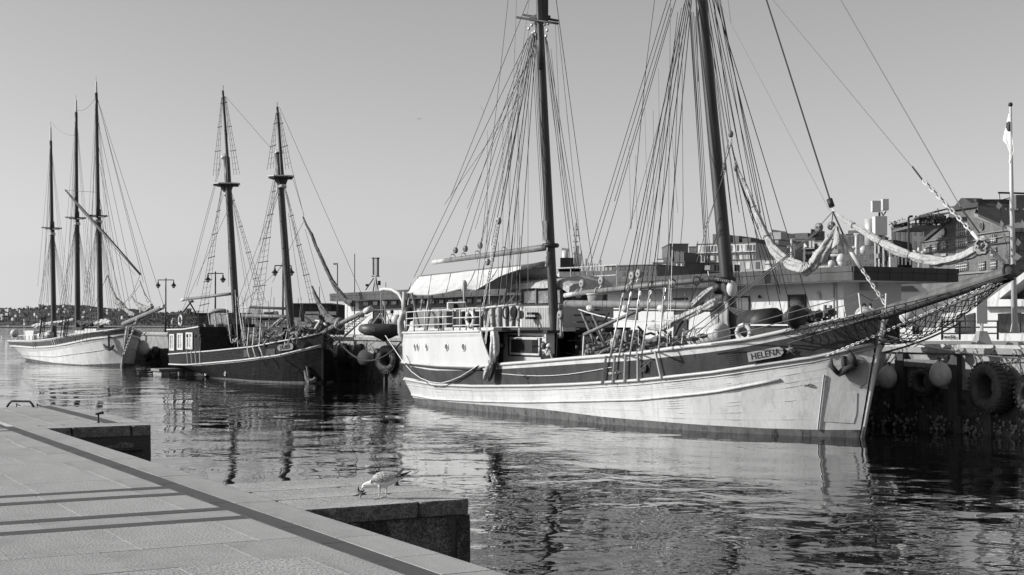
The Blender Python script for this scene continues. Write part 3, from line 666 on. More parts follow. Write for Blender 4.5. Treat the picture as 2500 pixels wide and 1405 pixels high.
for k in range(1, 7):
    m.tube([kh.pt(sg, lerp(kh.zat(sg, K_cap), kh.zat(sg, K_w1), k/7), 1, .003) for sg in [lerp(.05, .98, i/24) for i in range(25)]], .006, 3)
tag(m.build('plank_seam', oldplank, ketch), kind='stuff')
dm = M(); gs = kh.sgs(20); A = [kh.pt(x, kh.zat(x, K_cap)-.8, 1, -.08) for x in gs]; B = [kh.pt(x, kh.zat(x, K_cap)-.8, -1, -.08) for x in gs]
dm.add(A+B, [(i, i+1, len(A)+i+1, len(A)+i) for i in range(len(A)-1)]); dm.build('deck', planking, ketch)
KP = KF.pix
def KR(x0, y0, b0, x1, y1, b1, r=.012, k='d', nm='halyard', s=0): return rope(ketch, nm, KP(x0, y0, b0), KP(x1, y1, b1), r, k, s)
# stern cabin: side wall following the rail, deck roof, windows
wl_ = kh.sgx(488, K_cap, lo=.5); K_top = [(390, 806), (397, 806), (447, 804.7), (490, 798)]
m = M(); gs = [lerp(wl_, 1, i/10) for i in range(11)]
for side in (1, -1):
    a = [kh.pt(g_, kh.zat(g_, K_cap), side) for g_ in gs]; b = [kh.pt(g_, kh.zat(g_, K_top), side) for g_ in gs]
    m.add(a+b, [(i, i+1, 12+i-0, 11+i) if side > 0 else (i, 11+i, 12+i, i+1) for i in range(10)])
zt = kh.zat(.95, K_top)
for g_ in (wl_, 1): m.add([kh.pt(g_, 1.2, 1), kh.pt(g_, 1.2, -1), kh.pt(g_, kh.zat(g_, K_top), -1), kh.pt(g_, kh.zat(g_, K_top), 1)], [(0, 1, 2, 3)])
a = [kh.pt(g_, kh.zat(g_, K_top), 1) for g_ in gs]; b = [kh.pt(g_, kh.zat(g_, K_top), -1) for g_ in gs]; m.add(a+b, [(i, i+1, 12+i, 11+i) for i in range(10)])
m.build('stern_cabin', dark_plank, ketch, fix=True)
kh.cap(K_top, ketch, 'cabin_moulding', white, .055, wl_, 1, out=.02)
for x0, x1, y0, y1 in ((415, 426.5, 816, 856), (433.5, 448.5, 814, 854.5), (455, 471.5, 812, 853)):
    gA = kh.sgx(x0, [(0, 835), (2500, 835)], lo=.5); gB = kh.sgx(x1, [(0, 835), (2500, 835)], lo=.5); zb, zt_ = kh.zat(gA, [(0, y1), (999, y1)]), kh.zat(gA, [(0, y0), (999, y0)])
    c00, c10 = kh.pt(gA, zb, 1, .03), kh.pt(gB, zb, 1, .03); X = c10-c00; Zv = Z3*(zt_-zb)
    def wp(u_, v_, o_=0): return c00+X*u_+Zv*v_+KF.B*o_
    m = M()
    for (ua, ub, va, vb) in ((0, .18, 0, 1), (.82, 1, 0, 1), (.18, .82, 0, .12), (.18, .82, .9, 1)):
        m.prism([wp(ua, va), wp(ub, va), wp(ub, vb), wp(ua, vb)], KF.B*.05)
    wn = m.build('window', white, ketch, fix=True)
    m = M()
    for k in (1, 2): m.prism([wp(.18, .12+.26*k-.012), wp(.82, .12+.26*k-.012), wp(.82, .12+.26*k+.012), wp(.18, .12+.26*k+.012)], KF.B*.03)
    m.prism([wp(.48, .12), wp(.52, .12), wp(.52, .9), wp(.48, .9)], KF.B*.028); m.build('glazing_bar', white, wn)
    M().prism([wp(.18, .12, -.005), wp(.82, .12, -.005), wp(.82, .9, -.005), wp(.18, .9, -.005)], KF.B*.008).build('pane', mat('curtained_glass', .45, .15, .3, 3) if x0 < 420 else bpy.data.materials['curtained_glass'], wn)
# quarterdeck railing with netting, life ring, round lamp
def railing(par, fr, hf, sg0, sg1, cur, h, n, mt, rails=(1, .5), r=.022, sides=(1,), top_mt=None):
    for side in sides:
        B_ = [hf.pt(lerp(sg0, sg1, i/n), hf.zat(lerp(sg0, sg1, i/n), cur), side, -.03) for i in range(n+1)]
        for i, b_ in enumerate(B_): M().tube([b_, b_+Z3*h], r, 5).build('stanchion', mt, par)
        for f in rails: M().tube([b_+Z3*(h*f) for b_ in B_], r*.9, 5).build('rail', top_mt or mt, par, True)
railing(ketch, KF, kh, wl_+.01, .995, K_top, .98, 6, iron, (1, .66, .33), .025, (1, -1))
netm = M(); gs = [lerp(wl_+.01, .995, i/40) for i in range(41)]
for i in range(40):
    for j in range(6):
        z = lambda jj: .05+.9*jj/6
        a = kh.pt(gs[i], kh.zat(gs[i], K_top)+z(j+(i+j) % 2), 1, -.03); b = kh.pt(gs[i+1], kh.zat(gs[i+1], K_top)+z(j+1-(i+j) % 2), 1, -.03); netm.tube([a, b], .012, 3, caps=False)
tag(netm.build('rail_netting', rope_d, ketch), kind='stuff')
def lifering(c, ax, R, label, frame_tilt=None, grp='life rings on the boats'):
    t = T('life_ring', label, 'life ring', c, grp); o = M().torus(c, R*.78, R*.24, ax, 20, 8, sq=.7).build('ring', buoym, t, True)
    ax = Vector(ax).normalized(); u = ax.orthogonal().normalized(); w_ = ax.cross(u)
    for k in range(4):
        a = pi/4+k*pi/2; d = u*cos(a)+w_*sin(a); M().torus(c+d*R*.78, R*.26, R*.05, d.cross(ax), 8, 5).build('strap', canvas_g, t, True)
    return t
g_ = kh.sgx(444, K_top, lo=.5); lifering(kh.pt(g_, kh.zat(g_, K_top)+.55, 1, .05), KF.B, .38, 'pale life ring on the railing above the cabin windows of the black ketch')
g_ = kh.sgx(413, K_top, lo=.5); t = T('round_lifebuoy_light', 'white round float stowed behind the railing at the stern of the black ketch', 'float', kh.pt(g_, 4, .8))
M().ball(kh.pt(g_, kh.zat(g_, K_top)+.5, 1, -.35), .3, (.7, .7, 1), 12).build('float', white, t, True)
g_ = kh.sgx(462, K_top, lo=.5); c = kh.pt(g_, kh.zat(g_, K_top)+1.05, 1, .02); M().box(c, (.9, .06, .36), (KF.A, KF.B, Z3)).build('sidelight_board', dark_plank, ketch)
M().box(c+KF.B*.05, (.16, .1, .2), (KF.A, KF.B, Z3)).build('sidelight', iron, ketch)
# A-frame crutch and boom
m = M(); m.tube([KP(470, 733, 0), KP(437, 775, .9)], .05, 6); m.tube([KP(461, 735, 0), KP(484, 775, -.9)], .05, 6); m.tube([KP(462, 737, 0), KP(472, 737, 0)], .06, 6); m.build('boom_crutch', dwood, ketch)
M().tube([KP(562, 718, 0), KP(446, 732, 0)], .10, 8).build('mizzen_boom', spar, ketch, True)
M().tube([KP(452, 731, 0), KP(444, 733, 0)], .11, 8).build('boom_end', white, ketch, True)
M().tube([KP(704, 754, 0), KP(612, 751, 0)], .085, 8).build('gaff_boom', dwood, ketch, True); M().tube([KP(612, 751, 0), KP(595, 751, 0)], .08, 8).build('boom_end', white, ketch, True)
M().tube([KP(700, 774, 0), KP(585, 771, 0)], .12, 8).build('main_boom', spar, ketch, True)
# wheelhouse shelter, companion stairs, deck gear
c = KP(542, 790, .2)
def kbox(x0, x1, y0, y1, b0, b1, nm, mt, par=ketch):
    a = KP(x0, y1, b1); bq = KP(x1, y0, b1); a_ = KF.loc(a); b_ = KF.loc(bq); m = M()
    m.box(KF.w((a_[0]+b_[0])/2, (b0+b1)/2, (a_[2]+b_[2])/2), (abs(a_[0]-b_[0]), abs(b1-b0), abs(b_[2]-a_[2])), (KF.A, KF.B, Z3)); return m.build(nm, mt, par)
kbox(522, 565, 792, 829, -.6, .9, 'wheelhouse_base', dwood)
w_ = kbox(514, 558, 764, 793, -.6, .9, 'wheelhouse_screen', mat('scratched_plastic', .12, .25, .4, 2, spots=(2.5, .45)))
for x in (512, 527, 540, 558):
    M().tube([KP(x, 793, .95), KP(x-4, 764, .95)], .03, 5).build('screen_post', white, ketch)
M().tube([KP(524, 793, 1), KP(545, 828, 1)], .035, 5).build('brace', white, ketch)
m = M()
for k in range(9): m.tube([KP(513+k*5.4, 765-5*sin(pi*k/8), -.7), KP(513+k*5.4, 765-5*sin(pi*k/8), 1.0)], .05, 4)
m.build('canvas_roof', canvas_g, ketch)
M().ball(KP(536, 761, .2), .62, (1, .9, .32), 12).build('cabin_dome', canvas_g, ketch, True)
for k in range(7):
    f = k/6; M().box(lerp(KP(513, 850, .9), KP(503, 806, .9), f), (.25, .9, .05), (KF.A, KF.B, Z3)).build('stair_tread', dwood, ketch)
for b_ in (.42, 1.4): M().box(lerp(KP(513, 852, b_), KP(501, 800, b_), .5), (.28, .05, 2.1), (KF.A, KF.B, (KP(501, 800, b_)-KP(513, 852, b_)).normalized())).build('stair_side', spar, ketch)
kbox(575, 690, 800, 838, -1.0, .4, 'deckhouse', dwood)
for x in (600, 640, 668):
    kbox(x, x+9, 806, 826, .405, .42, 'deckhouse_window', glassd)
m = M(); rs = random.Random(11)
for i in range(46):
    x = rs.uniform(560, 770); y = interp([(560, 846), (682, 830), (770, 812)], x)-rs.uniform(3, 22); r = rs.uniform(.08, .22); m.ball(KP(x, y, rs.uniform(-1.5, 1.5)), r, (1.4, 1, .6), 6)
tag(m.build('deck_gear', mat('deck_gear', .16, .8, .7, 6), ketch), label='coils, crates and canvas lying along the deck', kind='stuff')
rs = random.Random(41)
for j, (mt2, nn_) in enumerate(((rope_l, 40), (canvas_g, 45), (iron, 60))):
    m = M()
    for i in range(nn_):
        x = rs.uniform(565, 790); y = interp([(560, 850), (682, 834), (790, 808)], x)-rs.uniform(1, 26); c_ = KP(x, y, rs.uniform(-1.8, 2.1)); q_ = c_+Vector((rs.gauss(0, .3), rs.gauss(0, .3), rs.gauss(0, .22))); m.tube([c_, (c_+q_)/2+Z3*rs.uniform(-.1, .1), q_], rs.uniform(.02, .07), 4)
    tag(m.build('loose_deck_gear', mt2, ketch), kind='stuff')
for i in range(34):
    x = rs.choice([rs.uniform(590, 660), rs.uniform(690, 730), rs.uniform(560, 600)]); KR(x, rs.uniform(836, 850), rs.uniform(.5, 2.5), x+rs.uniform(-22, 22), rs.uniform(700, 790), rs.uniform(-.5, 1.5), .013, rs.choice('lmd'), 'fall')
# masts
ko, a, b = mast(KF, ketch, 578, 800, 553, 385, .23, .20, z0=1.5); mast(KF, ketch, 560, 460, 544, 222, .115, .07, name='topmast', b=.0)
ko, a, b = mast(KF, ketch, 713, 840, 679, 372, .23, .19, z0=1.8); mast(KF, ketch, 690, 445, 677, 262, .115, .07, name='topmast', b=.0)
for x, y in ((545, 215), (677, 256)): M().tube([KP(x, y+8), KP(x, y-6)], .03, 4).build('truck', steel, ketch)
for (xc, yc, x0, x1) in ((554, 451, 519, 588), (687, 433, 653, 719)):
    c = KP(xc, yc); w2 = (x1-x0)/2*c.y/FPX; m = M()
    m.prism([c+Vector((dx*w2, dy*w2*.75, 0)) for dx, dy in ((-1, -.5), (-.45, -1), (.45, -1), (1, -.5), (.8, .9), (-.8, .9))], (0, 0, .07)); m.build('top_platform', white, ketch, fix=True)
    m = M(); m.prism([c+Vector((dx*w2*.9, dy*w2*.65, -.02)) for dx, dy in ((-1, -.5), (-.45, -1), (.45, -1), (1, -.5), (.8, .9), (-.8, .9))], (0, 0, -.08)); m.build('platform_frame', dwood, ketch, fix=True)
    m = M(); m.tube([KP(xc, yc+4), KP(xc+2, yc+18)], [.42, .24], 6); m.build('mast_cheek', dwood, ketch); M().tube([KP(xc+2, yc+20), KP(xc+2.5, yc+26)], .25, 10).build('mast_band', white, ketch)
for x, y in ((550, 384), (681, 373)): M().tube([KP(x-1, y-4), KP(x, y+2)], .24, 8).build('mast_cap', white, ketch)
# ratlined shrouds
def ratlines(x0, y0, b0, xa, ya, xb, yb, b1, n, every=4, k='d', r=.013, sg_=.0):
    top = KP(x0, y0, b0); A_ = KP(xa, ya, b1); B_ = KP(xb, yb, b1+.02); C_ = lerp(A_, B_, .5)
    top2 = top+(B_-A_).normalized()*.12
    for q_, tp in ((A_, top-(B_-A_).normalized()*.06), (C_, top), (B_, top2)): rope(ketch, 'shroud', q_, tp, r, k)
    for i in range(1, n):
        f = i/n; p_, q_ = lerp(A_, top-(B_-A_).normalized()*.06, f), lerp(B_, top2, f)
        if i % every == 0: e = (q_-p_).normalized()*.12; M().tube([p_-e, q_+e], .03, 4).build('sheer_batten', dwood, ketch)
        else: rope(ketch, 'ratline', p_, q_, .011, k, .06)
ratlines(541, 455, .3, 427+6, 860, 458, 852, 2.5, 22) if False else None
ratlines(541, 460, .4, 478, 805, 502, 800, 2.3, 24, 4)
ratlines(562, 465, -.3, 636, 745, 650, 742, -2.2, 22, 5); ratlines(672, 440, .3, 608, 760, 640, 757, 2.2, 22, 4); ratlines(694, 455, -.3, 758, 745, 772, 742, -2.0, 20, 5)
ratlines(542, 238, .1, 520, 430, 534, 428, .95, 13, 4); ratlines(549, 236, -.1, 571, 428, 585, 426, -.9, 13, 4)
ratlines(675, 275, .1, 652, 415, 668, 410, .95, 10, 4); ratlines(681, 275, -.1, 698, 415, 712, 410, -.9, 10, 4)
for L_ in [(550, 235, 0, 664, 365, 0), (541, 385, .2, 449, 730, .1), (540, 400, .2, 455, 728, .1), (547, 470, .2, 480, 700, 1.5), (553, 520, 0, 440, 770, 1.0), (565, 480, -.2, 615, 740, -1.5), (566, 480, -.2, 600, 700, -1), (682, 372, .2, 633, 600, 2), (678, 480, .2, 590, 755, .2), (676, 470, .3, 565, 780, 1),
           (684, 440, .2, 640, 620, 1.5), (700, 470, -.2, 765, 780, -1), (704, 520, 0, 740, 770, -.5), (682, 262, 0, 900, 757, 0), (712, 410, -.2, 742, 528, 0), (716, 440, -.3, 742, 526, 0), (742, 540, 0, 665, 690, .6), (745, 560, .1, 800, 760, .2), (698, 640, 0, 698, 830, .4), (690, 430, .1, 712, 830, .5), (640, 650, .5, 585, 850, 2.2), (700, 640, 1, 540, 790, .8), (555, 300, 0, 558, 700, .3)]:
    KR(*L_)
for i, (x0, x1, y0) in enumerate(((458, 456, 795), (468, 466, 800), (478, 476, 800), (488, 488, 800))):
    M().tube([KP(x1, 857, 2.68), KP(x0, 888, 2.72)], .03, 5).build('chainplate', white, ketch); KR(x1, 857, 2.68, x1+2, 820, 2.6, .02, 'l', 'deadeye_lashing'); blockp(ketch, KP(x1+2, 820, 2.6), .09, dwood, 'deadeye')
for i, x in enumerate((603, 616, 632)):
    M().tube([KP(x, 847, 2.66), KP(x+2+i*2, 860, 2.72), KP(x+6+i*2, 874, 2.72)], .03, 5).build('chainplate', white, ketch); KR(x, 845, 2.66, x+4, 800, 2.3, .02, 'l', 'deadeye_lashing'); KR(x, 845, 2.66, x+30-i*5, 790, 1.6, .012, 'm', 'sheet')
# furled sails
def furled(par, fr, pts, name, mt=canvas, b=0.0, n=9, tie=True, wob=.16, seed=1, fold=True):
    """pts: (px, py, half width px); twisted cloth bundle with folds and gaskets"""
    rs_ = random.Random(seed); C_ = [fr.pix(x, y, b) for x, y, _ in pts]; Rr = [w_*(c_-CAM).dot(Vector((0, 1, 0)))/FPX for c_, (_, _, w_) in zip(C_, pts)]
    L_ = [0]
    for a_, b_ in zip(C_, C_[1:]): L_.append(L_[-1]+(b_-a_).length)
    N_ = max(14, int(L_[-1]/.07)); P_ = []; RR = []
    for i in range(N_+1):
        d = L_[-1]*i/N_; k = max(j for j in range(len(L_)) if L_[j] <= d+1e-9); k = min(k, len(L_)-2); f = (d-L_[k])/(L_[k+1]-L_[k]+1e-9)
        P_.append(lerp(C_[k], C_[k+1], f)); RR.append(lerp(Rr[k], Rr[k+1], f))
    nn = 30; vs = []; up = None
    for i, c_ in enumerate(P_):
        t_ = (P_[min(i+1, N_)]-P_[max(i-1, 0)]).normalized()
        if up is None: up = t_.cross(Z3).normalized()
        up = (up-t_*up.dot(t_)).normalized(); w_ = t_.cross(up); d = L_[-1]*i/N_
        pinch = 1-.22*max(0, cos(d*2*pi/1.15+seed))**6 if tie else 1
        for j in range(nn):
            a = 2*pi*j/nn; rr = RR[i]*.85*pinch*(1-.30*(1-abs(sin(a*2.5+d*(2.6 if tie else .5)+seed+noise.noise(Vector((d*1.3, seed, 0)))*3)))**3)*(1+wob*sin(a*5+d*2.2+seed)+wob*.7*noise.noise(Vector((cos(a)*2.2, sin(a)*2.2, d*1.6+seed*7)))*2)
            vs.append(c_+up*(rr*cos(a))+w_*(rr*sin(a)))
    m = M(); m.add(vs, [(i*nn+j, i*nn+(j+1) % nn, (i+1)*nn+(j+1) % nn, (i+1)*nn+j) for i in range(N_) for j in range(nn)]+[tuple(range(nn)), tuple(N_*nn+j for j in range(nn))])
    o = m.build(name, mt, par, True)
    if tie:
        k = 0
        for i in range(1, N_):
            if cos(L_[-1]*i/N_*2*pi/1.15+seed) > .985 and i-k > 6:
                t_ = P_[i+1]-P_[i-1]; M().torus(P_[i], RR[i]*.84, .012, t_, 12, 4).build('gasket', rope_m, o); k = i
    return o
furled(ketch, KF, [(740, 530, 2), (748, 550, 3), (762, 575, 4), (770, 600, 4.5), (785, 630, 5), (797, 658, 5), (812, 690, 6), (826, 710, 7), (845, 735, 8), (862, 742, 9)], 'furled_jib', mat('brown_sail', .09, .9, .3, 6, bump=.03), n=8, seed=3)
furled(ketch, KF, [(762, 700, 3), (770, 722, 5), (780, 745, 7), (793, 765, 9), (806, 782, 10), (822, 788, 12), (832, 782, 9)], 'furled_staysail', mat('grey_brown_sail', .14, .9, .3, 6, bump=.03), seed=5)
furled(ketch, KF, [(702, 770, 3), (690, 778, 6), (676, 790, 6), (662, 802, 7), (652, 810, 8)], 'furled_sail', canvas_g, seed=8); furled(ketch, KF, [(720, 783, 4), (735, 792, 8), (752, 797, 7), (775, 800, 7)], 'furled_foresail', mat('brown_cloth', .12, .9, .3, 6), seed=9)
# bowsprit, netting, coil
mast(KF, ketch, 770, 826, 826, 790, .14, .13, spar, 'bowsprit_heel', n=8); mast(KF, ketch, 800, 806, 898, 758, .13, .12, spar, 'bowsprit', n=10)
M().tube([KP(893, 761), KP(905, 754.5)], .17, 10).build('bowsprit_cap', white, ketch, True)
M().torus(KP(829, 795), .26, .06, KP(898, 758)-KP(800, 806), 10, 5).build('bowsprit_band', white, ketch)
m = M(); a0, a1 = KP(800, 810), KP(895, 763)
for i in range(26):
    for j in range(7):
        def f(ii, jj): t_ = ii/26; return lerp(a0, a1, t_)-Z3*(.1+(.75*(1-t_)+.1)*abs(sin(pi*jj/7))*1.0)+KF.B*((jj/7-.5)*2.2*(1-t_*.8))
        m.tube([f(i, j+(i+j) % 2), f(i+1, j+1-(i+j) % 2)], .014, 3, caps=False)
tag(m.build('bowsprit_net', rope_m, ketch), kind='stuff')
for b_ in (.5, -.5, 0): KR(896, 762, b_*.2, 800, 838-abs(b_)*18, b_*2, .022, 'm', 'bobstay')
nb = kh.sgx(692, K_cap); 
def konside(h_, px, py, out=0):
    best = None
    for k in range(1, 500):
        sg = k*.002; z = h_.zat(sg, [(0, py), (2500, py)]); x = proj(h_.pt(sg, z, 1, out))[0]
        if best is None or abs(x-px) < best[0]: best = (abs(x-px), sg, z)
    return h_.pt(best[1], best[2], 1, out)
nameboard(ketch, konside(kh, 679, 850.5, .04), konside(kh, 718, 845.5, .04), 'J.M.FRIEN', .36, palewood, iron, .06, rnd=1)
for x, y, nm in ((502, 913, 1), (550, 913.5, 1), (606, 909, 1)):
    p = konside(kh, x, y, .02); o = M().torus(p, .11, .03, KF.B, 14, 5).build('porthole', white, ketch, True); M().lathe(p, [(.1, -.01), (.1, .01)], 12, KF.B).build('glass', glassd, o)
for x0, x1, ya, yb in ((596, 606, 855, 873), (650, 672, 853, 868)):
    a_, b_ = konside(kh, x0, (ya+yb)/2, .01), konside(kh, x1, (ya+yb)/2-1.5, .01); h_ = (yb-ya)*78/FPX/2; M().prism([a_-Z3*h_, b_-Z3*h_, b_+Z3*h_, a_+Z3*h_], KF.B*.02).build('black_plate', iron, ketch, fix=True)
t = T('anchor', 'rusty anchor hanging at the waterline from the bow of the black ketch', 'anchor', konside(kh, 755, 925, .2))
pp = lambda x, y, o_: konside(kh, x, y, o_)
M().tube([pp(749, 895, .15), pp(754, 920, .3)], .07, 5).build('shank', rust, t); M().tube([pp(744, 905, .2), pp(750, 925, .3), pp(757, 933, .35), pp(768, 930, .3), pp(772, 922, .25)], [.05, .14, .2, .16, .08], 6).build('fluke', rust, t)
# small raft under the stern
t = T('work_raft', 'small pale wooden work raft floating under the stern of the black ketch', 'raft', onz(424, 905, .1))
c = onz(424, 903, .3); M().box(c, (2.4, 2.0, .16), (V, U, Z3)).build('deck', spar, t); 
for s_ in (-.8, .8): M().box(c+V*s_-Z3*.25, (.5, 1.9, .3), (V, U, Z3)).build('float', concrete, t)

# ================================================================= three masted schooner on the left
SFo = onz(297, 895, 0); SF = Frame(SFo, 1.5)
SP = SF.pix
schoon = T('sailing_ship', 'white hulled three masted schooner with tall dark masts, farthest left at the quay', 'sailing ship', SF.w(14, 0, 0))
sh = Hull(SF, 30, [(0, .1), (.04, .9), (.1, 1.7), (.2, 2.5), (.35, 3.0), (.6, 3.0), (.8, 2.4), (.92, 1.3), (1, .2)], [(0, .15), (.04, 1.3), (.1, 2.3), (.2, 3.0), (.35, 3.3), (.6, 3.3), (.8, 3.0), (.92, 2.5), (.97, 2.0), (1, .9)],
          [(-1, .3), (0, 0), (3.2, -1.5)], [(0, 3.2), (.4, 2.1), (1, 1.1)], 2.0, zst=[(-1, 26.5), (0, 27.5), (1.0, 31), (1.8, 33), (4, 33.6)])
S_cap = [(30, 832), (36, 832), (80, 833), (127, 828), (165, 820), (219, 812), (311, 801), (330, 798)]
S_a = [(30, 835), (80, 836), (127, 831), (165, 823), (219, 815), (311, 804), (330, 801)]
S_b = [(30, 842.5), (80, 847), (127, 844), (165, 837), (219, 825), (305, 815), (330, 812)]
S_c = [(30, 846), (80, 850), (127, 847.5), (165, 841), (219, 829), (305, 819), (330, 816)]
S_d = [(30, 855), (56, 858), (80, 859.5), (127, 857), (165, 850), (239, 835), (305, 826), (330, 822)]
S_bt = [(50, 873), (62, 875), (130, 886), (200, 891), (300, 887)]
m = M(); sh.skin([S_cap, S_a, S_b, S_c, S_d, S_bt, lambda g: 0.0, lambda g: -.8], [0, 1, 0, 2, 0, 3, 3], m); m.build('hull', [white_h, dband, gband, boot], schoon, True)
sh.cap(S_cap, schoon, 'cap_rail', white, .06, 0, 1); sh.cap(S_c, schoon, 'rubbing_strake', white, .05, 0, 1, out=.02)
sh.cap([(60, 868), (130, 872), (239, 857), (300, 846)], schoon, 'lower_strake', gband, .03, .03, .9, out=.02)
M().tube([SF.w(sh.ast(z)-.05, 0, z) for z in (-.7, 0, 1, 2, 3)], .10, 8).build('stem_post', white, schoon, True)
dm = M(); gs = sh.sgs(20); A = [sh.pt(x, sh.zat(x, S_cap)-.7, 1, -.08) for x in gs]; B = [sh.pt(x, sh.zat(x, S_cap)-.7, -1, -.08) for x in gs]
dm.add(A+B, [(i, i+1, len(A)+i+1, len(A)+i) for i in range(len(A)-1)]); dm.build('deck', planking, schoon)
def SR(x0, y0, b0, x1, y1, b1, r=.016, k='d', nm='halyard', s=0): return rope(schoon, nm, SP(x0, y0, b0), SP(x1, y1, b1), r, k, s)
for (x0, y0, x1, y1, yt, yc, xc0, xc1) in ((132, 830, 124, 345, 310, 557, 102, 150), (190, 830, 186, 275, 245, 532, 160, 209), (246, 822, 235, 228, 200, 527, 212, 262)):
    xm = lambda y: x0+(x1-x0)*(y-y0)/(y1-y0)
    mast(SF, schoon, x0, y0, xm(yc-15), yc-15, .25, .20, z0=1.8); mast(SF, schoon, xm(yc+5)-1, yc+5, x1, y1, .17, .12, name='topmast', b=.15); mast(SF, schoon, x1, y1, x1-.3, yt, .10, .07, white, 'topmast_head', b=.15, n=8)
    M().tube([SP(x1-.3, yt), SP(x1-.3, yt-13)], .018, 4).build('spike', steel, schoon)
    M().tube([SP(xc0, yc-1, .5), SP(xc1, yc+1, -.5)], .07, 5).build('crosstree', iron, schoon); M().tube([SP(xc0+9, yc+2, -.5), SP(xc1-6, yc+3, .6)], .06, 5).build('crosstree', iron, schoon)
    M().tube([SP(xm(yc+12), yc+12), SP(xm(yc+18), yc+18)], .28, 10).build('mast_band', white, schoon)
    for k in range(5):
        SR(xm(yc)-1, yc+8, .3, x0-62+k*9+(0 if x0 > 140 else 8), 832+max(0, 3-k), 3.2, .016, 'm', 'shroud'); SR(xm(yc)+1, yc+8, -.3, x0+22+k*6, 790, -2.8, .016, 'm', 'shroud')
    for k in range(3): SR(x1, y1, .1, x0-40+k*12, 700+k*20, 2, .014, 'm', 'backstay'); SR(x1, y1, 0, x0+28+k*8, 780, -2.5, .012, 'm', 'backstay')
    SR(x1, y1+10, 0, xm(yc)-18, yc+120, .3, .013, 'd'); SR(x1, y1+120, 0, xm(yc)-30, yc+200, .6, .013, 'd')
M().tube([SP(342, 670, .6), SP(250, 566, .6), SP(160, 465, .6)], [.08, .14, .08], 8).build('gaff', mastwood, schoon, True)
for L_ in [(237, 240, 0, 400, 748, 0), (238, 240, 0, 350, 690, 0), (240, 250, 0, 372, 752, 0), (240, 300, 0, 340, 765, 0), (241, 360, 0, 322, 775, 0), (243, 400, 0, 312, 778, 0), (160, 465, .5, 236, 470, 0), (243, 480, 0, 265, 660, .3), (244, 490, 0, 300, 770, .2), (244, 530, 0, 308, 780, .2), (342, 672, .6, 325, 715, .2), (325, 715, .2, 300, 745, 1), (264, 672, .1, 252, 695, .8), (262, 672, 0, 225, 760, 1.5), (264, 672, 0, 290, 740, 0), (341, 685, .2, 360, 740, 0), (345, 690, .2, 315, 735, 1), (187, 330, 0, 126, 300, 0, .012, 'w', 'triatic_stay', .4), (236, 235, 0, 188, 270, 0, .012, 'w', 'triatic_stay', .4), (162, 468, .5, 220, 540, .5), (170, 480, .6, 330, 672, .6, .012)]: SR(*L_)
mast(SF, schoon, 302, 792, 396, 751, .2, .16, spar, 'bowsprit'); M().tube([SP(392, 753), SP(401, 748)], .14, 8).build('bowsprit_end', white, schoon)
for b_ in (1, -1, .3, 0): SR(396, 752, .1*b_, 318, 800+abs(b_)*2, b_*1.8, .03, 'm', 'bobstay')
chain(schoon, 'bobstay_chain', SP(335, 775, .3), SP(302, 866, .2), .3, .035, white, .1)
furled(schoon, SF, [(264, 675, 1.5), (270, 700, 2), (282, 725, 2.2), (287, 738, 8), (296, 744, 9), (303, 752, 6), (318, 766, 6), (330, 770, 5)], 'furled_jib', canvas_g, seed=12); furled(schoon, SF, [(322, 725, 2), (330, 738, 3), (345, 750, 8), (360, 756, 9), (372, 750, 6)], 'furled_jib', canvas_g, seed=14); furled(schoon, SF, [(341, 686, 1.5), (352, 715, 2), (362, 735, 2.5), (370, 745, 4)], 'furled_jib', canvas, seed=15)
furled(schoon, SF, [(232, 790, 5), (245, 788, 8), (258, 786, 8), (270, 788, 6)], 'furled_foresail', canvas, seed=16)
furled(schoon, SF, [(78, 796, 2), (88, 796, 6), (110, 792, 5), (150, 786, 4), (180, 780, 3)], 'covered_boom', canvas, seed=17, tie=False); furled(schoon, SF, [(185, 784, 3), (205, 792, 9), (225, 790, 8), (236, 784, 3)], 'covered_boom', dband, seed=18, tie=False)
def sbox(x0, x1, y0, y1, b0, b1, nm, mt, par=schoon):
    a_ = SF.loc(SP(x0, y1, b1)); b_ = SF.loc(SP(x1, y0, b1)); return M().box(SF.w((a_[0]+b_[0])/2, (b0+b1)/2, (a_[2]+b_[2])/2), (abs(a_[0]-b_[0]), abs(b1-b0), abs(b_[2]-a_[2])), (SF.A, SF.B, Z3)).build(nm, mt, par)
sbox(150, 235, 803, 814, -1.2, 1.2, 'deckhouse', white); sbox(60, 82, 808, 830, -.6, .6, 'wheel_box', white); sbox(140, 200, 800, 804, -1.4, 1.4, 'deckhouse_roof', dband); sbox(124, 145, 788, 796, 2.2, 2.3, 'sidelight_board', dwood)
for x in range(44, 122, 9): SR(x, 834, 3.0, x, 820, 3.0, .03, 'l', 'stanchion')
SR(44, 820, 3, 122, 816, 3, .02, 'l', 'lifeline')
t = T('liferaft_canister', 'white liferaft canister on the rail of the schooner at the left', 'liferaft', SP(108, 820, 2.4)); a_, b_ = SP(96, 823, 2.4), SP(124, 818, 2.4); M().tube([a_, lerp(a_, b_, .06), lerp(a_, b_, .94), b_], [.2, .34, .34, .2], 12).build('canister', white, t, True)
t = T('round_fender', 'white ball fender hanging over the stern of the left schooner', 'fender', SP(36, 815, 1)); M().ball(SP(36, 814, 1), .42, n=12).build('ball', white, t, True)
t = T('buoy_fender', 'pale ball fender squeezed between the left schooner bow and the quay', 'fender', SP(349, 850, -2.6)); M().ball(SP(349, 850, -2.4), .5, (1, 1, 1.25), 12).build('ball', buoym, t, True)
t = T('anchor', 'black anchor hanging on the white bow of the left schooner', 'anchor', konside(sh, 268, 840, .2)); pp = lambda x, y, o_: konside(sh, x, y, o_)
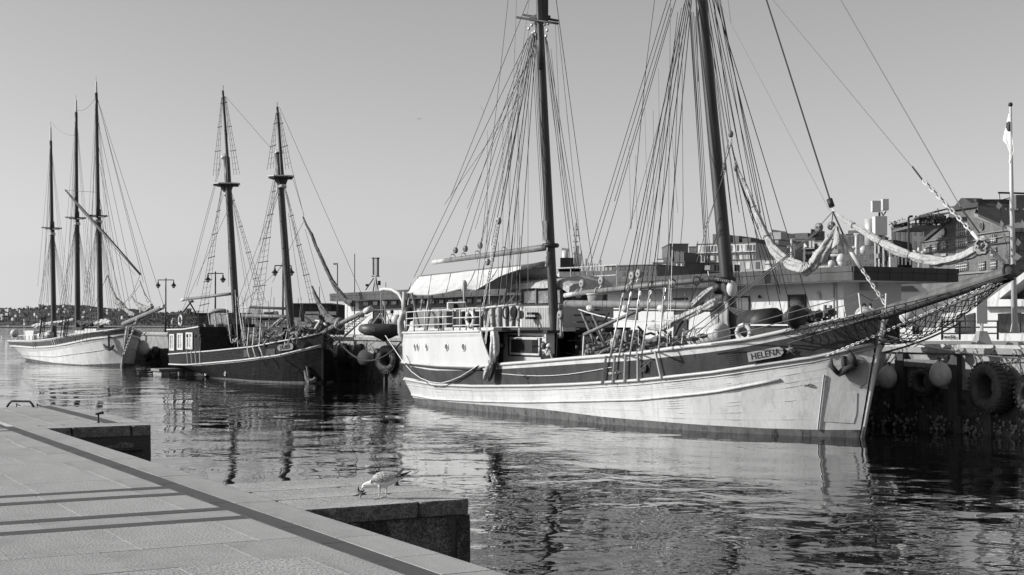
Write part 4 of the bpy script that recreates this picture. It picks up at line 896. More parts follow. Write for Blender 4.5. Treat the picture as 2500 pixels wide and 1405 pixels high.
M().tube([pp(266, 820, .15), pp(267, 848, .3)], .08, 5).build('shank', iron, t); M().tube([pp(253, 841, .2), pp(258, 848, .3), pp(267, 853, .35), pp(275, 848, .3), pp(278, 843, .2)], [.05, .12, .16, .12, .05], 5).build('fluke', iron, t)
for x0, y0, x1, y1 in ((125, 828, 132, 866), (130, 828, 137, 866), (136, 826, 141, 864), (141, 825, 146, 862), (147, 824, 151, 862), (80, 834, 84, 870), (86, 834, 89, 870)):
    a_, b_ = konside(sh, x0, y0, .05), konside(sh, x1-2, y0+16, .06); M().tube([a_, b_], .03, 4).build('chainplate', white, schoon)
for x in (98, 100, 104, 108, 150, 156, 160, 164): M().tube([SP(x-2, 822, 3.1), SP(x+4, 775, 2.8)], .045, 4).build('deadeye_lashing', rope_l if x % 2 else rope_d, schoon)
# ================================================================= far quay wall and everything on it
def W_(a, b, z): return FQ.w(a, b, z)
qz = 2.52; BQ = -.45
m = M()
def qbox(a0, a1, b0, b1, z0, z1, mm): mm.box(W_((a0+a1)/2, (b0+b1)/2, (z0+z1)/2), (a1-a0, b1-b0, z1-z0), (FQ.A, FQ.B, Z3))
qbox(-30, 145, -90, BQ, 1.25, 2.30, m); fq = m.build('far_quay', concrete); tag(fq, kind='structure')
m = M(); qbox(-30, 145, -3, BQ+.06, -2, 1.25, m); fq2 = m.build('far_quay_foot', concrete_d); tag(fq2, kind='structure')
m = M()
for i in range(-6, 28): qbox(i*5+.02, i*5+4.98, BQ-.55, BQ+.12, 2.30, 2.46, m)
cp = m.build('edge_beam', concrete, fq)
capm = mat('kerb_steel', .42, .5, .2, 4)
for i in range(-5, 24):
    mm = M(); qbox(i*6+.03, i*6+5.97, BQ-.35, BQ+.02, 2.462, 2.56, mm); mm.build('kerb_rail', capm, fq)
def wp(px, py, b=BQ): return FQ.pix(px, py, b)
# timber posts and beams on the wall (right part)
pw = mat('wall_timber', .06, .7, .4, 5, stretch=(1, 1, .3))
for x, z0 in ((2200, .6), (2331, .35)): 
    p = wp(x, 900, BQ+.12); M().box(Vector((p.x, p.y, (z0+2.25)/2)), (.34, .2, 2.25-z0), (FQ.A, FQ.B, Z3)).build('fender_post', pw, fq)
for x, z0, z1 in ((2340, -.5, .5), (2415, -.5, .9), (2255, -.5, .6), (880, -.5, 2.1), (940, -.4, 2)):
    p = wp(x, 980, BQ+.14); M().box(Vector((p.x, p.y, (z0+z1)/2)), (.24, .16, z1-z0), (FQ.A, FQ.B, Z3)).build('pile', pw, fq)
p, q_ = wp(2205, 880, BQ+.12), wp(2325, 880, BQ+.12); M().box(Vector(((p.x+q_.x)/2, (p.y+q_.y)/2, 1.98)), ((q_-p).length, .14, .22), (FQ.A, FQ.B, Z3)).build('fender_beam', spar, fq)
# mussels and weed along the low wall
m = M(); rs = random.Random(21)
for i in range(900):
    a = rs.uniform(-6, 26); z = abs(rs.gauss(0, .28)); m.ball(W_(a, BQ+.1, z), rs.uniform(.025, .07), (1, 1, 1.3), 5)
tag(m.build('mussels', mat('mussel_crust', .22, .8, .8, 20), fq2), kind='stuff')
def tyre(px, py, R, wd_, label, yaw=0, grp='tyres hung on the quay wall as fenders', b=None, out=None):
    c = wp(px, py, BQ+wd_/2+.12 if b is None else b); ax = (FQ.B*cos(radians(yaw))+FQ.A*sin(radians(yaw))).normalized(); t = T('tyre', label, 'tyre', c, grp)
    h = wd_/2; r0 = R*.5; prof = [(r0, -h*.7), (r0*1.12, -h*.95), (R*.78, -h*1.05), (R*.95, -h*.88), (R, -h*.55), (R, h*.55), (R*.95, h*.88), (R*.78, h*1.05), (r0*1.12, h*.95), (r0, h*.7), (r0*.97, 0), (r0, -h*.7)]
    u = ax.orthogonal().normalized(); w_ = ax.cross(u); n = 30; m = M()
    vs = [c+ax*z+(u*cos(2*pi*j/n)+w_*sin(2*pi*j/n))*r for r, z in prof for j in range(n)]
    m.add(vs, [(i*n+j, i*n+(j+1) % n, (i+1)*n+(j+1) % n, (i+1)*n+j) for i in range(len(prof)-1) for j in range(n)]); o = m.build('casing', rubber, t, True)
    m = M(); k = max(14, int(R*46))
    for j in range(k):
        a = 2*pi*j/k; d = u*cos(a)+w_*sin(a); tg = ax.cross(d)
        for s_ in (-1, 1): m.box(c+d*(R+.005)+ax*(s_*h*.5)+tg*(s_*.02), (.05, 2*pi*R/k*.55, h*.8), (d, tg, ax))
    tag(m.build('tread', rubber, o), kind='stuff'); return t, c
t1, c1 = tyre(2420, 946, .70, .55, 'largest tyre fender, hung on chains at the right edge of the quay wall', 10)
t2, c2 = tyre(2258, 932, .40, .36, 'small black tyre behind the pale buoy on the quay wall', 0)
t3, c3 = tyre(2528, 962, .55, .45, 'half seen tyre cut by the right edge of the picture', 0)
t4, c4 = tyre(872, 871, .62, .4, 'big tyre behind the pale buoy between the black ketch and the white ketch', 20)
t5, c5 = tyre(947, 878, .72, .45, 'big tyre beside the white ketch stern on the quay wall', -20)
t6, c6 = tyre(838, 868, .66, .45, 'tyre on the wall in deep shade beside the black ketch bow', 35)
tyre(925, 875, .5, .4, 'tyre half hidden behind the big tyre near the white ketch stern', 10)
tyre(379, 862, .5, .4, 'tyre in the dark gap between the schooner and the black ketch', 0); tyre(360, 868, .5, .4, 'tyre behind the ball fender of the left schooner', 0)
def buoy(px, py, rx, label, tilt=0, b=None, grp='buoys hung as fenders on the quay wall', mt=buoym):
    b = BQ+.55 if b is None else b; c = wp(px, py, b); r = rx*c.y/FPX; t = T('buoy_fender', label, 'buoy', c, grp); n = 16; m = M()
    X = Vector((1, 0, 0)); ax = (Z3+X*math.tan(radians(tilt))).normalized()
    prof = [(.02*r, -1.08*r), (.45*r, -1.0*r), (.8*r, -.68*r), (.98*r, -.25*r), (1.0*r, .1*r), (.92*r, .5*r), (.66*r, .95*r), (.3*r, 1.22*r), (.16*r, 1.3*r), (.14*r, 1.42*r), (.02*r, 1.44*r)]
    m.lathe(c, prof, 20, ax); m.build('body', mt, t, True)
    e = c+ax*r*1.4; top = Vector((e.x, e.y, 2.42))-FQ.B*(b-BQ-.05); M().tube([e, top], .018, 5).build('line', rope_m, t); M().torus(e, .08, .02, X, 8, 4).build('eye', iron, t)
    return t
buoy(2166, 924, 24, 'pale buoy hanging beside the white bow at the quay wall', 8)
buoy(2296, 917, 27, 'scuffed pale buoy hanging in front of the small tyre', -6, BQ+.9)
buoy(888, 875, 16, 'large pale round buoy in front of the big tyre left of the white ketch', 4, BQ+.95)
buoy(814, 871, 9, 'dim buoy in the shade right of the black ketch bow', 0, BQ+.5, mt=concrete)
buoy(2126, 783, 25, 'white ball buoy caught in the bowsprit net', 0, 1.2, 'buoys lying on the bow of the white ketch', white)
for px, py, r, lb in ((2110, 772, 24, 'white ball buoy lying on the deck edge behind the netted one'), (2155, 778, 14, 'small white ball buoy under the bowsprit root'), (2215, 772, 20, 'grey ball buoy hanging behind the bowsprit net')):
    c = HF.pix(px, py, -1.6); t = T('ball_buoy', lb, 'buoy', c, 'buoys lying on the bow of the white ketch'); M().ball(c, r*c.y/FPX, n=14).build('ball', white, t, True)
    M().torus(c+Z3*r*c.y/FPX, .07, .025, HF.A, 8, 4).build('eye', iron, t)
for (x0, y0, x1, y1) in ((2180, 850, 2158, 890), (2376, 855, 2392, 905), (2480, 860, 2456, 908), (2440, 858, 2454, 905), (2500, 858, 2478, 885)):
    o = chain(None, 'fender_chain', wp(x0, y0, BQ+.05), wp(x1, y1, BQ+.45), .14, .017, rust, .05); tag(o, {2180: 'rusty chain on the wall beside the bow buoy', 2376: 'rusty chain on the left side of the largest tyre', 2480: 'rusty chain on the right side of the largest tyre', 2440: 'thinner rusty chain above the largest tyre', 2500: 'rusty chain at the right edge of the picture'}[x0], 'chain')
for x in (2203, 2260, 2330, 2385, 2430, 2480):
    p = wp(x, 852, BQ+.08); t = T('mooring_cleat', {2203: 'steel ring bracket on the quay wall above the left fender post', 2260: 'steel ring bracket above the small black tyre', 2330: 'steel ring bracket above the right fender post', 2385: 'steel ring bracket above the left chain of the largest tyre', 2430: 'steel ring bracket above the middle of the largest tyre', 2480: 'steel ring bracket nearest the right edge of the picture'}[x], 'cleat', p, 'ring brackets along the far quay'); p = Vector((p.x, p.y, 2.40)); M().box(p, (.2, .08, .12), (FQ.A, FQ.B, Z3)).build('bracket', steel, t); M().torus(p+FQ.B*.07-Z3*.03, .07, .018, FQ.A, 10, 4).build('ring', steel, t)
def tagrope(pts, r, mt, label, s=0, nm='mooring_line'):
    m = M(); m.tube(sag(pts[0], pts[1], s, 14) if len(pts) == 2 else pts, r, 5); tag(m.build(nm, mt, None), label, 'rope')
tagrope([HF.pix(2165, 820, 0), wp(2512, 877, BQ+.15)], .022, rope_l, 'pale mooring rope from the bow of the white ketch to the right', .12)
tagrope([HF.pix(2155, 862, .6), wp(2345, 788, -3)], .03, rope_d, 'dark mooring rope from the white ketch bow up to the quay', .1)
tagrope([KF.pix(822, 826, 0), HF.pix(985, 830, 1.2)], .045, rope_d, 'sagging dark mooring rope between the black ketch and the white ketch', 1.05)
tagrope([HF.pix(942, 818, 3.2), hh.pt(.93, 1.2, 1, .1)], .02, rope_l, 'pale line from the hanging dinghy down to the white stern', .0) if False else None
def hpt(px, py, out=.1, lo=.55, hi=.96):
    best = None
    for k in range(260):
        sg = lerp(lo, hi, k/259); z = hh.zat(sg, [(0, py), (2500, py)]); x = proj(hh.pt(sg, z, 1, out))[0]
        if best is None or abs(x-px) < best[0]: best = (abs(x-px), sg, z)
    return hh.pt(best[1], best[2], 1, out)
A_ = HF.pix(941, 820, 2.0)
tagrope([A_]+[hpt(x, y, .1) for x, y in ((984, 884), (1005, 908), (1026, 923), (1050, 933), (1076, 936), (1100, 930), (1125, 919), (1148, 905), (1168, 892))], .018, rope_l, 'pale rope drooping across the white stern to the waist rail')
tagrope([hpt(x, y, .08) for x, y in ((993, 868), (1003, 890), (1022, 915), (1045, 937), (1062, 945), (1090, 942), (1115, 930), (1140, 915), (1168, 895))], .014, rope_d, 'dark thin rope drooping across the white stern')
ga, gb = hh.sgx(1232, C_db), hh.sgx(1495, C_cap); tagrope([hh.pt(lerp(ga, gb, i/8), lerp(hh.zat(ga, [(0, 913), (2500, 913)]), hh.zat(gb, [(0, 897), (2500, 897)]), i/8)-.16*sin(pi*i/8), 1, .03) for i in range(9)], .014, rope_l, 'pale rope strung along the dark bulwark of the white ketch')

# --- low white terminal building with a dark panelled flat roof
TB = -5.0; TF = Frame(FQ.w(0, TB, 0))
wallw = mat('white_render', .52, .8, .05, 1.2); fascia = mat('weathered_zinc', .06, .6, .3, 2.5, stretch=(1, 1, .25), spots=(1.5, .36), pscale=3); fasc_d = mat('dark_zinc', .028, .6, .3, 2, stretch=(1, 1, .25))
aC = TF.atx(2060, 0); term = T('terminal_building', 'long low white harbour building with a dark panelled overhanging flat roof', 'building', TF.w(aC+20, -5, 2.3))
za = TF.pix(2060, 690, 0).z; ov = 1.25
RFa = TF.atx(2082, ov); zt = TF.pix(2082, 652, ov).z; zb = TF.pix(2082, 684, ov).z; aL = TF.atx(805, ov); aW = TF.atx(842, 0)
def tb(a0, a1, b0, b1, z0, z1, nm, mt, par=term): return M().box(TF.w((a0+a1)/2, (b0+b1)/2, (z0+z1)/2), (a1-a0, b1-b0, z1-z0), (TF.A, TF.B, Z3)).build(nm, mt, par)
depth = 3.0
while proj(TF.w(RFa, ov-depth, zt))[0] < 2335: depth += .1
zs_ = zt+.02
tb(RFa+.05, aL-.05, ov-depth+.05, ov-.05, zb+.03, zt-.03, 'roof', concrete_d); tb(RFa+.1, aL-.1, ov-depth+.1, ov-.1, zb-.01, zb+.028, 'soffit', wallw)
n = 30
for i in range(n):
    a0 = lerp(RFa, aL, (i/n)); a1 = lerp(RFa, aL, (i+1)/n)
    tb(a0+.01, a1-.01, ov-.06, ov+.0, zb, zt-.16, 'fascia_panel', fascia); tb(a0+.01, a1-.01, ov-.12, ov+.03, zt-.155, zt+.03, 'roof_trim', fascia)
n = 9
for i in range(n):
    b1 = ov-depth*i/n; b0 = ov-depth*(i+1)/n
    tb(RFa-.05, RFa+.0, b0+.01, b1-.01, zb, zt-.16, 'fascia_panel', fasc_d); tb(RFa-.08, RFa+.02, b0+.01, b1-.01, zt-.155, zt+.03, 'roof_trim', fasc_d)
tb(aC, aW, -.25, 0, 2.3, zb, 'wall', wallw); bD = 0
while proj(TF.w(aC, -bD, 3))[0] < 2197: bD += .1
tb(aC, aC+.25, -bD, -.25, 2.3, zb, 'wall', wallw); tb(aC+.25, aW, -bD, -bD+.2, 2.3, zb, 'wall', wallw); tb(aC+.3, aW-.1, -bD+.3, -.3, 2.3, 2.32, 'floor', concrete)
tb(aC-.1, aW, .001, .03, 2.3, 2.55, 'plinth', concrete)
def opening(x0, x1, y0, y1, nm, fr_mt, gl, mull=0, dep=.05):
    p = TF.pix(x0, y0, dep); q_ = TF.pix(x1, y1, dep); a_, b_ = TF.loc(p), TF.loc(q_)
    a0, a1 = sorted((a_[0], b_[0])); z0, z1 = sorted((a_[2], b_[2])); z0 = max(z0, 2.3); t_ = .07
    m = M(); 
    for (u0, u1, v0, v1) in ((a0, a0+t_, z0, z1), (a1-t_, a1, z0, z1), (a0+t_, a1-t_, z0, z0+t_), (a0+t_, a1-t_, z1-t_, z1)):
        m.box(TF.w((u0+u1)/2, dep*.5, (v0+v1)/2), (u1-u0, dep+.02, v1-v0), (TF.A, TF.B, Z3))
    o = m.build(nm, fr_mt, term); M().box(TF.w((a0+a1)/2, dep*.3, (z0+z1)/2), (a1-a0-2*t_, .03, z1-z0-2*t_), (TF.A, TF.B, Z3)).build('pane', gl, o)
    return o
opening(1923, 1967, 720, 777, 'window', dwood, glassd); opening(1790, 1830, 724, 790, 'door', dwood, glassd); opening(1645, 1678, 757, 826, 'door', dwood, dwood)
opening(1524, 1556, 729, 733, 'vent', iron, iron); opening(1643, 1677, 728, 732, 'vent', iron, iron)
opening(1530, 1556, 758, 781, 'window', spar, glassd)
for i, x in enumerate(range(884, 1180, 23)): opening(x, x+16, 735-i*.6, 748-i*.6, 'clerestory_window', iron, glassd if i % 3 else buoym, dep=.06)
a0, a1 = TF.atx(1345, .02), TF.atx(876, .02); zc0 = TF.pix(1000, 752, 0).z; tb(a0, a1, .001, .03, zc0-.02, zb-.02, 'clerestory_band', iron)
opening(910, 935, 758, 815, 'door', dwood, glassd, dep=.06); opening(880, 888, 757, 775, 'window', iron, glassd)
for x, y in ((1995, 721), (1854, 725)):
    p = TF.pix(x, y, .1); M().ball(p, .14 if x > 1900 else .07, n=10).build('wall_lamp', white if x > 1900 else iron, term, True)
M().tube([TF.pix(2036, 690, .1), TF.pix(2037, 780, .1)], .04, 6).build('drain_pipe', concrete, term)
c = TF.pix(2076, 694, -.6); tb(TF.loc(c)[0]-.8, TF.loc(c)[0]-.3, -1.2, -.8, zb-.3, zb-.02, 'camera_box', concrete)
p = TF.w(aC-.03, -2.3, 3.2); M().box(p, (.05, 1.6, 1.1), (TF.A, TF.B, Z3)).build('end_window', glassd, term)

# telecom masts on the roof
def tel(x, ya, yb, label, b=-4):
    t = T('telecom_mast', label, 'antenna mast', TF.pix(x, yb, b)); return t, (lambda px, py, bb=0: TF.pix(px, py, b+bb))
t, g = tel(2146, 490, 660, 'white telecom mast with panel antennas on the roof of the low building')
def pbox(g, x0, x1, y0, y1, d, nm, mt, par, bb=0):
    p, q_ = g(x0, y1, bb), g(x1, y0, bb); sx = (x1-x0)*p.y/FPX; M().box(Vector(((p.x+q_.x)/2, (p.y+q_.y)/2, (p.z+q_.z)/2)), (sx, d, abs(q_.z-p.z))).build(nm, mt, par)
pbox(g, 2128, 2149, 490, 519, .25, 'panel_antenna', wallw, t); pbox(g, 2153, 2168, 486, 515, .25, 'panel_antenna', wallw, t, .5); pbox(g, 2133, 2162, 528, 577, .5, 'cabinet', wallw, t); pbox(g, 2145, 2149, 519, 530, .1, 'pipe', iron, t); pbox(g, 2133, 2162, 577, 580, .45, 'bracket', iron, t); pbox(g, 2142, 2158, 619, 631, .3, 'junction_box', concrete, t)
for x in (2137, 2146, 2157): M().tube([g(x, 580), g(x+1, 660)], .05, 6).build('leg', steel, t)
m = M(); rs = random.Random(2)
for i in range(14): x = rs.uniform(2136, 2162); m.tube([g(x, 600), g(x+rs.uniform(-6, 6), 630), g(x+rs.uniform(-8, 8), 655)], .025, 4)
tag(m.build('cables', iron, t), kind='stuff'); M().tube([g(2152, 519), g(2156, 527), g(2163, 517)], .03, 5).build('cable', iron, t)
t, g = tel(917, 628, 710, 'slender lattice antenna mast with panel antennas on the roof left of the white ketch', -2)
pbox(g, 910, 914, 629, 672, .2, 'panel_antenna', concrete, t); pbox(g, 921, 925, 629, 675, .2, 'panel_antenna', iron, t, .3); 
M().tube([g(917, 632), g(917, 712)], .06, 6).build('pole', steel, t)
for x in (911, 917, 924): M().tube([g(917, 675), g(x, 712)], .04, 5).build('leg', iron, t)
for y in (631, 675): M().tube([g(908, y), g(926, y)], .04, 5).build('bracket', iron, t)
M().tube([g(912, 680), g(893, 708)], .04, 5).build('brace', iron, t); pbox(g, 893, 900, 694, 700, .3, 'radio_unit', iron, t); pbox(g, 923, 929, 686, 697, .3, 'radio_unit', iron, t)
def pole(fr_pt, h, r, label, nm='pole', cat='pole', grp=None, mt=iron):
    t = T(nm, label, cat, fr_pt, grp); M().tube([fr_pt, fr_pt+Z3*h], [r, r*.7], 6).build('shaft', mt, t, True); return t
def poleat(px, py_top, Y, label, r=.06, nm='pole', cat='pole', grp=None, mt=iron, zb=2.3):
    p = ony(px, py_top, Y); return pole(Vector((p.x, p.y, zb)), p.z-zb, r, label, nm, cat, grp, mt), p
t, p = poleat(866, 620, 90, 'thin whip antenna pole rising behind the low dark roof', .04)
t, p = poleat(824, 645, 92, 'thin pole with a small white camera behind the low dark roof', .05); M().box(p-Vector((.12, 0, 0)), (.3, .15, .12)).build('camera_head', white, t)
for x, y in ((942, 690), (780, 700), (655, 735), (728, 728), (669, 726)): poleat(x, y, 110 if x < 760 else 85, {942: 'thin pole beside the lattice antenna mast', 780: 'thin mast right of the black ketch foremast', 655: 'faint thin mast left in the group behind the ketch', 728: 'faint thin mast just right of the ketch foremast foot', 669: 'faint thin mast in the middle of the group behind the ketch'}[x], .03)
# twin lantern lamps
def lamp(px, ytop, wpx, Y, label):
    p = ony(px, ytop, Y); t = T('street_lamp', label, 'street lamp', (p.x, p.y, 2.3), 'twin lantern street lamps on the quay'); h = wpx/2*Y/FPX
    M().tube([Vector((p.x, p.y, 2.3)), Vector((p.x, p.y, 4)), Vector((p.x, p.y, p.z+.05))], [.11, .08, .05], 7).build('post', iron, t, True); M().ball(p+Z3*.1, .07, n=6).build('finial', iron, t)
    M().tube([p-Vector((h, 0, 0)), p+Vector((h, 0, 0))], .04, 5).build('cross_arm', iron, t)
    for s_ in (-1, 1):
        c = p+Vector((h*s_, 0, -.05)); ln = M(); ln.lathe(c-Z3*.55, [(.08, -.02), (.24, .1), (.2, .17), (.09, .26), (.045, .45), (.03, .6)], 12); lo = ln.build('lantern', iron, t, True)
        M().lathe(c-Z3*.55, [(.03, -.15), (.12, -.08), (.16, .02), (.21, .1)], 12).build('glass', concrete, lo, True)
lamp(405, 684, 38, 125, 'leftmost twin lantern lamp, standing between the schooner and the black ketch')
lamp(526, 668, 37, 112, 'twin lantern lamp seen behind the aft mast of the black ketch'); lamp(691, 649, 40, 100, 'rightmost twin lantern lamp, just behind the forward mast of the black ketch')
# dark corrugated harbour sheds
shed = mat('corrugated_dark', .045, .6, .2, 2)
def shed_(x0, x1, yt, Y, label, dep=8, ribs=0, zb=2.3, mt=shed, win=None):
    p, q_ = ony(x0, yt, Y), ony(x1, yt, Y); z1 = (p.z+q_.z)/2; t = T('harbour_shed', label, 'shed', ((p.x+q_.x)/2, Y, zb))
    M().box(((p.x+q_.x)/2, Y+dep/2, (zb+z1)/2), (q_.x-p.x, dep, z1-zb)).build('body', mt, t); M().box(((p.x+q_.x)/2, Y+dep/2, z1+.06), (q_.x-p.x+.3, dep+.3, .12)).build('roof_edge', iron, t)
    for i in range(ribs): x = lerp(p.x, q_.x, (i+.5)/ribs); M().box((x, Y-.03, (zb+z1)/2), (.07, .06, z1-zb-.1)).build('rib', mt, t)
    return t, p, q_, z1
t, p, q_, z1 = shed_(716, 806, 745, 100, 'dark corrugated container shed behind the bow of the black ketch', 6, 26)
M().box((lerp(p.x, q_.x, .5), 99.93, 3.6), (1.0, .05, .7)).build('door_panel', white, t); M().box((lerp(p.x, q_.x, .75), 99.93, 4.0), (2.2, .05, .25)).build('stripe', white, t)
for f in (.12, .62): M().box((lerp(p.x, q_.x, f), 99.92, 3.4), (.5, .05, .6)).build('sign', white, t)
shed_(806, 845, 749, 101, 'dark open container beside the low white building', 6, 0)
shed_(484, 512, 768, 112, 'dark low shed behind the stern of the black ketch', 6)
# white boats behind the black ketch
def hullbox(px0, px1, yt, yb, Y, label, cabin=None, nm='moored_boat', mt=white, zb=None):
    p, q_ = ony(px0, yt, Y), ony(px1, yb, Y); t = T(nm, label, 'boat', ((p.x+q_.x)/2, Y, 0)); L_ = q_.x-p.x; m = M(); z0 = q_.z if zb is None else zb; z1 = p.z
    poly = [(-.5, -1), (.35, -1.2), (.5, 0), (.35, 1.2), (-.5, 1)]; cx = (p.x+q_.x)/2
    m.prism([Vector((cx+u*L_, Y+v, z0)) for u, v in poly], (0, 0, z1-z0)); m.build('hull', mt, t, fix=True)
    for (u0, u1, y0, y1, mt2) in (cabin or []):
        a, b = ony(u0, y1, Y), ony(u1, y0, Y); M().box(((a.x+b.x)/2, Y, (a.z+b.z)/2), (b.x-a.x, 1.8, b.z-a.z)).build('cabin', white, t)
        M().box(((a.x+b.x)/2, Y, lerp(a.z, b.z, .6)), ((b.x-a.x)*.9, 1.86, (b.z-a.z)*.35)).build('cabin_window', glassd, t)
    return t
hullbox(610, 712, 792, 812, 90, 'white moored boat glimpsed behind the black ketch', [(630, 690, 772, 790, 0), (650, 675, 762, 770, 0)])
hullbox(610, 640, 756, 760, 118, 'pale boat roof farther behind the black ketch between the lamps', None, zb=2.4)
# --- quay furniture at the right
def onq(px, py): return onz(px, py, 2.3)
t = T('sign_on_block', 'grey blank sign board on a truncated pyramid concrete block', 'sign', FQ.pix(2397, 838, -1.3)); fg = lambda x, y, b=-1.3: FQ.pix(x, y, b)
c = fg(2397, 838); k = c.y/FPX; c.z = 2.3; m = M(); z1 = fg(2397, 809).z
lo = [c+Vector((x*24*k, y*.4, 0)) for x, y in ((-1, -1), (1, -1), (1, 1), (-1, 1))]; hi = [Vector((c.x+x*9*k, c.y+y*.16, z1)) for x, y in ((-1, -1), (1, -1), (1, 1), (-1, 1))]
m.add(lo+hi, [(0, 1, 5, 4), (1, 2, 6, 5), (2, 3, 7, 6), (3, 0, 4, 7), (4, 5, 6, 7)]); m.build('concrete_block', concrete, t)
M().tube([Vector((c.x, c.y, z1-.1)), fg(2397, 790)], .05, 6).build('post', steel, t); p, q_ = fg(2384, 791), fg(2410, 722); M().box((p+q_)/2, (26*k, .06, q_.z-p.z)).build('board', mat('sign_grey', .5, .5, .06), t)
M().lathe((p+q_)/2-Vector((0, .05, -.75)), [(.13, 0), (.12, .05)], 14, (0, -1, 0)).build('black_lamp', iron, t)
# flagpole
c = FQ.pix(2478, 836, -2.2); t = T('flagpole', 'white flagpole with yardarm and limp flag on a concrete drum', 'flagpole', c); k = c.y/FPX; gp = lambda x, y: ony(x, y, c.y)
m = M(); m.lathe(Vector((c.x, c.y, 2.3)), [(24*k, 0), (24*k, 20*k), (19*k, 27*k)], 8); m.build('concrete_drum', concrete, t)
M().tube([gp(2478, 812), gp(2470, 500), gp(2467, 258)], [.09, .065, .035], 8).build('pole', white, t, True); M().ball(gp(2467, 256), .07, n=10).build('ball_finial', iron, t, True)
for x in (-1, 1): M().tube([gp(2478+x*8, 812), gp(2478, 770)], .05, 5).build('stay_bracket', white, t)
M().tube([gp(2437, 471), gp(2515, 473)], .03, 5).build('yardarm', iron, t)
def flag(pts, nm, mt, par, Y, amp=.12, n=8):
    m = M(); L_, R__ = pts; rows = []
    for i in range(len(L_)):
        rows.append([ony(lerp(L_[i][0], R__[i][0], j/n), lerp(L_[i][1], R__[i][1], j/n), Y+.55*(1-j/n)+amp*.6*sin(j*1.7+i*1.1)) for j in range(n+1)])
    vs = [p for r in rows for p in r]; m.add(vs, [(i*(n+1)+j, i*(n+1)+j+1, (i+1)*(n+1)+j+1, (i+1)*(n+1)+j) for i in range(len(rows)-1) for j in range(n)]); return m.build(nm, mt, par, True)
fc = mat('flag_cloth', .72, .8, .12, 9)
fo = flag(([(2462, 280), (2455, 310), (2448, 342), (2458, 355), (2464, 372), (2462, 398)], [(2467, 272), (2469, 305), (2471, 335), (2473, 355), (2474, 370), (2466, 398)]), 'flag', fc, t, c.y-.05, .1)
flag(([(2457, 300), (2455, 314), (2459, 322)], [(2464, 296), (2463, 312), (2462, 320)]), 'emblem', dband, fo, c.y-.08, .02, 4)
pm_ = [((2448, 495), (2455, 505), (2446, 512)), ((2441, 540), (2445, 550), (2440, 556)), ((2453, 575), (2458, 580), (2451, 582))]
for i, (x, y, w_) in enumerate(((2440, 500, 9), (2446, 545, 6), (2453, 575, 6), (2458, 605, 4), (2460, 622, 8), (2498, 545, 8), (2487, 590, 8), (2485, 625, 12))):
    m = M(); a, b_, c_, d_ = ony(x-w_*.4, y-8, c.y-.1), ony(x+w_*.8, y+2, c.y), ony(x-w_*.1, y+12, c.y-.15), ony(x-w_*.9, y+6, c.y-.2); m.add([a, b_, c_, d_], [(0, 1, 2), (0, 2, 3)]); m.build('pennant', fc if i % 2 else white, t)
for l in ([(2440, 471), (2446, 545), (2458, 600), (2462, 640)], [(2512, 480), (2498, 545), (2487, 590), (2485, 640)]): M().tube([gp(*p) for p in l], .012, 3).build('halyard', rope_d, t)
M().tube([gp(2474, 483), gp(2470, 482), gp(2386, 505)], .014, 3).build('wire', rope_d, t)
# --- white slanted ferry with lettering behind the right end
fe = T('ferry', 'white passenger ferry with slanted bow window and dark glazing at the right', 'ferry', FQ.w(3, -12, 2)); Yf = 53.0
fp = lambda x, y, d=0: FQ.pix(x, y, -6.5-d)
m = M(); m.prism([fp(*p) for p in ((2197, 833), (2197, 800), (2286, 800), (2290, 770), (2360, 755), (2400, 742), (2540, 742), (2540, 833))], FQ.B*-5); m.build('hull', white, fe, fix=True)
m = M(); m.prism([fp(*p, -.4) for p in ((2395, 743), (2500, 665), (2540, 636), (2540, 652), (2500, 682), (2438, 731), (2540, 731), (2540, 748), (2385, 749))], FQ.B*-5); m.build('superstructure', white, fe, fix=True)
m = M(); m.prism([fp(*p, .2) for p in ((2436, 733), (2500, 684), (2540, 654), (2540, 733))], FQ.B*-4); m.build('bridge_window', glassd, fe, fix=True)
for x0, x1, x2, x3 in ((2330, 2336, 2352, 2358), (2358, 2358, 2378, 2378), (2436, 2436, 2490, 2490), (2494, 2494, 2540, 2540)):
    m = M(); m.prism([fp(x0, 812, -.06), fp(x1, 766 if x0 > 2400 else 770, -.06), fp(x2, 764, -.06), fp(x3, 812, -.06)], FQ.B*-.05); m.build('side_window', glassd, fe, fix=True)
for x in range(2205, 2320, 14):
    m = M(); m.prism([fp(x, 795, -.05), fp(x, 778, -.05), fp(x+9, 778, -.05), fp(x+9, 795, -.05)], (0, .04, 0)); m.build('side_window', concrete, fe, fix=True) if x > 2280 else None
pz = fp(2316, 823, -.08); text_obj('RuterBåt', .17, pz, -U, Z3, iron, fe, .01, sx=.95)
fe2 = T('ferry', 'second white ferry farther behind, seen between the flat roof and the bowsprit', 'ferry', ony(2250, 800, 75))
m = M(); m.prism([ony(x, y, 75) for x, y in ((2197, 800), (2197, 692), (2232, 692), (2262, 706), (2275, 740), (2330, 745), (2330, 800))], (0, 6, 0)); m.build('superstructure', white, fe2, fix=True)
m = M(); m.prism([ony(x, y, 74.9) for x, y in ((2199, 712), (2199, 700), (2228, 698), (2245, 712))], (0, .08, 0)); m.build('window_band', glassd, fe2, fix=True)
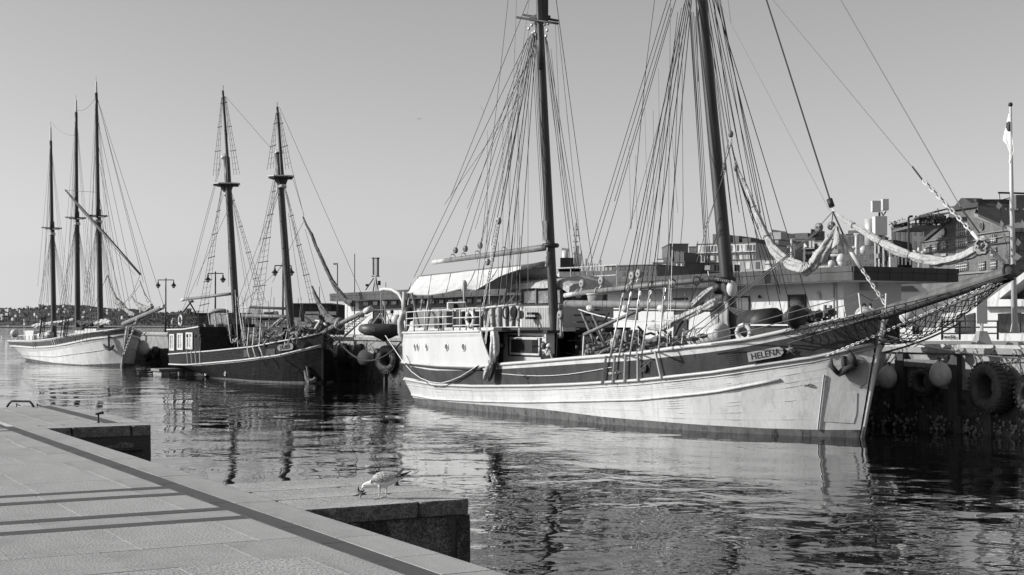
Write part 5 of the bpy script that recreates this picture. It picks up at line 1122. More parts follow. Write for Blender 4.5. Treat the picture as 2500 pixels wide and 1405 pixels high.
# railing in front of the ferry, pallets, bollards
rl = T('quay_railing', 'dark steel railing standing on the quay in front of the white ferry', 'railing', FQ.pix(2370, 830, -3.2)); gp2 = lambda x, y: FQ.pix(x, y, -3.2)
for x in (2300, 2343, 2436): M().tube([gp2(x, 830), gp2(x, 784)], .035, 5).build('post', iron, rl)
for y in (785, 800, 815): M().tube([gp2(2300, y), gp2(2436, y-.6)], .025, 5).build('rail', iron, rl)
t = T('steel_ladder_sign', 'white board with small dark symbols on the quay behind the bowsprit net', 'sign', fg(2236, 810)); p, q_ = fg(2219, 817, -2.5), fg(2259, 797, -2.5); M().box((p+q_)/2, ((q_-p).x, .1, q_.z-p.z)).build('board', white, t)
for x in (2230, 2240): M().box(fg(x, 807, -2.4)-Vector((0, .05, 0)), (.06, .04, .25)).build('mark', iron, t)
rs = random.Random(4)
for i, x in enumerate((2290, 2345, 2200, 2420)):
    c = fg(x, 833, -1.0); t = T('rope_heap', ('dark rope heap on the quay near the railing', 'coil of rope by the middle railing post', 'rope heap on the quay edge beside the white bow', 'little rope heap beside the flagpole drum')[i], 'rope', c); m = M(); pts = [Vector((c.x+rs.uniform(-.35, .35), c.y+rs.uniform(-.2, .2), 2.33+rs.uniform(0, .12))) for _ in range(18)]; m.tube(pts, .025, 4); m.build('rope', rope_d, t)
# ================================================================= superstructure and gear of the big white ketch
def DP(x, y, b=0.0): return HF.pix(x, y, b)
def dbox(x0, x1, y0, y1, b0, b1, nm, mt, par=helena, bf=None):
    """box whose near face (offset b1) covers these pixels"""
    a_, b_ = HF.loc(DP(x0, y1, b1)), HF.loc(DP(x1, y0, b1)); m = M()
    m.box(HF.w((a_[0]+b_[0])/2, (b0+b1)/2, (a_[2]+b_[2])/2), (abs(a_[0]-b_[0]), abs(b1-b0), abs(b_[2]-a_[2])), (HF.A, HF.B, Z3)); return m.build(nm, mt, par)
# awning tent over the poop
ridge = [(1003, 702), (1024, 675), (1060, 671), (1100, 667), (1150, 661), (1200, 656), (1240, 652), (1280, 648), (1333, 642)]
eave = [(990, 714, .6), (1017, 721, 1.2), (1051, 721, 1.35), (1088, 715, 1.35), (1128, 705, 1.35), (1162, 709, 1.3), (1216, 677, .8), (1267, 658, .4), (1331, 644, .05)]
def strip(A_, B_, n=8, belly=.0):
    m = M(); k = len(A_); vs = []
    for i in range(k):
        for j in range(n+1):
            t_ = j/n; p = lerp(A_[i], B_[i], t_)-Z3*(belly*sin(pi*t_)+.010*sin(i*.9+j*.9)); vs.append(p)
    m.add(vs, [(i*(n+1)+j, i*(n+1)+j+1, (i+1)*(n+1)+j+1, (i+1)*(n+1)+j) for i in range(k-1) for j in range(n)]); return m
def dense(pts, n=5):
    r = []
    for a, b in zip(pts, pts[1:]): r += [lerp(a, b, i/n) for i in range(n)]
    return r+[pts[-1]]
R3 = dense([DP(x, y, 0) for x, y in ridge]); E3 = dense([DP(x, y, b) for x, y, b in eave])
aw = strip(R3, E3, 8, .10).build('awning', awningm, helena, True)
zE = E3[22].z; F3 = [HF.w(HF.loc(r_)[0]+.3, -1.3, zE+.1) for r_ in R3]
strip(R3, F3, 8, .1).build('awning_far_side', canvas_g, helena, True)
for k_ in (9, 15, 21, 27):
    M().tube([lerp(R3[k_], E3[k_], j/8)-Z3*(.10*sin(pi*j/8)-.012) for j in range(9)], .012, 4).build('awning_seam', canvas_g, aw)
M().tube([p+Z3*.0 for p in E3[2:26]], .02, 5).build('awning_hem', canvas_g, aw)
M().tube(R3[4:], .035, 5).build('awning_ridge_rope', rope_m, helena)
m = M(); m.tube([DP(1275, 655, .4), DP(1338, 642, .1), DP(1338, 650, -.3)], .1, 5); m.build('awning_roll', dband, helena, True)
# boom gallows and struts under the awning
for x0, y0, x1, y1, b in ((1006, 716, 1024, 800, 1.5), (1032, 722, 1020, 800, .5), (1048, 722, 1036, 806, -.5), (1055, 722, 1042, 806, 1)): M().tube([DP(x0, y0, b), DP(x1, y1, b)], .05, 5).build('awning_strut', spar if x0 % 4 else white, helena)
# stern rails
def rail_seg(xs, yb, yt, ys, b=None, r=.03, mt=white):
    pts = []
    for x in xs:
        g_ = hh.sgx(x, C_pt, lo=.6); pts.append(hh.pt(g_, hh.zat(g_, C_pt)+.02, 1, -.05))
    H_ = (yb-yt)*pts[0].y/FPX
    for p in pts: M().tube([p, p+Z3*H_], r, 6).build('stanchion', mt, helena, True)
    for f in ys: M().tube([p+Z3*(H_*f) for p in pts], r*.85, 5).build('guard_rail', mt, helena, True)
rail_seg([990, 1008, 1034.6, 1067.6, 1079.6, 1104], 813, 764, (1, .68, .34)); rail_seg([1104, 1120, 1135, 1152, 1169], 812, 758, (1, .6, .25))
for side_x in (0,):
    pts = [hh.pt(lerp(.66, .97, i/8), 5.0, -1, -.1) for i in range(9)]
    for p in pts: M().tube([p-Z3*.6, p+Z3*.5], .028, 5).build('stanchion', white, helena)
    for f in (.5, .1): M().tube([p+Z3*f for p in pts], .025, 5).build('guard_rail', white, helena)
M().tube([DP(1120, 760, 3.0), DP(1200, 750, 3.0), DP(1272, 743, 2.7)], .045, 6).build('pin_rail', white, helena, True)
M().tube([DP(1165, 748, 3.0), DP(1272, 738, 2.7)], .04, 5).build('pin_rail', iron, helena)
for x, y in ((1182, 742), (1200, 741), (1218, 739), (1232, 738), (1250, 737)): M().tube([DP(x, y+6, 2.95), DP(x, y-5, 2.95)], .035, 5).build('belaying_pin', spar, helena)
m = M(); n = 26; top = [DP(lerp(1179, 1270, i/n), lerp(754, 746, i/n), 2.95+.07*sin(i*1.3)) for i in range(n+1)]; bot = [DP(lerp(1183, 1268, i/n), lerp(800, 797, i/n), 2.95+.1*sin(i*1.3+.6)) for i in range(n+1)]
m.add(top+bot, [(i, i+1, n+2+i, n+1+i) for i in range(n)]); m.build('canvas_dodger', canvas, helena, True)
dbox(1215, 1404, 808, 813, -2.6, -.2, 'deck_edge', dwood); dbox(1205, 1405, 800, 808, -2.6, -.15, 'poop_deck_beam', dwood); dbox(1196, 1336, 807, 813, 1.8, 2.32, 'deckhouse_roof', dwood)
g_ = 0; lifering(DP(1148, 779, 3.45), HF.B, .34, 'pale life ring with a rope hanging on the stern rail of the white ketch')
for x, y in ((1234.7, 764), (1254.6, 764)):
    t = T('rope_coil', 'dark oval rope coil hanging on the canvas, '+('left' if x < 1240 else 'right')+' one of two', 'rope', DP(x, y, 3.1), 'rope coils hung on the pin rail'); m = M()
    for k in range(3): m.tube([DP(x+(8-k)*cos(a), y+(15-k*.6)*sin(a), 3.12+.03*k) for a in [2*pi*i/18 for i in range(19)]], .022, 4)
    m.build('coil', rope_d, t)
o = dbox(1091, 1135, 737, 756, 3.0, 3.05, 'sidelight_board', white); dbox(1094, 1133, 739, 754, 3.06, 3.08, 'board_face', dband, o); dbox(1100, 1107, 742, 754, 3.09, 3.25, 'sidelight', iron, o)
dbox(1113, 1128, 756, 800, 1.0, 1.6, 'locker', iron); dbox(1008, 1090, 760, 800, -1.2, .6, 'poop_cabin', mat('cabin_planks', .16, .6, .2, 3)); dbox(1060, 1075, 778, 803, .61, .66, 'cabin_hatch', iron)
M().tube([DP(1133, 690, 2.2), DP(1133, 760, 2.6)], .05, 6).build('light_pole', concrete, helena, True); M().lathe(DP(1133, 700, 2.2), [(.08, -.2), (.12, -.1), (.12, .15), (.05, .25)], 10).build('lamp', white, helena, True)
# wheelhouse
def dbw(x0, x1, y0, y1, b0, b1, nm, mt, par=helena): return dbox(x0, x1, y0, y1, max(b0-2.03, -2.6) if b0 < 1 else b0-2.03, b1-2.03, nm, mt, par)
def dbd(x0, x1, y0, y1, b0, b1, nm, mt, par=helena): return dbox(x0, x1, y0, y1, -2.5 if b0 < 1.19 else b0-2.57, b1-2.57, nm, mt, par)
wood_p = mat('painted_boards', .40, .6, .08, 2)
dbw(1273, 1346, 744, 807, -1.2, 1.75, 'wheelhouse', wood_p)
a_ = HF.loc(DP(1273, 744, -.28)); 
dbw(1346, 1372, 744, 807, -1.2, 1.75, 'wheelhouse', wood_p)
for i in range(25):
    x = lerp(1274.5, 1371, i/24); dbw(x-.35, x+.35, 752, 806, 1.75, 1.762, 'board_joint', canvas_g)
af = HF.loc(DP(1372, 744, -.28))[0]; zf0 = HF.loc(DP(1372, 807, -.28))[2]; zf1 = HF.loc(DP(1346, 744, -.28))[2]
M().box(HF.w(af-.03, -1.45, (zf0+zf1)/2), (.05, 2.3, zf1-zf0), (HF.A, HF.B, Z3)).build('wheelhouse_front', wood_p, helena)
dbw(1273, 1346, 742, 746, 1.75, 1.82, 'wheelhouse_sill', dwood)
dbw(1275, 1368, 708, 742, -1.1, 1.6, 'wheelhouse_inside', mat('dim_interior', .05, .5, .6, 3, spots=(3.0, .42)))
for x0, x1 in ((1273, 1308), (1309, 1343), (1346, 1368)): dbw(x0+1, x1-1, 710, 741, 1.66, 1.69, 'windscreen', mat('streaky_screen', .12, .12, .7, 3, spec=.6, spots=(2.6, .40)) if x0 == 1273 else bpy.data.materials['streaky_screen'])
for x in (1272, 1308, 1343, 1370): dbw(x-.8, x+.8, 706, 743, 1.69, 1.76, 'screen_post', spar)
m = M(); a0, a1 = HF.loc(DP(1240, 700, -.3))[0], HF.loc(DP(1392, 700, -.3))[0]; zt_ = HF.loc(DP(1300, 684, -.3))[2]; zb_ = HF.loc(DP(1300, 705, -.3))[2]
sec = [(-.24, zb_), (-.27, lerp(zb_, zt_, .7)), (-.45, zt_), (-1.0, zt_+.10), (-1.7, zt_+.10), (-2.3, zt_), (-2.6, zb_)]
for i in range(9):
    t_ = i/8; f = 1 if 0 < i < 8 else .9; m.add([], [])
vs = [HF.w(lerp(a0, a1, i/8), b_, z_-(.12 if i in (0,) else 0)-(.25 if i == 8 else 0)+.02*sin(i*2.3+k)) for i in range(9) for k, (b_, z_) in enumerate(sec)]
m.add(vs, [(i*7+j, i*7+j+1, (i+1)*7+j+1, (i+1)*7+j) for i in range(8) for j in range(6)]+[tuple(range(7)), tuple(56+j for j in range(7))]); m.build('canvas_roof', canvas, helena)
M().tube([DP(1240, 706, -.2), DP(1222, 746, -.1)], .05, 5).build('screen_frame', white, helena); M().tube([DP(1268, 708, -.2), DP(1240, 740, -.1)], .04, 5).build('screen_frame', white, helena)
for x, y in ((1292, 766), (1288, 777)): dbw(x-6, x+6, y-3, y+3, 1.8, 2.1, 'deck_light', iron)
blockp(helena, DP(1271, 769, 2.9), .15, palewood); blockp(helena, DP(1368.5, 769, .6), .16, palewood); blockp(helena, DP(1368, 818, .6), .15, palewood)
chain(helena, 'tackle_chain', DP(1268, 775, 2.9), DP(1267, 820, 2.9), .12, .014)
for x0, y0, x1, y1, b in ((1365, 775, 1365, 812, .6), (1368, 775, 1369, 812, .6), (1361, 770, 1359, 870, .5), (1372, 778, 1374, 812, .5)): rope(helena, 'fall', DP(x0, y0, b), DP(x1, y1, b), .018, 'l')
# deckhouse under the poop deck
cream = mat('cream_cabin', .50, .6, .06, 2)
dbox(1197, 1221, 813, 893, 1.2, 2.3, 'side_wall', cream); dbox(1216, 1223, 814, 890, 2.3, 2.4, 'corner_post', iron); dbox(1223, 1333, 813, 892, 1.9, 2.25, 'deckhouse', cream)
dbox(1240, 1320, 820, 869, 2.25, 2.29, 'window_surround', iron); o = dbox(1244, 1317, 824, 866, 2.29, 2.33, 'window', white); dbox(1247.5, 1313, 830, 861, 2.33, 2.345, 'pane', glassd, o); dbox(1281, 1299, 830, 861, 2.345, 2.35, 'dark_opening', iron, o)
dbox(1256, 1300, 835, 856, 2.35, 2.353, 'reflection_sticker', concrete, o) if False else None
dbox(1203, 1213, 827, 890, 2.3, 2.33, 'cabin_door', white)
for x in (1226, 1326): p = DP(x, 844, 2.35); o = M().torus(p, .12, .03, HF.B, 12, 5).build('bulkhead_lamp', iron, helena, True); M().ball(p, .09, n=8).build('lamp_glass', concrete, o, True)
M().tube([DP(1256, 827, 2.9), DP(1262, 825, 2.9), DP(1330, 824.5, 2.9)], .04, 4, flat=.4).build('white_batten', white, helena)
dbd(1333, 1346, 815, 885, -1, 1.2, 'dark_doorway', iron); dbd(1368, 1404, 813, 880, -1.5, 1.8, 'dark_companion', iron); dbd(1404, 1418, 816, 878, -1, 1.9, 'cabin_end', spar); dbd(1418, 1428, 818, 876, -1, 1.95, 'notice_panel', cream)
# companion ladders amidships
for (x0, y0, x1, y1, b) in ((1420, 762, 1470, 880, .8), (1443, 760, 1494, 878, .2)):
    for b_ in (b, b-.9): M().tube([DP(x0, y0, b_), DP(x1, y1, b_)], .055, 4).build('stair_stringer', spar, helena)
    for k in range(7):
        f = (k+.5)/7; p, q_ = lerp(DP(x0, y0, b), DP(x1, y1, b), f), lerp(DP(x0, y0, b-.9), DP(x1, y1, b-.9), f); M().box((p+q_)/2, (.22, .95, .05), (HF.A, HF.B, Z3)).build('stair_tread', dwood, helena)
for x0, y0, x1, y1 in ((1447, 822, 1451, 876), (1449, 822, 1476, 858), (1476, 858, 1476, 876), (1440, 780, 1480, 850), (1487, 765, 1466, 800)): M().tube([DP(x0, y0, 1.3), DP(x1, y1, 1.3)], .035, 5).build('handrail', dwood, helena)
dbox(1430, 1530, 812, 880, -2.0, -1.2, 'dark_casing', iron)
M().tube([DP(1425.5, 817.6, 2.4), DP(1500, 784, 2.2), DP(1571, 753.6, 1.8)], .06, 6).build('diagonal_pole', spar, helena, True); M().tube([DP(1426, 820, 2.4), DP(1423, 876, 2.5)], .035, 5).build('pole_prop', white, helena)
M().tube(sag(DP(1413, 756, 1), DP(1660, 778, 1.5), .22), .022, 5).build('slack_rope', rope_l, helena)
# booms between the masts
M().tube([DP(1380, 722, .5), DP(1412, 717, .5)], .09, 10).build('gaff_end', white, helena, True); M().tube([DP(1412, 717, .5), DP(1560, 700, .4), DP(1745, 681, .15)], .095, 10).build('fore_gaff', spar, helena, True)
M().tube([DP(1382, 742, .7), DP(1682, 746, .4), DP(1752, 747, .2)], [.13, .135, .11], 12).build('fore_boom', spar, helena, True)
for x, y in ((1422, 693), (1469, 686), (1544, 674), (1560, 669)): blockp(helena, DP(x, y, .5), .15, palewood); chain(helena, 'block_chain', DP(x-1, y+7, .5), DP(x-5, y+22, .5), .13, .016)
for x, y in ((1412, 717), (1460, 712), (1538, 703), (1590, 698), (1640, 692), (1700, 686)): M().torus(DP(x, y, .45), .14, .03, HF.A, 10, 5).build('spar_band', rope_m if x > 1580 else steel, helena)
m = M(); m.lathe(DP(1452, 731, .5)-Z3*.1, [(.12, -.2), (.24, .0), (.28, .28)], 12); m.build('canvas_bucket', canvas_g, helena, True); M().torus(DP(1452, 726, .5)+Z3*.1, .28, .03, Z3, 14, 5).build('bucket_rim', white, helena, True)
for x in (1440, 1523, 1614): M().lathe(DP(x, 753, .9), [(.04, -.22), (.14, -.12), (.1, .1), (.03, .15)], 8, (HF.A+Z3*.2)).build('floodlight', white, helena, True)
M().tube([DP(1440, 757, .7), DP(1750, 760, .3)], .03, 5).build('boom_track', iron, helena)
furled(helena, HF, [(1583, 802, 4), (1598, 800, 9), (1615, 803, 9), (1632, 794, 10), (1648, 780, 12), (1670, 774, 10), (1695, 764, 10), (1722, 751, 11), (1748, 738, 12)], 'furled_foresail', canvas, .6, seed=21)
furled(helena, HF, [(1690, 745, 6), (1702, 735, 10), (1718, 722, 10), (1735, 709, 9), (1742, 704, 4)], 'sail_head', canvas, .5, seed=22, tie=False, wob=.3)
M().tube([DP(1749+k*0+13, y, 0) for k, y in enumerate((722, 735, 760, 790, 815, 838))], [.30, .30, .36, .33, .30, .36], 14).build('mast_foot_wrap', canvas, helena, True)
m = M(); rs = random.Random(8)
for k in range(12):
    x = 1750+k*2.4; m.tube([DP(x, 738, .33), DP(x+rs.uniform(-2, 3), 780, .4), DP(x+rs.uniform(-4, 5), 835, .45)], .05, 5)
m.build('cloth_folds', canvas_g, helena, True)
M().tube([DP(1763, 720, 0), DP(1763, 733, 0)], .32, 14).build('mast_collar', white, helena, True); M().tube([DP(1762, 690, 0), DP(1763, 718, 0)], .27, 12).build('mast_fitting', iron, helena, True)
M().ball(DP(1786.5, 705, .2), .17, (1, 1, 1.5), 10).build('lamp_cover', white, helena, True); M().torus(DP(1768, 683, 0), .3, .09, Z3, 14, 6).build('gaff_collar', iron, helena, True)
m = M()
for k in range(6): m.ball(DP(1756+k*5, 684+k*.7, .35), .05, n=6)
m.build('parrel_beads', spar, helena)
for k in range(3): M().tube([DP(1724+k*4.5, 648, .3), DP(1724+k*4.5, 660, .3)], [.05, .05], 6).build('triple_block', palewood, helena); 
M().tube([DP(1729, 662, .3), DP(1731, 674, .3)], .025, 5).build('block_hook', white, helena)
for x, y in ((1800, 655),): 
    for k in (-3, 2): M().tube([DP(x+k, y-8, -.2), DP(x+k, y+8, -.2)], .06, 6).build('halyard_block', dwood, helena)
    for k in (-5, -2, 2, 5): rope(helena, 'fall', DP(x+k, y+8, -.2), DP(x+k*2.5, 770, -.6), .012, 'm')
# jib and staysail bundles on the stays
furled(helena, HF, [(1785, 348, 2), (1792, 385, 3.2), (1803, 420, 4), (1820, 450, 4), (1834, 485, 6), (1846, 520, 7.5), (1860, 552, 8), (1870, 575, 10), (1885, 605, 12), (1905, 628, 14), (1935, 648, 16), (1964, 659, 17), (1985, 648, 17), (2002, 628, 18), (2018, 605, 18), (2030, 585, 17), (2038, 568, 12), (2042, 553, 5)], 'furled_staysail', canvas, 0, seed=31, wob=.16)
m = M(); a_, b_, c_, d_ = DP(2042, 553, .1), DP(2062, 590, .2), DP(2059, 612, .35), DP(2030, 608, .3); m.add([a_, b_, c_, DP(2048, 594, .5), d_], [(0, 1, 2, 3), (0, 3, 4)]); m.build('loose_sail_corner', canvas, helena, True)
furled(helena, HF, [(2038, 519, 3), (2058, 534, 5), (2080, 549, 8), (2104, 562, 9.5), (2134, 582, 11), (2162, 598, 12), (2184, 610, 13), (2205, 618, 13), (2251, 633, 13), (2291, 640, 13), (2333, 633, 12), (2367, 621, 14), (2390, 610, 19), (2405, 596, 17), (2398, 578, 6)], 'furled_jib', canvas, 0, seed=33, wob=.15)
m = M(); rs = random.Random(14)
for k in range(9): m.tube([DP(2400+rs.uniform(-6, 6)+(18+rs.uniform(-4, 3))*cos(a)*.8, 602+(16+rs.uniform(-4, 4))*sin(a), .3+.05*k) for a in [pi*.2+1.6*pi*i/12 for i in range(13)]], .035, 4)
m.build('rope_bundle', canvas_g, helena, True)
M().ball(DP(1784, 328, 0), .09, (1, 1, 1.4), 8).build('block', spar, helena, True); rope(helena, 'halyard', DP(1784, 322, 0), DP(1740, -20, 0), .014, 'd'); chain(helena, 'sail_chain', DP(1784, 332), DP(1785, 350), .14, .018)
for x, y in ((1769, 407), (1796, 410)): M().ball(DP(x, y, .3), .07, (1, 1, 1.8), 8).build('block', spar, helena, True); rope(helena, 'sheet', DP(1785, 352, 0), DP(x, y-6, .3), .016, 'd')
for x0, y0, x1, y1 in ((1796, 414, 1870, 640), (1798, 414, 1900, 700), (1795, 414, 1850, 560)): rope(helena, 'sheet', DP(x0, y0, .3), DP(x1, y1, -1), .014, 'd')
# fore deck
t = T('liferaft_canister', 'white ribbed liferaft canister strapped on deck by the foremast', 'liferaft', DP(1730, 825, 1.6)); a_, b_ = DP(1690, 829, 1.7), DP(1768, 813, 1.7); d = b_-a_
M().tube([a_, a_+d*.04, a_+d*.95, b_], [.2, .27, .31, .2], 16).build('canister', white, t, True)
for f in (.15, .3, .45, .6, .78): M().torus(a_+d*f, .285, .02, d, 16, 5).build('strap', canvas_g, t, True)
M().tube([a_-Z3*.28, b_-Z3*.3], .05, 5).build('cradle', iron, t)
lifering(DP(1815, 813, 2.2), (HF.B+HF.A*-.3), .28, 'pale life ring leaning on the rail just right of the foremast foot')
o = dbox(1834, 1955, 795, 818, .2, 1.2, 'fore_hatch', dwood); dbox(1832, 1957, 792, 796, .1, 1.3, 'hatch_edge', white)
M().tube([DP(1824, 792, .8), DP(1892, 786, .8)], .42, 12).build('covered_gear', iron, helena, True); furled(helena, HF, [(1778, 752, 3), (1800, 762, 9), (1820, 770, 10), (1838, 778, 3)], 'brown_cloth', dband, 1, seed=40, tie=False)
m = M(); rs = random.Random(17)
M().tube([DP(1930, 778, 1.2), DP(1968, 772, -.6)], .24, 12).build('windlass_drum', iron, helena, True); M().tube([DP(1940, 776, 1.5), DP(1948, 775, 1.5)], .34, 14).build('windlass_wheel', iron, helena, True)
for k in range(26): m.ball(DP(rs.uniform(1958, 2032), rs.uniform(758, 788), rs.uniform(0, 1.2)), rs.uniform(.05, .12), (1.6, 1, .9), 6)
tag(m.build('windlass_gear', iron, helena), kind='stuff')
for x, y0 in ((2015, 745), (2028, 746), (2000, 756)): M().tube([DP(x, y0, .7), DP(x-3, 785, .7)], .05, 5).build('lever', rust, helena)
for x, y0, y1 in ((2097, 716, 766), (2164, 717, 762), (2060, 740, 772)): M().tube([DP(x, y0, 1.0), DP(x+6 if x < 2100 else x-2, y1, 1.0)], .03, 5).build('pulpit_post', white, helena)
for y_, yy in ((808, 717), (825, 737)): M().tube([DP(1700, y_+16, 3.0), DP(1840, y_-20, 2.6), DP(2097, yy, 1.0)], .016, 4).build('lifeline', wire, helena)
M().tube([DP(2097, 717, 1), DP(2130, 735, .6), DP(2164, 718, 1)], .016, 4).build('lifeline', wire, helena)
furled(helena, HF, [(1206, 806, 12), (1208, 830, 12), (1207, 860, 13), (1204, 880, 11), (1196, 895, 12), (1188, 915, 10), (1183, 926, 5)], 'silver_tarpaulin', mat('silver_tarp', .5, .3, .2, 5, bump=.05, bscale=5, metal=.2), 3.75, seed=50, wob=.14)
furled(helena, HF, [(1212, 870, 7), (1204, 900, 8), (1196, 925, 6), (1194, 932, 2)], 'dark_tarpaulin', dband, 3.7, seed=51)
for x in (1183, 1186): rope(helena, 'lashing', DP(x+10, 760, 3.3), DP(x, 840, 3.5), .02, 'l')
M().tube([DP(1160, 850, 3.4), DP(1196, 836, 3.45)], .05, 5).build('fender_pole', spar, helena) if False else None
m = M(); rs = random.Random(19)
for k in range(130):
    x = rs.uniform(1440, 1720); y = interp([(1480, 868), (1700, 843)], x)-rs.uniform(2, 24); m.ball(DP(x, y, rs.uniform(-1, 2.6)), rs.uniform(.05, .15), (1.6, 1, .7), 6)
tag(m.build('deck_clutter', mat('deck_clutter', .12, .8, .7, 7), helena), kind='stuff')
rs = random.Random(43)
for mt2, nn_ in ((rope_l, 30), (canvas_g, 34), (iron, 60)):
    m = M()
    for i in range(nn_):
        x = rs.uniform(1405, 1690); y = interp([(1405, 874), (1690, 845)], x)-rs.uniform(2, 55)*rs.random(); c_ = DP(x, y, rs.uniform(-1.5, 2.6)); q_ = c_+Vector((rs.gauss(0, .25), rs.gauss(0, .25), rs.gauss(0, .25))); m.tube([c_, (c_+q_)/2+Z3*rs.uniform(-.1, .1), q_], rs.uniform(.015, .05), 4)
    tag(m.build('loose_deck_gear', mt2, helena), kind='stuff')
for i in range(22):
    x = rs.choice([rs.uniform(1150, 1270), rs.uniform(1440, 1640), rs.uniform(1610, 1690)]); y0 = interp([(1150, 760), (1275, 745), (1440, 872), (1690, 846)], x); rope(helena, 'fall', DP(x, y0, rs.uniform(1, 3.1)), DP(x+rs.uniform(-8, 30), y0-rs.uniform(80, 260), rs.uniform(.4, 1.6)), .010, rs.choice('lmmd'))
dbox(1505, 1530, 808, 868, .5, .9, 'pinrail_post', spar); M().tube([DP(1510, 806, 1.2), DP(1514, 862, 1.2)], .16, 10).build('silver_stove_pipe', concrete, helena, True)
for x0, y0, x1, y1 in ((1540, 820, 1560, 815), (1556, 815, 1560, 862), (1541, 820, 1543, 862)): M().tube([DP(x0, y0, 1), DP(x1, y1, 1)], .05, 4).build('frame_bar', dwood, helena)
blockp(helena, DP(1499.5, 838, 3.0), .17, palewood)
# davits, dinghy, stern ball
for b in (1.8, -1.2):
    M().tube([DP(985, 762, b), DP(983, 735, b), DP(974, 718, b), DP(958, 708, b), DP(938, 706, b), DP(928, 709, b)], .075, 8).build('davit', white, helena, True)
M().tube([DP(986, 713, 2), DP(986, 765, 2)], .06, 7).build('stern_post', white, helena, True)
dn = T('inflatable_dinghy', 'dark grey inflatable dinghy hanging in davits at the stern of the white ketch', 'dinghy', DP(928, 815, 0)); Yd = DP(928, 815, 0).y; dq = lambda x, y, d=0: ony(x, y, Yd+d)
for d_ in (-.75, .75):
    o = M(); o.tube([dq(973, 806, d_), dq(950, 806, d_), dq(915, 806, d_*1.0), dq(895, 805, d_*.8), dq(884, 803, d_*.25)], [.24, .3, .3, .28, .2], 12); o.build('side_tube', mat('hypalon', .05, .45, .2, 4) if d_ < 0 else bpy.data.materials['hypalon'], dn, True)
m = M(); hl = [(884, 806), (900, 815), (920, 826), (937, 834), (955, 826), (974, 818)]; n = len(hl)
m.add([dq(x, y, 0) for x, y in hl]+[dq(x, 808, -.7) for x, y in hl]+[dq(x, 808, .7) for x, y in hl], [(i, i+1, n+i+1, n+i) for i in range(n-1)]+[(i, 2*n+i, 2*n+i+1, i+1) for i in range(n-1)]); m.build('hull_bottom', iron, dn)
M().box(dq(965, 798, 0), (.12, 1.2, .5)).build('transom', iron, dn); M().ball(dq(918, 792, .2), .45, (.9, .5, .7), 10).build('seat_cover', iron, dn, True)
pz = dq(910, 804, -1.06); text_obj('CJ', .2, pz, Vector((1, 0, 0)), Z3, white, dn, .006)
for x0, y0, x1, y1 in ((928, 711, 930, 760), (932, 711, 934, 798), (929, 765, 903, 800), (931, 765, 945, 800), (934, 735, 955, 798)): M().tube([dq(x0, y0, -.3), dq(x1, y1, -.5)], .025, 4).build('davit_fall', rope_l, dn)
t = T('round_fender', 'big white ball fender with small dark mark at the white ketch stern', 'fender', DP(968, 781, 1.5)); M().ball(DP(968, 781, 1.5), 13.5*56/FPX*1.05, n=16).build('ball', white, t, True)
t = T('outboard_motor', 'dark outboard motor clamped at the stern corner of the white ketch', 'outboard motor', DP(992, 785, 2.2)); M().ball(DP(998, 768, 2.6), .3, (.9, .8, 1.1), 10).build('cowl', iron, t, True)
M().tube([DP(996, 775, 2.6), DP(994, 800, 2.6), DP(988, 812, 2.6)], [.14, .1, .08], 6).build('leg', rust, t, True); M().tube([DP(985, 765, 2.8), DP(978, 785, 2.6), DP(980, 812, 2.6), DP(986, 835, 2.4)], [.1, .14, .16, .1], 8).build('bracket', white, t, True)
t = T('flag_furled', 'small furled dark flag on a staff at the stern of the white ketch', 'flag', DP(1000, 720, 0)); M().tube([DP(1003, 690, 0), DP(996, 745, 0)], .03, 5).build('staff', white, t); furled(t, HF, [(1002, 696, 1), (999, 715, 4), (995, 735, 4)], 'cloth', dband, 0, tie=False)
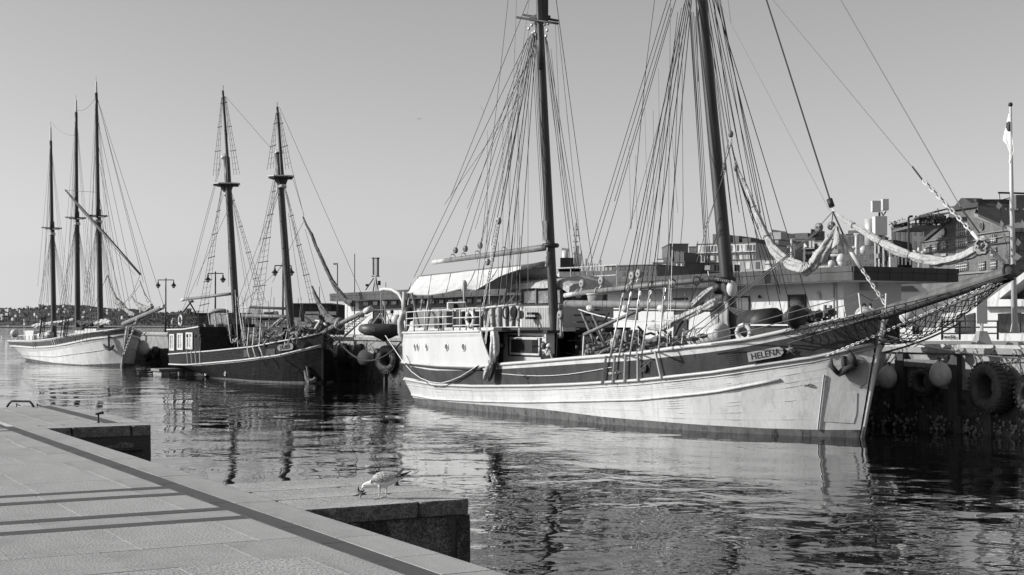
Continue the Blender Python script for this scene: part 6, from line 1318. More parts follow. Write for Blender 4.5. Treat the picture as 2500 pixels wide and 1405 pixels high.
# ================================================================= town, brick warehouse, hills
glass_t = mat('town_glass', .06, .25, .4, .5, spec=.6); glass_b = mat('bright_glass', .55, .4, .1, .5); grey_w = mat('grey_cladding', .32, .7, .12, .4); dark_w = mat('dark_cladding', .11, .7, .15, .4); pale_w = mat('pale_cladding', .48, .7, .1, .4)
brick_t = mat('town_brick', .13, .85, .25, .6, fine=.35, fscale=4)
wm_cache = {}
def quadmesh(nm, m):
    if (nm, m.name) not in wm_cache:
        bm = bmesh.new(); bmesh.ops.create_cube(bm, size=1); me = bpy.data.meshes.new(nm); bm.to_mesh(me); bm.free(); me.materials.append(m); wm_cache[(nm, m.name)] = me
    return wm_cache[(nm, m.name)]
TD = Vector((cos(radians(32)), -sin(radians(32)), 0)); TN = Vector((sin(radians(32)), cos(radians(32)), 0))     # the town fronts stand askew, towards the sun
def town(x0, x1, yt, Y, label, floors, cols, mt, dep=14, wins=(glass_t,), zb=2.3, fill=.6, name='apartment_block', roofbits=(), seed=1, slabs=False, skew=True):
    Y *= 2.3; dep *= 1.6
    D, Nn = (TD, TN) if skew else (Vector((1, 0, 0)), Vector((0, 1, 0)))
    p, q_ = ony(x0, yt, Y), onpl(x1, yt, ony(x0, yt, Y), Nn); z1 = p.z; w_ = (q_-p).dot(D); rs_ = random.Random(seed); o = Vector((p.x, p.y, 0))
    t = T(name, label, 'building', o+D*(w_/2)+Nn*(dep/2)+Z3*zb); ax = (D, Nn, Z3)
    def bx(u0, u1, n0, n1, z0, z2, nm, m_): return M().box(o+D*((u0+u1)/2)+Nn*((n0+n1)/2)+Z3*((z0+z2)/2), (u1-u0, n1-n0, z2-z0), ax).build(nm, m_, t)
    bx(0, w_, 0, dep, zb, z1, 'wall', mt); bx(-.2, w_+.2, -.2, dep+.2, z1+.003, z1+.24, 'roof', dark_w)
    zlow = max(zb, ony(x0, 690, Y).z); fh = (z1-zlow)/floors
    for f in range(floors):
        zc_ = z1-(f+.5)*fh
        for c in range(cols):
            m_ = rs_.choice(wins); ww = w_/cols*fill
            inst(quadmesh('window', m_), 'window', t, frame_m(o+D*((c+.5)*w_/cols)-Nn*.03+Z3*zc_, D, Nn, Z3, (ww, .1, fh*.62)))
        if slabs: bx(0, w_, -1.0, -.005, zc_-fh*.42-.07, zc_-fh*.42+.07, 'balcony', pale_w)
    for (u0, u1, h, m_) in roofbits: bx(u0*w_, u1*w_, dep*.2, dep*.8, z1+.243, z1+.24+h, 'roof_box', m_)
    return t
town(1635, 1680, 597, 190, 'dark block with a tall glazed recess, left in the town skyline', 1, 1, dark_w, 14, (dark_w,), skew=False)
for x, w_ in ((1640, 2.5), (1646, 2), (1651, 6), (1662, 3), (1670, 2)):
    p = ony(x, 614, 436.5); q_ = ony(x+w_, 640, 436.5); o = bpy.data.objects[[o_.name for o_ in bpy.data.objects if o_.name.startswith('apartment_block')][0]]; M().box(((p.x+q_.x)/2, 436.6, (p.z+q_.z)/2), (q_.x-p.x, .2, p.z-q_.z)).build('tall_window', pale_w, o)
town(1594, 1672, 643, 180, 'dark terraced block stepping down behind the terminal roof', 3, 14, dark_w, 12, (glass_t, pale_w, dark_w), slabs=True, roofbits=((.15, .4, 1.6, dark_w), (.5, .8, 3, dark_w)), seed=4, name='terraced_block')
town(1606, 1634, 634, 185, 'small penthouse with pale canopy on the terraced block', 1, 4, pale_w, 8, (glass_t,), name='penthouse')
town(1682, 1705, 604, 200, 'plain dark brick slab building beside the glazed block', 1, 1, brick_t, 16, (brick_t,), roofbits=((.1, .2, 1.2, brick_t), (.5, .6, 1, brick_t)), name='brick_building')
town(1704, 1845, 598, 185, 'long pale glazed apartment block behind the foremast', 4, 18, pale_w, 16, (glass_t, glass_t, grey_w, glass_b), roofbits=((.14, .3, 3.2, dark_w), (.5, .6, 2.4, dark_w), (.66, .8, 1.6, dark_w)), seed=9, slabs=True)
town(1845, 1900, 588, 200, 'grey block with a wide sloped canopy right of the glazed apartments', 3, 5, grey_w, 14, (glass_t, dark_w), roofbits=((0, .5, 3.6, pale_w), (.3, .9, 2.6, grey_w)), seed=3)
town(1872, 1925, 578, 230, 'farther grey block with a flat stepped roof', 3, 6, grey_w, 14, (glass_t, pale_w), seed=5)
town(1918, 1990, 586, 210, 'dark glazed block with scaffold like balconies', 4, 9, dark_w, 14, (glass_t, glass_t, pale_w), slabs=True, roofbits=((.1, .6, 2.2, dark_w), (.7, .73, 3.5, brick_t)), seed=6)
town(1932, 1970, 574, 250, 'flat roofed dark block behind the scaffold like balconies', 2, 5, dark_w, 12, (glass_t,), seed=7)
town(1988, 2045, 590, 205, 'grey glazed block half hidden by the hanging staysail', 4, 7, grey_w, 14, (glass_t, glass_b, glass_t), seed=8)
town(2045, 2110, 574, 195, 'brown curved roof block below the staysail corner', 4, 8, brick_t, 16, (glass_t, dark_w), seed=10, roofbits=((.2, .8, 1.4, dark_w),))
town(2108, 2180, 590, 180, 'low brick block behind the telecom mast', 4, 8, brick_t, 16, (glass_t, dark_w), seed=11)
town(1768, 1910, 637, 150, 'pale lower block in front of the apartments', 2, 6, grey_w, 10, (glass_t, glass_b), seed=12, name='office_building', fill=.4)
town(1475, 1604, 651, 160, 'low dark row of buildings left of the terraced block', 3, 12, dark_w, 12, (glass_t, grey_w, dark_w), seed=13, name='office_building')
town(1902, 2040, 650, 140, 'pale low harbour office behind the flat terminal roof', 2, 12, pale_w, 8, (glass_t, pale_w), seed=14, name='harbour_office', fill=.5)
town(2176, 2254, 560, 185, 'brick block with a row of tall dark windows beside the gabled warehouse', 3, 6, brick_t, 16, (glass_t,), seed=15, roofbits=((0, .9, 1.2, dark_w),), fill=.45)
town(2226, 2256, 548, 178, 'narrow taller brick tower left of the gabled warehouse', 4, 2, brick_t, 14, (brick_t, glass_t), seed=16, fill=.35, name='brick_tower')
t = T('chimney', 'round dark metal chimney behind the telecom mast', 'chimney', ony(2124, 560, 170)); M().tube([ony(2124, 600, 170), ony(2124, 536, 170)], .65, 12).build('flue', steel, t, True); M().tube([ony(2133, 600, 170), ony(2133, 534, 170)], .3, 8).build('flue', iron, t, True)
# gabled brick warehouse
BA = Vector((-.115, .9934, 0)); BB = Vector((-.9934, -.115, 0)); Y1 = 150.0; bo = ony(2464, 700, Y1); bo.z = 0
BFp = lambda x, y, o_=0: onpl(x, y, bo+BB*o_, BB)
wh = T('brick_warehouse', 'large dark brick warehouse with a stepped gable and arched windows', 'building', bo+BA*10)
brick = mat('warehouse_brick', .12, .9, .22, .8, fine=.3, fscale=6); stone = mat('cornice_stone', .2, .8, .15, 1); slate = mat('slate_roof', .05, .6, .25, .8)
def bpoly(pts, th, nm, mt, out=0.0, par=wh): m = M(); m.prism([BFp(x, y, out) for x, y in pts], BB*(-th)); return m.build(nm, mt, par, fix=True)
bpoly([(2251, 800), (2251, 590), (2316, 537), (2316, 512), (2385, 502), (2379, 524), (2464, 561), (2464, 800)], 26, 'wall', brick)
bpoly([(2249, 594), (2247, 588), (2315, 530), (2318, 537)], 26.5, 'roof_slope', slate, .3); bpoly([(2378, 529), (2378, 521), (2468, 557), (2467, 566)], 26.5, 'roof_slope', stone, .3)
bpoly([(2314, 516), (2313, 506), (2388, 494), (2388, 505)], .8, 'parapet', slate, .4); bpoly([(2329, 505), (2346, 484), (2356, 484), (2372, 497)], 2, 'parapet_peak', slate, .2)
bpoly([(2360, 500), (2360, 487), (2384, 487), (2384, 500)], 30, 'ridge_roof', slate, -.5)
for y0 in (592, 607): bpoly([(2251, y0), (2251, y0-1.5), (2464, y0-31.5+(0 if y0 == 592 else -1)), (2464, y0-29.5+(0 if y0 == 592 else -1))], .3, 'cornice', stone, .25)
bpoly([(2253, 620), (2253, 618), (2464, 590), (2464, 592)], .3, 'cornice', slate, .25); bpoly([(2280, 676), (2280, 672), (2464, 657), (2464, 661)], .3, 'cornice', stone, .25)
def bwin(xc, yb, yt, w_, arch, nm='window'):
    x0, x1 = xc-w_/2, xc+w_/2; ys = yt+w_*.42 if arch else yt; sl = -.14
    pts = [(x0, yb), (x1, yb+sl*w_), (x1, ys+sl*w_)]+([(xc+w_/2*cos(a), ys-(ys-yt)*sin(a)+sl*w_*(.5+.5*cos(a))) for a in [pi*k/8 for k in range(1, 8)]] if arch else [])+[(x0, ys)]
    o = bpoly([(xc+(x-xc)*1.16, (y-(yb+yt)/2)*1.05+(yb+yt)/2) for x, y in pts], .1, nm, stone, .1); bpoly(pts, .1, 'pane', glass_t, .16, o)
    m = M(); n = max(2, int(w_/4))
    for k in range(1, n): x = x0+w_*k/n; m.tube([BFp(x, yb+sl*(x-x0), .2), BFp(x, (yt if arch else ys)+2+sl*(x-x0), .2)], .05, 4)
    for k in (1, 2): y = lerp(yb, ys, k/3+.05); m.tube([BFp(x0, y, .2), BFp(x1, y+sl*w_, .2)], .05, 4)
    m.build('glazing_bar', pale_w, o)
bwin(2348, 577, 541, 27, True); bwin(2348, 604, 584, 27, False); bwin(2348, 664, 644, 27, False); bwin(2283, 613, 594, 11, True); bwin(2304, 609, 590, 12, True); bwin(2424, 594, 573, 15, True); bwin(2397, 661, 640, 14, False); bwin(2425, 658, 637, 14, False); bwin(2425, 634, 606, 14, False); bwin(2304, 628, 620, 12, False)
bwin(2284, 724, 708, 12, False); bwin(2305, 722, 706, 12, False); bwin(2330, 720, 702, 12, False)
for x, y in ((2304, 567), (2396, 552)):
    m = M(); c = BFp(x, y, .15); m.lathe(c, [(.48, 0), (.48, .05)], 16, BB); o = m.build('round_window', stone, wh); M().lathe(c+BB*.06, [(.38, 0), (.38, .03)], 16, BB).build('pane', glass_b if x < 2350 else glass_t, o)
bpoly([(2334, 640), (2334, 607), (2361, 604), (2361, 638)], .1, 'grey_panel', grey_w, .1)
# side wall facing the camera on the right, banded, and its roof
p, q_ = ony(2464, 560, Y1-.1), ony(2540, 560, Y1-.1); M().box(((p.x+q_.x)/2, Y1+6, p.z/2), (q_.x-p.x, 12, p.z)).build('side_wing', brick, wh)
for k in range(9): z = p.z-1.3-k*1.05; M().box(((p.x+q_.x)/2, Y1-.03, z), (q_.x-p.x, .08, .09)).build('brick_band', slate, wh)
a = [ony(2388, 503, 156), ony(2388, 523, 152), ony(2466, 558, 149.5), ony(2560, 558, 149.5), ony(2560, 487, 165), ony(2362, 487, 165)]; m = M(); m.prism(a, (0, 0, -.3)); m.build('roof', slate, wh, fix=True)
m = M()
for k in range(12): x = 2375+k*14; m.tube([ony(x, 488, 164), ony(x+12, 512, 156.5)], .05, 3)
m.build('roof_seam', pale_w, wh); M().box(ony(2500, 505, 158), (2.5, 2, 2.5)).build('roof_dormer', dark_w, wh)
# roof terrace with glazed pavilion left of the gable
tr = T('roof_terrace', 'glazed rooftop restaurant pavilion left of the warehouse gable', 'building', ony(2265, 555, 160)); tp = lambda x, y, d=0: ony(x, y, 160+d)
m = M(); m.prism([tp(2226, 556), (tp(2300, 556)), tp(2300, 550), tp(2226, 550)], (0, 8, 0)); m.build('terrace_slab', dark_w, tr, fix=True)
m = M(); m.prism([tp(*q) for q in ((2230, 534), (2243, 528), (2318, 518), (2318, 522), (2245, 532), (2232, 537))], (0, 7, 0)); m.build('canopy_roof', grey_w, tr, fix=True)
m = M(); m.prism([tp(*q) for q in ((2280, 516), (2316, 508), (2318, 511), (2282, 519))], (0, 6, 0)); m.build('upper_roof', dark_w, tr, fix=True)
for x in (2236, 2248, 2260, 2272, 2286, 2300, 2308): M().tube([tp(x, 552, .5), tp(x, 527, .5)], .12, 4).build('post', iron, tr)
m = M(); m.prism([tp(*q) for q in ((2262, 550), (2306, 540), (2306, 523), (2262, 529))], (0, 3, 0)); m.build('glazing', glass_t, tr, fix=True)
M().tube([tp(2226, 546), tp(2300, 546)], .06, 4).build('terrace_rail', iron, tr)
rs = random.Random(31)
def bush(c, r, label, nm='potted_shrub'):
    m = M()
    for k in range(220):
        d = Vector((rs.gauss(0, .4), rs.gauss(0, .4), abs(rs.gauss(0, .42))))*r*.8; p = c+d; s_ = r*.1; a = Vector((rs.uniform(-1, 1), rs.uniform(-1, 1), rs.uniform(-1, 1))).normalized()*s_; b = a.orthogonal().normalized()*s_; m.add([p-a, p+b, p+a, p-b], [(0, 1, 2, 3)])
    return tag(m.build(nm, mat('shrub_leaf', .05, .8, .4, 3) if 'shrub_leaf' not in bpy.data.materials else bpy.data.materials['shrub_leaf'], None), label, 'shrub', 'shrubs on the roof terraces')
for x, y, r, lb in ((2272, 548, 1.2, 'shrub at the left end of the glazed roof pavilion'), (2288, 545, 1.3, 'shrub in front of the pavilion glazing'), (2190, 556, 1.6, 'shrub on the brick block roof left of the lamp pole'), (2205, 553, 1.4, 'shrub beside the lamp pole on the brick block roof'), (2213, 551, 1.2, 'small shrub nearest the narrow brick tower'), (1776, 592, 1.5, 'shrub on the apartment roof right of the foremast'), (1990, 578, 1.3, 'small dark tree on the roof behind the staysail sheets')): bush(ony(x, y, 418 if x > 2100 and x < 2230 else (159 if x > 2200 else 440)), r*(1 if x > 2230 else 1.7), lb)
t = T('lamp_pole', 'tall thin lamp pole in front of the brick tower', 'street lamp', ony(2219, 640, 140)); M().tube([ony(2219, 640, 140), ony(2218.5, 532, 150), ony(2221, 529, 150), ony(2228, 528.5, 150)], .13, 5).build('pole', iron, t)
# neon script sign and floodlights
def boatroof(x0, x1, y0, y1, Y, label, zsup=None, nm='ferry', n=0):
    p, q_ = ony(x0, y1, Y), ony(x1, y0, Y); t = T(nm, label, 'boat', ((p.x+q_.x)/2, Y, 0)); w_ = q_.x-p.x; cx = (p.x+q_.x)/2
    m = M(); m.prism([Vector((p.x, Y, p.z)), Vector((q_.x, Y, p.z)), Vector((q_.x-w_*.12, Y, q_.z)), Vector((p.x+w_*.2, Y, q_.z))], (0, 4, 0)); m.build('wheelhouse_roof', white, t, fix=True); M().box((cx, Y+2, p.z/2+1), (w_*.95, 4, p.z-2)).build('superstructure', white, t); return t, p, q_
t, p, q_ = boatroof(2028, 2180, 648, 658, 75, 'white passenger boat roof with radar gear behind the terminal roof')
for x, y0 in ((2090, 575), (2098, 578)): M().tube([ony(x, 656, 75), ony(x+1, y0, 75)], .09, 6).build('mast', white, t, True)
for x0, x1, y in ((2085, 2105, 573), (2078, 2100, 605), (2028, 2075, 624)): M().tube([ony(x0, y, 75), ony(x1, y, 75)], .07, 5).build('cross_arm', white, t, True)
for x, y, r in ((2054, 633, .28), (2054, 645, .25), (2030, 645, .2), (2108, 612, .25)): M().ball(ony(x, y, 75), r, (1, 1, 1.1), 10).build('radar_dome', white, t, True)
for k in range(7): M().tube([ony(2092+k*10, 640, 75), ony(2092+k*10, 655, 75)], .03, 4).build('stanchion', white, t)
for y in (635, 641): M().tube([ony(2085, y, 74.8), ony(2165, y, 74.8)], .03, 4).build('handrail', white, t)
for x0, x1 in ((2088, 2098), (2110, 2118)):
    for k in range(5): M().tube([ony(x0+k*1.0, 632-k*5, 74.6), ony(x0+k*1.0+9, 631-k*5, 74.6)], .035, 4).build('ladder_rung', white, t)
t, p, q_ = boatroof(1880, 1990, 648, 660, 82, 'white boat with railings and a thin mast, left of the staysail belly')
for k in range(11): M().tube([ony(1885+k*9, 648, 82), ony(1885+k*9, 660, 82)], .03, 4).build('stanchion', white, t)
M().tube([ony(1883, 649, 82), ony(1980, 647, 82)], .035, 4).build('handrail', white, t); M().tube([ony(1866, 646, 82), ony(1912, 646, 82)], .06, 4).build('boom', white, t)
for x, y0 in ((1932, 585), (1938, 596), (1898, 632)): M().tube([ony(x, 655, 82), ony(x, y0, 82)], .07, 5).build('mast', white, t, True)
for x0, x1, y in ((1926, 1940, 584), (1924, 1945, 602), (1922, 1948, 604)): M().tube([ony(x0, y, 82), ony(x1, y, 82)], .06, 4).build('cross_arm', white, t)
t2 = T('flagstaff', 'thin staff with a small pennant left of the hanging staysail', 'flagpole', ony(1964, 650, 80)); M().tube([ony(1964, 655, 80), ony(1964, 588, 80)], .05, 5).build('staff', concrete, t2); m = M(); m.add([ony(1963, 592, 80), ony(1970, 602, 79.8), ony(1969, 607, 80), ony(1962, 606, 79.9)], [(0, 1, 2, 3)]); m.build('pennant', white, t2)
t, p, q_ = boatroof(1364, 1415, 645, 656, 95, 'white pilot boat wheelhouse with radar right of the mainmast', nm='pilot_boat')
dx = lambda x, y, d=0: ony(x, y, 95+d)
m = M(); m.prism([dx(1362, 657), dx(1420, 657), dx(1416, 664), dx(1364, 664)], (0, 4, 0)); m.build('window_band', glassd, t, fix=True); M().tube([dx(1381, 650), dx(1380, 612)], .25, 6).build('radar_mast', white, t, True); M().tube([dx(1371, 609), dx(1390, 611)], .12, 5).build('radar_arm', white, t); M().box(dx(1384, 641, -.3), (.9, .5, .6)).build('dark_locker', iron, t)
for x, y0 in ((1404, 545), (1410, 600), (1416, 620)): M().tube([dx(x, 655), dx(x+1, y0)], .09, 5).build('aerial_mast', white, t)
for y in (560, 575, 590, 605, 620): M().tube([dx(1399, y), dx(1412, y+1)], .06, 4).build('mast_arm', white, t)
t = T('harbour_crane_boat', 'white workboat with cluttered masts between the two big masts', 'boat', ony(1450, 650, 110)); rs = random.Random(6)
M().box(ony(1445, 664, 111)+Vector((0, 0, -.5)), (4.6, 3, 1.0)).build('superstructure', white, t)
for k in range(7): x = 1424+k*7; M().tube([ony(x, 664, 110), ony(x+rs.uniform(-2, 2), rs.uniform(625, 650), 110)], .08, 4).build('mast', white, t)
sg_ = T('script_sign', 'pale script lettering sign on the roof behind the jib bundle', 'sign', ony(2200, 640, 72)); text_obj('Pling', 1.0, ony(2206, 633, 72), Vector((1, 0, 0)), Z3, white, sg_, .03, sx=.8)
M().box(ony(2180, 641, 72), (.35, .3, .55)).build('lamp_box', white, sg_)
for x, y in ((2259, 613), (2233, 617), (2252, 618)): M().tube([ony(x-4, y, 72), ony(x+4, y, 72)], .12, 8).build('floodlight', white, sg_, True)
M().tube([ony(2243, 605, 72), ony(2243, 655, 72)], .07, 5).build('post', white, sg_)
# far wooded hillside with houses
rid = [(-1500, 780), (-1200, 768), (-700, 752), (-300, 760), (-60, 756), (0, 752), (60, 757), (90, 750), (160, 745), (210, 748), (270, 754), (330, 757), (400, 765), (440, 762), (470, 764), (520, 774), (620, 782), (760, 790), (900, 796)]
hm_ = M(); nx, ny = 300, 16; vs = []
for j in range(ny+1):
    Yj = 2400+j*45
    for i in range(nx+1):
        px = -1300+2200*i/nx; zr = (796-interp(rid, px))*3100/FPX+EYE; f = (j/ny)**.75; x = (px-1250)/FPX*3100
        nz_ = noise.fractal(Vector((x*.02, Yj*.012, 0)), 1, 2, 5)*5+noise.noise(Vector((x*.15, Yj*.1, 3)))*1.8
        vs.append(Vector((x, Yj, max(-1, zr*f+nz_*(.25+.5*f)*(1 if j else 0)-(1.5 if j == 0 else 0)-zr*.0))))
hm_.add(vs, [(j*(nx+1)+i, j*(nx+1)+i+1, (j+1)*(nx+1)+i+1, (j+1)*(nx+1)+i) for j in range(ny) for i in range(nx)])
hill = mat('hillside_wood', .065, .95, .55, .02, fine=.5, fscale=.25); hl_ = hm_.build('wooded_hill', hill, None, True); tag(hl_, kind='structure')
rs = random.Random(77); tm_ = M()
for k in range(9500):
    i = rs.uniform(0, nx-1); j = rs.uniform(.4, ny-.1); ii, jj = int(i), int(j); c = vs[jj*(nx+1)+ii]+Vector((rs.uniform(0, 5), rs.uniform(0, 40), 0)); h = rs.uniform(1.8, 4.4); w2 = h*rs.uniform(.35, .6)
    b_ = [c+Vector((w2*cos(a), w2*sin(a), rs.uniform(-.5, .5)+h*.2)) for a in (0, 1.3, 2.5, 3.8, 5.1)]; tm_.add(b_+[c+Z3*h*1.2, c-Z3], [(0, 1, 5), (1, 2, 5), (2, 3, 5), (3, 4, 5), (4, 0, 5), (1, 0, 6), (2, 1, 6), (3, 2, 6), (4, 3, 6), (0, 4, 6)])
tag(tm_.build('hillside_trees', mat('far_tree', .045, .95, .5, .05)), 'dense dark wood covering the far hillside', 'trees', kind='stuff')
hw = bmesh.new(); bmesh.ops.create_cube(hw, size=1); me_w = bpy.data.meshes.new('wall'); hw.to_mesh(me_w); hw.free(); me_w.materials.append(mat('far_house', .5, .8, .3, .01))
me_r = bpy.data.meshes.new('roof'); me_r.from_pydata([(-.55, -.55, 0), (.55, -.55, 0), (.55, .55, 0), (-.55, .55, 0), (-.55, 0, .4), (.55, 0, .4)], [], [(0, 1, 5, 4), (2, 3, 4, 5), (0, 4, 3), (1, 2, 5), (0, 3, 2, 1)]); me_r.materials.append(slate)
for k in range(150):
    i = rs.uniform(158, 242); j = rs.uniform(.6, ny*.92); ii, jj = int(i), int(j); c = vs[jj*(nx+1)+ii]+Vector((0, 0, 0)); w_ = rs.uniform(2.5, 6.5); d_ = rs.uniform(3, 6); h = rs.uniform(2, 4)+2.5; an = rs.uniform(.2, .9); X_, Y_2 = Vector((cos(an), -sin(an), 0)), Vector((sin(an), cos(an), 0))
    t = T('house', 'small pale house among the trees on the far wooded hillside', 'house', c, 'houses scattered over the far hillside')
    inst(me_w, 'wall', t, frame_m(c+Z3*(h/2), X_, Y_2, Z3, (w_, d_, h))); inst(me_r, 'roof', t, frame_m(c+Z3*h, X_, Y_2, Z3, (w_, d_, h*.5)))
sh_ = M(); sh_.prism([(-2400, 2380, 0), (100, 2380, 0), (100, 2420, 2), (-2400, 2420, 2)], (0, 0, 1.2)); tag(sh_.build('far_shore', mat('shore', .2, .9, .5, .05)), kind='structure')
# ================================================================= gull with its catch, people, birds
YG = 14.17
gp_ = lambda x, y, d=0: ony(x, y, YG+d)
gull = T('gull', 'young speckled gull bending down to peck at a starfish on the quay', 'bird', onz(932, 1219, 1.35))
def loft(rows, n=16, flat=None):
    """rows: (px, py, half height px, half width px)"""
    m = M(); vs = []; k = len(rows)
    C_ = [gp_(r[0], r[1]) for r in rows]
    for i, r in enumerate(rows):
        t_ = (C_[min(i+1, k-1)]-C_[max(i-1, 0)]).normalized(); s_ = Vector((0, 1, 0)); up = s_.cross(t_).normalized(); up = up if up.z > 0 or abs(up.z) < .3 else -up
        for j in range(n): a = 2*pi*j/n; vs.append(C_[i]+up*(r[2]*YG/FPX*cos(a))+s_*(r[3]*YG/FPX*sin(a)))
    m.add(vs, [(i*n+j, i*n+(j+1) % n, (i+1)*n+(j+1) % n, (i+1)*n+j) for i in range(k-1) for j in range(n)]+[tuple(range(n))[::-1], tuple((k-1)*n+j for j in range(n))]); return m
feather = mat('white_feather', .62, .8, .08, 30, bump=.003, bscale=60); speck = bpy.data.materials.new('speckled_wing')
def speckmat(m):
    m.use_nodes = True; t = m.node_tree; N = t.nodes; L = t.links; b = N['Principled BSDF']; b.inputs['Roughness'].default_value = .8
    tc = N.new('ShaderNodeTexCoord'); mp = N.new('ShaderNodeMapping'); mp.inputs['Scale'].default_value = (19, 15, 36); mp.inputs['Rotation'].default_value = (0, -.5, 0); L.new(tc.outputs['Object'], mp.inputs[0])
    v = N.new('ShaderNodeTexVoronoi'); v.feature = 'F1'; v.inputs['Randomness'].default_value = .75; L.new(mp.outputs[0], v.inputs['Vector']); r = N.new('ShaderNodeMapRange'); L.new(v.outputs['Distance'], r.inputs[0])
    r.inputs[1].default_value = .46; r.inputs[2].default_value = .58; r.inputs[3].default_value = .6; r.inputs[4].default_value = .05; L.new(r.outputs[0], b.inputs['Base Color'])
speckmat(speck)
body = loft([(884, 1193, 1.5, 1.5), (886, 1190, 4, 4), (890, 1187, 6.3, 6), (896, 1184, 7.6, 7), (903, 1183, 8.2, 8), (910, 1181, 10.5, 10.5), (917, 1178.5, 14, 13), (926, 1176, 17, 15.5), (936, 1174.5, 17.5, 16), (946, 1173, 15.5, 15), (956, 1171, 12.5, 13), (966, 1168.5, 9, 10), (976, 1165, 5.5, 7.5), (986, 1160, 2.8, 5.5), (994, 1157, 1, 4)])
body.build('body', feather, gull, True)
for s_ in (-1, 1):
    rows = [(906, 1177, 3, 1.5), (911, 1170, 7, 2.2), (920, 1166.5, 11, 3), (932, 1165, 13.5, 3.4), (944, 1164, 12.5, 3.4), (956, 1162.5, 9.5, 3), (967, 1160.5, 7, 2.4), (978, 1158, 4.5, 1.8)]
    m = M(); k = len(rows); n = 12; vs = []
    for (x, y, h, w_) in rows:
        off = s_*(14.5 if 915 < x < 960 else (10 if x < 915 else 8))*YG/FPX
        for j in range(n): a = 2*pi*j/n; vs.append(gp_(x, y)+Z3*(h*YG/FPX*cos(a))+Vector((0, 1, 0))*(off*(1-.55*max(0, cos(a)))+w_*YG/FPX*sin(a)))
    m.add(vs, [(i*n+j, i*n+(j+1) % n, (i+1)*n+(j+1) % n, (i+1)*n+j) for i in range(k-1) for j in range(n)]+[tuple(range(n)), tuple((k-1)*n+j for j in range(n))]); m.build('wing', speck, gull, True)
    for q in range(4):
        m = M(); m.tube([gp_(968, 1162+q*2, s_*.03), gp_(985, 1157+q*2.4, s_*.022), gp_(1003-q*3.2, 1151+q*4.2, s_*.012)], [.016, .016, .004], 5, flat=.3); m.build('flight_feather', iron if q < 3 else speck, gull, True)
back = loft([(908, 1173, 2, 5), (914, 1167, 4, 10), (924, 1161, 5, 12.5), (936, 1158.5, 5, 13), (948, 1158, 5, 12), (960, 1158.5, 4, 9), (972, 1159, 3, 7), (982, 1158, 2, 5)]); back.build('back', speck, gull, True)
m = M(); m.tube([gp_(972, 1163), gp_(986, 1158), gp_(1003, 1151)], [.03, .035, .02], 6, flat=.2); m.build('tail', iron, gull, True)
m = M(); m.tube([gp_(886.5, 1190), gp_(883, 1195), gp_(881.5, 1201)], [.0135, .009, .003], 6, flat=.6); m.build('beak', mat('beak_grey', .3, .5, .3, 20), gull, True)
for s_ in (-1, 1): M().ball(gp_(889, 1185.2, s_*.0235), .0045, n=8).build('eye', iron, gull, True)
M().ball(gp_(888.5, 1185.5, -.021), .008, (1.3, .5, .6), 8).build('eye_smudge', concrete, gull, True)
legm = mat('leg_pink', .42, .5, .15, 30); legd = mat('leg_shadow', .1, .5, .15, 30)
for (hx, hy, kx, ky, fx, fy, d, mm) in ((929, 1189, 929, 1203, 923, 1220, -.05, legm), (942, 1188, 942.5, 1202, 941, 1215.5, .05, legm)):
    f = onz(fx, fy, 1.352); g0 = Vector((gp_(hx, hy).x, f.y, gp_(hx, hy).z)); g1 = Vector((gp_(kx, ky).x, f.y, gp_(kx, ky).z))
    m = M(); m.tube([g0+Z3*.03, g0, lerp(g0, g1, .9), g1, lerp(g1, f, .5), f+Z3*.012], [.022, .013, .0065, .0075, .0055, .006], 7); m.build('leg', mm, gull, True)
    m = M(); toes = [f+Vector((-.052, -.018, .002)), f+Vector((-.058, .004, .002)), f+Vector((-.045, .026, .002))]
    for tt in toes: m.tube([f+Z3*.008, lerp(f, tt, .5)+Z3*.006, tt], [.005, .004, .002], 5)
    m.add([f+Z3*.006]+[p+Z3*.0015 for p in toes], [(0, 1, 2), (0, 2, 3)]); m.tube([f+Z3*.006, f+Vector((.018, 0, .001))], .003, 4); m.build('foot', mm, gull, True)
sf = T('starfish', 'limp dark starfish held in the beak of the gull', 'starfish', onz(880, 1214, 1.35)); c = gp_(880, 1203, -.0); arms = [((876, 1200), (874.5, 1194), (876, 1188)), ((884, 1201), (889, 1198), (888, 1195)), ((876, 1208), (868, 1210.5), (860, 1211)), ((881, 1209), (880, 1213), (880.5, 1217)), ((885, 1206), (890, 1207.5), (895, 1208.5)), ((886, 1205), (891, 1204), (895, 1203))]
for i, a in enumerate(arms):
    M().tube([c]+[gp_(x, y, -.01*(i-2)) for x, y in a], [.017, .014, .010, .003], 6, flat=.7).build('arm', mat('starfish_skin', .035, .6, .5, 60) if i == 0 else bpy.data.materials['starfish_skin'] if i != 3 else concrete, sf, True)
M().ball(c, .02, (1, .8, 1), 8).build('disc', iron, sf, True)
def flygull(px, py, Y, s_, label, roll=0):
    c = ony(px, py, Y); t = T('flying_gull', label, 'bird', c); m = M(); m.tube([c-Vector((.18*s_, 0, 0)), c, c+Vector((.22*s_, 0, .02))], [.02*s_, .07*s_, .01], 6); m.build('body', feather, t, True)
    for sd in (-1, 1): m = M(); m.tube([c, c+Vector((sd*.28*s_, -.1, .14*s_-roll*sd*.2)), c+Vector((sd*.72*s_, .05, .02*s_-roll*sd*.6))], [.06*s_, .05*s_, .008], 5, flat=.25); m.build('wing', concrete, t, True)
flygull(1024, 291, 110, 1.0/3*1, 'tiny gull gliding in the sky left of the white ketch rigging') if False else flygull(1023, 291.5, 110, .42, 'tiny gull gliding in the sky left of the white ketch rigging')
flygull(1176, 265, 120, .28, 'speck of a bird nearest the main mast rigging', .8)
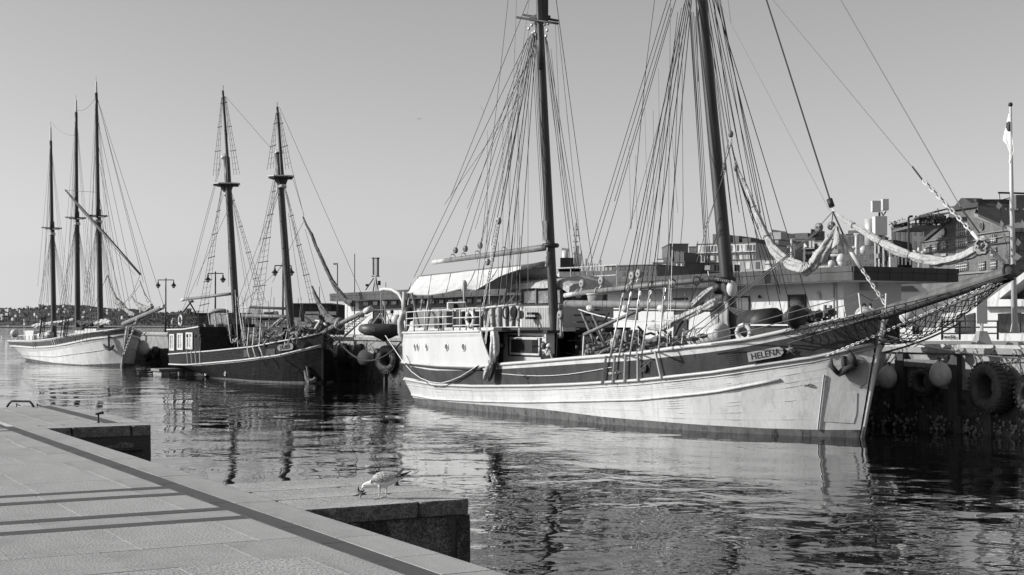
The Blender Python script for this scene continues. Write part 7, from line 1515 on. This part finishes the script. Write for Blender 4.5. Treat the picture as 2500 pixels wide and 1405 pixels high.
# people
skin_m = mat('skin', .36, .6, .08, 10); shirt_d = mat('dark_shirt', .025, .85, .2, 8); shirt_w = mat('white_shirt', .6, .8, .08, 8); hair_l = mat('blond_hair', .5, .7, .25, 40); hair_d = mat('dark_hair', .03, .7, .25, 40); trous = mat('trousers', .12, .85, .2, 8)
def skinned(name, verts, edges, radii, mt, par, sub=1):
    o0 = ORG[par.name]; me = bpy.data.meshes.new('tmp'); me.from_pydata([Vector(v)-o0 for v in verts], edges, []); o = bpy.data.objects.new('tmp', me); COL.objects.link(o)
    sk_ = o.modifiers.new('s', 'SKIN'); sv = me.skin_vertices[0].data
    for i, r in enumerate(radii): sv[i].radius = (r, r) if not isinstance(r, tuple) else r; sv[i].use_root = (i == 0)
    ss = o.modifiers.new('u', 'SUBSURF'); ss.levels = sub; ss.render_levels = sub
    dg = bpy.context.evaluated_depsgraph_get(); m2 = bpy.data.meshes.new_from_object(o.evaluated_get(dg)); bpy.data.objects.remove(o)
    m2.name = name; m2.materials.clear(); m2.materials.append(mt); m2.polygons.foreach_set('use_smooth', [True]*len(m2.polygons)); r = bpy.data.objects.new(name, m2); COL.objects.link(r); r.parent = par; ORG[r.name] = o0; return r
def hand(par, w, d, up, sc=1.0):
    d = d.normalized(); s_ = d.cross(up).normalized(); n_ = s_.cross(d)
    vs = [w, w+d*.05*sc]; ed = [(0, 1)]; rr = [.024*sc, .03*sc]
    for k, (off, ln) in enumerate(((-.027, .062), (-.009, .072), (.009, .068), (.027, .054))):
        b = len(vs); vs += [w+d*.085*sc+s_*off*sc, w+d*(.085+ln*.55)*sc+s_*off*1.1*sc-n_*.008*sc, w+d*(.085+ln)*sc+s_*off*1.1*sc-n_*.026*sc]; ed += [(1, b), (b, b+1), (b+1, b+2)]; rr += [.010*sc, .009*sc, .008*sc]
    b = len(vs); vs += [w+d*.03*sc+s_*-.042*sc, w+d*.07*sc+s_*-.055*sc-n_*.01*sc]; ed += [(0, b), (b, b+1)]; rr += [.012*sc, .009*sc]
    return skinned('hand', vs, ed, rr, skin_m, par, 1)
def head(par, c, face, hair, glasses=False, longh=True):
    f = face.normalized(); s_ = f.cross(Z3).normalized(); m = M(); m.ball(c, .1, (.88, .95, 1.18), 14)
    m.tube([c+f*.085+Z3*.012, c+f*.118-Z3*.022, c+f*.09-Z3*.03], [.010, .017, .010], 6); m.tube([c+f*.083-s_*.025-Z3*.055, c+f*.093-Z3*.056, c+f*.083+s_*.025-Z3*.055], .009, 5)
    for q in (-1, 1): m.ball(c+s_*q*.088-Z3*.008, .024, (.5, .8, 1.1), 6)
    o = m.build('head', skin_m, par, True)
    h = M(); h.ball(c-f*.018+Z3*.022, .112, (.95, .98, 1.08), 14)
    if longh: h.tube([c-f*.05+s_*.07, c+s_*.085-Z3*.09, c+s_*.08-Z3*.16], [.05, .045, .02], 7); h.tube([c-f*.05-s_*.07, c-s_*.085-Z3*.09, c-s_*.08-Z3*.16], [.05, .045, .02], 7); h.tube([c-f*.07, c-f*.085-Z3*.1, c-f*.075-Z3*.18], [.07, .06, .02], 8)
    hb = h.build('hair', hair, par, True)
    for q in (-1, 1):
        if glasses: M().lathe(c+f*.098+s_*q*.034+Z3*.012, [(.027, 0), (.027, .006)], 10, f).build('sunglass_lens', iron, par)
        else: M().ball(c+f*.088+s_*q*.034+Z3*.012, .011, n=6).build('eye', iron, par)
    return o
# woman sitting by the rail of the white ketch
hc = HF.pix(1340, 849, 2.85); pw_ = T('person', 'blond woman in dark shirt and sunglasses sitting by the mainmast, hand raised to cheek', 'person', Vector((hc.x, hc.y, hc.z-1.3)))
L_ = HF.A; Rr_ = HF.B; f_ = (HF.B*.85-HF.A*.5).normalized(); s_ = f_.cross(Z3).normalized(); J = lambda a, b, c: hc+f_*a+s_*b+Z3*c
V_ = [J(-.02, 0, -.82), J(-.03, 0, -.55), J(-.01, 0, -.33), J(0, 0, -.22), J(0, 0, -.13), J(0, .19, -.27), J(.05, .27, -.5), J(.22, .24, -.62), J(0, -.19, -.27), J(.12, -.25, -.48), J(.14, -.12, -.18), J(.02, .1, -.86), J(.42, .13, -.84), J(.44, .13, -1.28), J(.56, .13, -1.33), J(.02, -.1, -.86), J(.42, -.13, -.84), J(.44, -.13, -1.28), J(.56, -.13, -1.33)]
E_ = [(0, 1), (1, 2), (2, 3), (3, 4), (2, 5), (5, 6), (6, 7), (2, 8), (8, 9), (9, 10), (0, 11), (11, 12), (12, 13), (13, 14), (0, 15), (15, 16), (16, 17), (17, 18)]
skinned('body', V_, E_, [(.15, .12), (.135, .11), (.13, .1), .06, .05, .06, .046, .032, .06, .046, .03, .09, .075, .05, .035, .09, .075, .05, .035], skin_m, pw_, 2)
skinned('shirt', [J(-.02, 0, -.84), J(-.03, 0, -.55), J(-.01, 0, -.34), J(0, 0, -.24), J(0, .19, -.28), J(.04, .26, -.43), J(0, -.19, -.28), J(.09, -.24, -.42)], [(0, 1), (1, 2), (2, 3), (2, 4), (4, 5), (2, 6), (6, 7)], [(.175, .14), (.16, .13), (.15, .12), .07, .08, .068, .08, .068], shirt_d, pw_, 2)
skinned('trousers', [J(-.02, 0, -.86), J(.02, .1, -.86), J(.42, .13, -.84), J(.44, .13, -1.2), J(.02, -.1, -.86), J(.42, -.13, -.84), J(.44, -.13, -1.2)], [(0, 1), (1, 2), (2, 3), (0, 4), (4, 5), (5, 6)], [.15, .11, .09, .07, .11, .09, .07], shirt_d, pw_, 2)
head(pw_, hc, (f_-Z3*.1), hair_l, True); hand(pw_, J(.22, .24, -.62), f_*.8-s_*.6, Z3, 1.0); hand(pw_, J(.14, -.12, -.18), Z3*.9+s_*.5, -f_, 1.0)
M().box(J(.128, .07, -.42), (.06, .012, .02), (s_, f_, Z3)).build('badge', white, pw_)
t = T('deck_bench', 'low dark bench under the seated woman', 'bench', J(-.05, 0, -1.3)); M().box(J(.1, 0, -.99), (.5, 1.6, .08), (f_, s_, Z3)).build('seat', dwood, t)
for a in (-.6, .6): M().box(J(.1, a, -1.17), (.4, .08, .28), (f_, s_, Z3)).build('support', dwood, t)
# man on the far quay seen from behind
c = ony(957, 765, 78.0); base = Vector((c.x, c.y, 2.3)); pm = T('person', 'man in a dark waistcoat and white shirt walking on the quay behind the dinghy', 'person', base); hgt = c.z+.14-2.3; k = hgt/1.75
f_ = Vector((.5, .85, 0)).normalized(); s_ = f_.cross(Z3).normalized(); J = lambda a, b, z: base+(f_*a+s_*b+Z3*z)*k
V_ = [J(0, 0, .95), J(0, 0, 1.2), J(0, 0, 1.42), J(0, 0, 1.5), J(0, 0, 1.58), J(0, .2, 1.4), J(-.04, .26, 1.12), J(.08, .24, .9), J(0, -.2, 1.4), J(-.05, -.27, 1.12), J(.06, -.25, .9), J(0, .1, .9), J(.1, .11, .5), J(.02, .11, .1), J(.16, .12, .04), J(0, -.1, .9), J(-.04, -.11, .5), J(-.24, -.11, .12), J(-.12, -.12, .04)]
skinned('body', V_, E_, [(.16, .12), (.15, .11), (.15, .1), .06, .05, .06, .05, .035, .06, .05, .035, .1, .07, .05, .04, .1, .07, .05, .04], skin_m, pm, 2)
skinned('shirt', [J(0, 0, .95), J(0, 0, 1.2), J(0, 0, 1.4), J(0, 0, 1.49), J(0, .2, 1.4), J(-.04, .26, 1.12), J(.06, .245, .95), J(0, -.2, 1.4), J(-.05, -.27, 1.12), J(.04, -.255, .95)], [(0, 1), (1, 2), (2, 3), (2, 4), (4, 5), (5, 6), (2, 7), (7, 8), (8, 9)], [(.18, .14), (.165, .13), (.16, .12), .07, .075, .065, .05, .075, .065, .05], shirt_w, pm, 2)
skinned('waistcoat', [J(0, 0, .96), J(0, 0, 1.2), J(0, 0, 1.42)], [(0, 1), (1, 2)], [(.19, .155), (.175, .145), (.165, .13)], shirt_d, pm, 2)
skinned('trousers', [J(0, 0, .95), J(0, .1, .9), J(.1, .11, .5), J(.02, .11, .1), J(0, -.1, .9), J(-.04, -.11, .5), J(-.24, -.11, .12)], [(0, 1), (1, 2), (2, 3), (0, 4), (4, 5), (5, 6)], [.14, .12, .09, .075, .12, .09, .075], trous, pm, 2)
head(pm, J(.01, 0, 1.66), f_, hair_d, False, False); hand(pm, J(.08, .24, .9), f_*.3-Z3, s_, k); hand(pm, J(.06, -.25, .9), f_*.3-Z3, s_, k)
# dark notice figures: tall coat stand like doorway post left of him
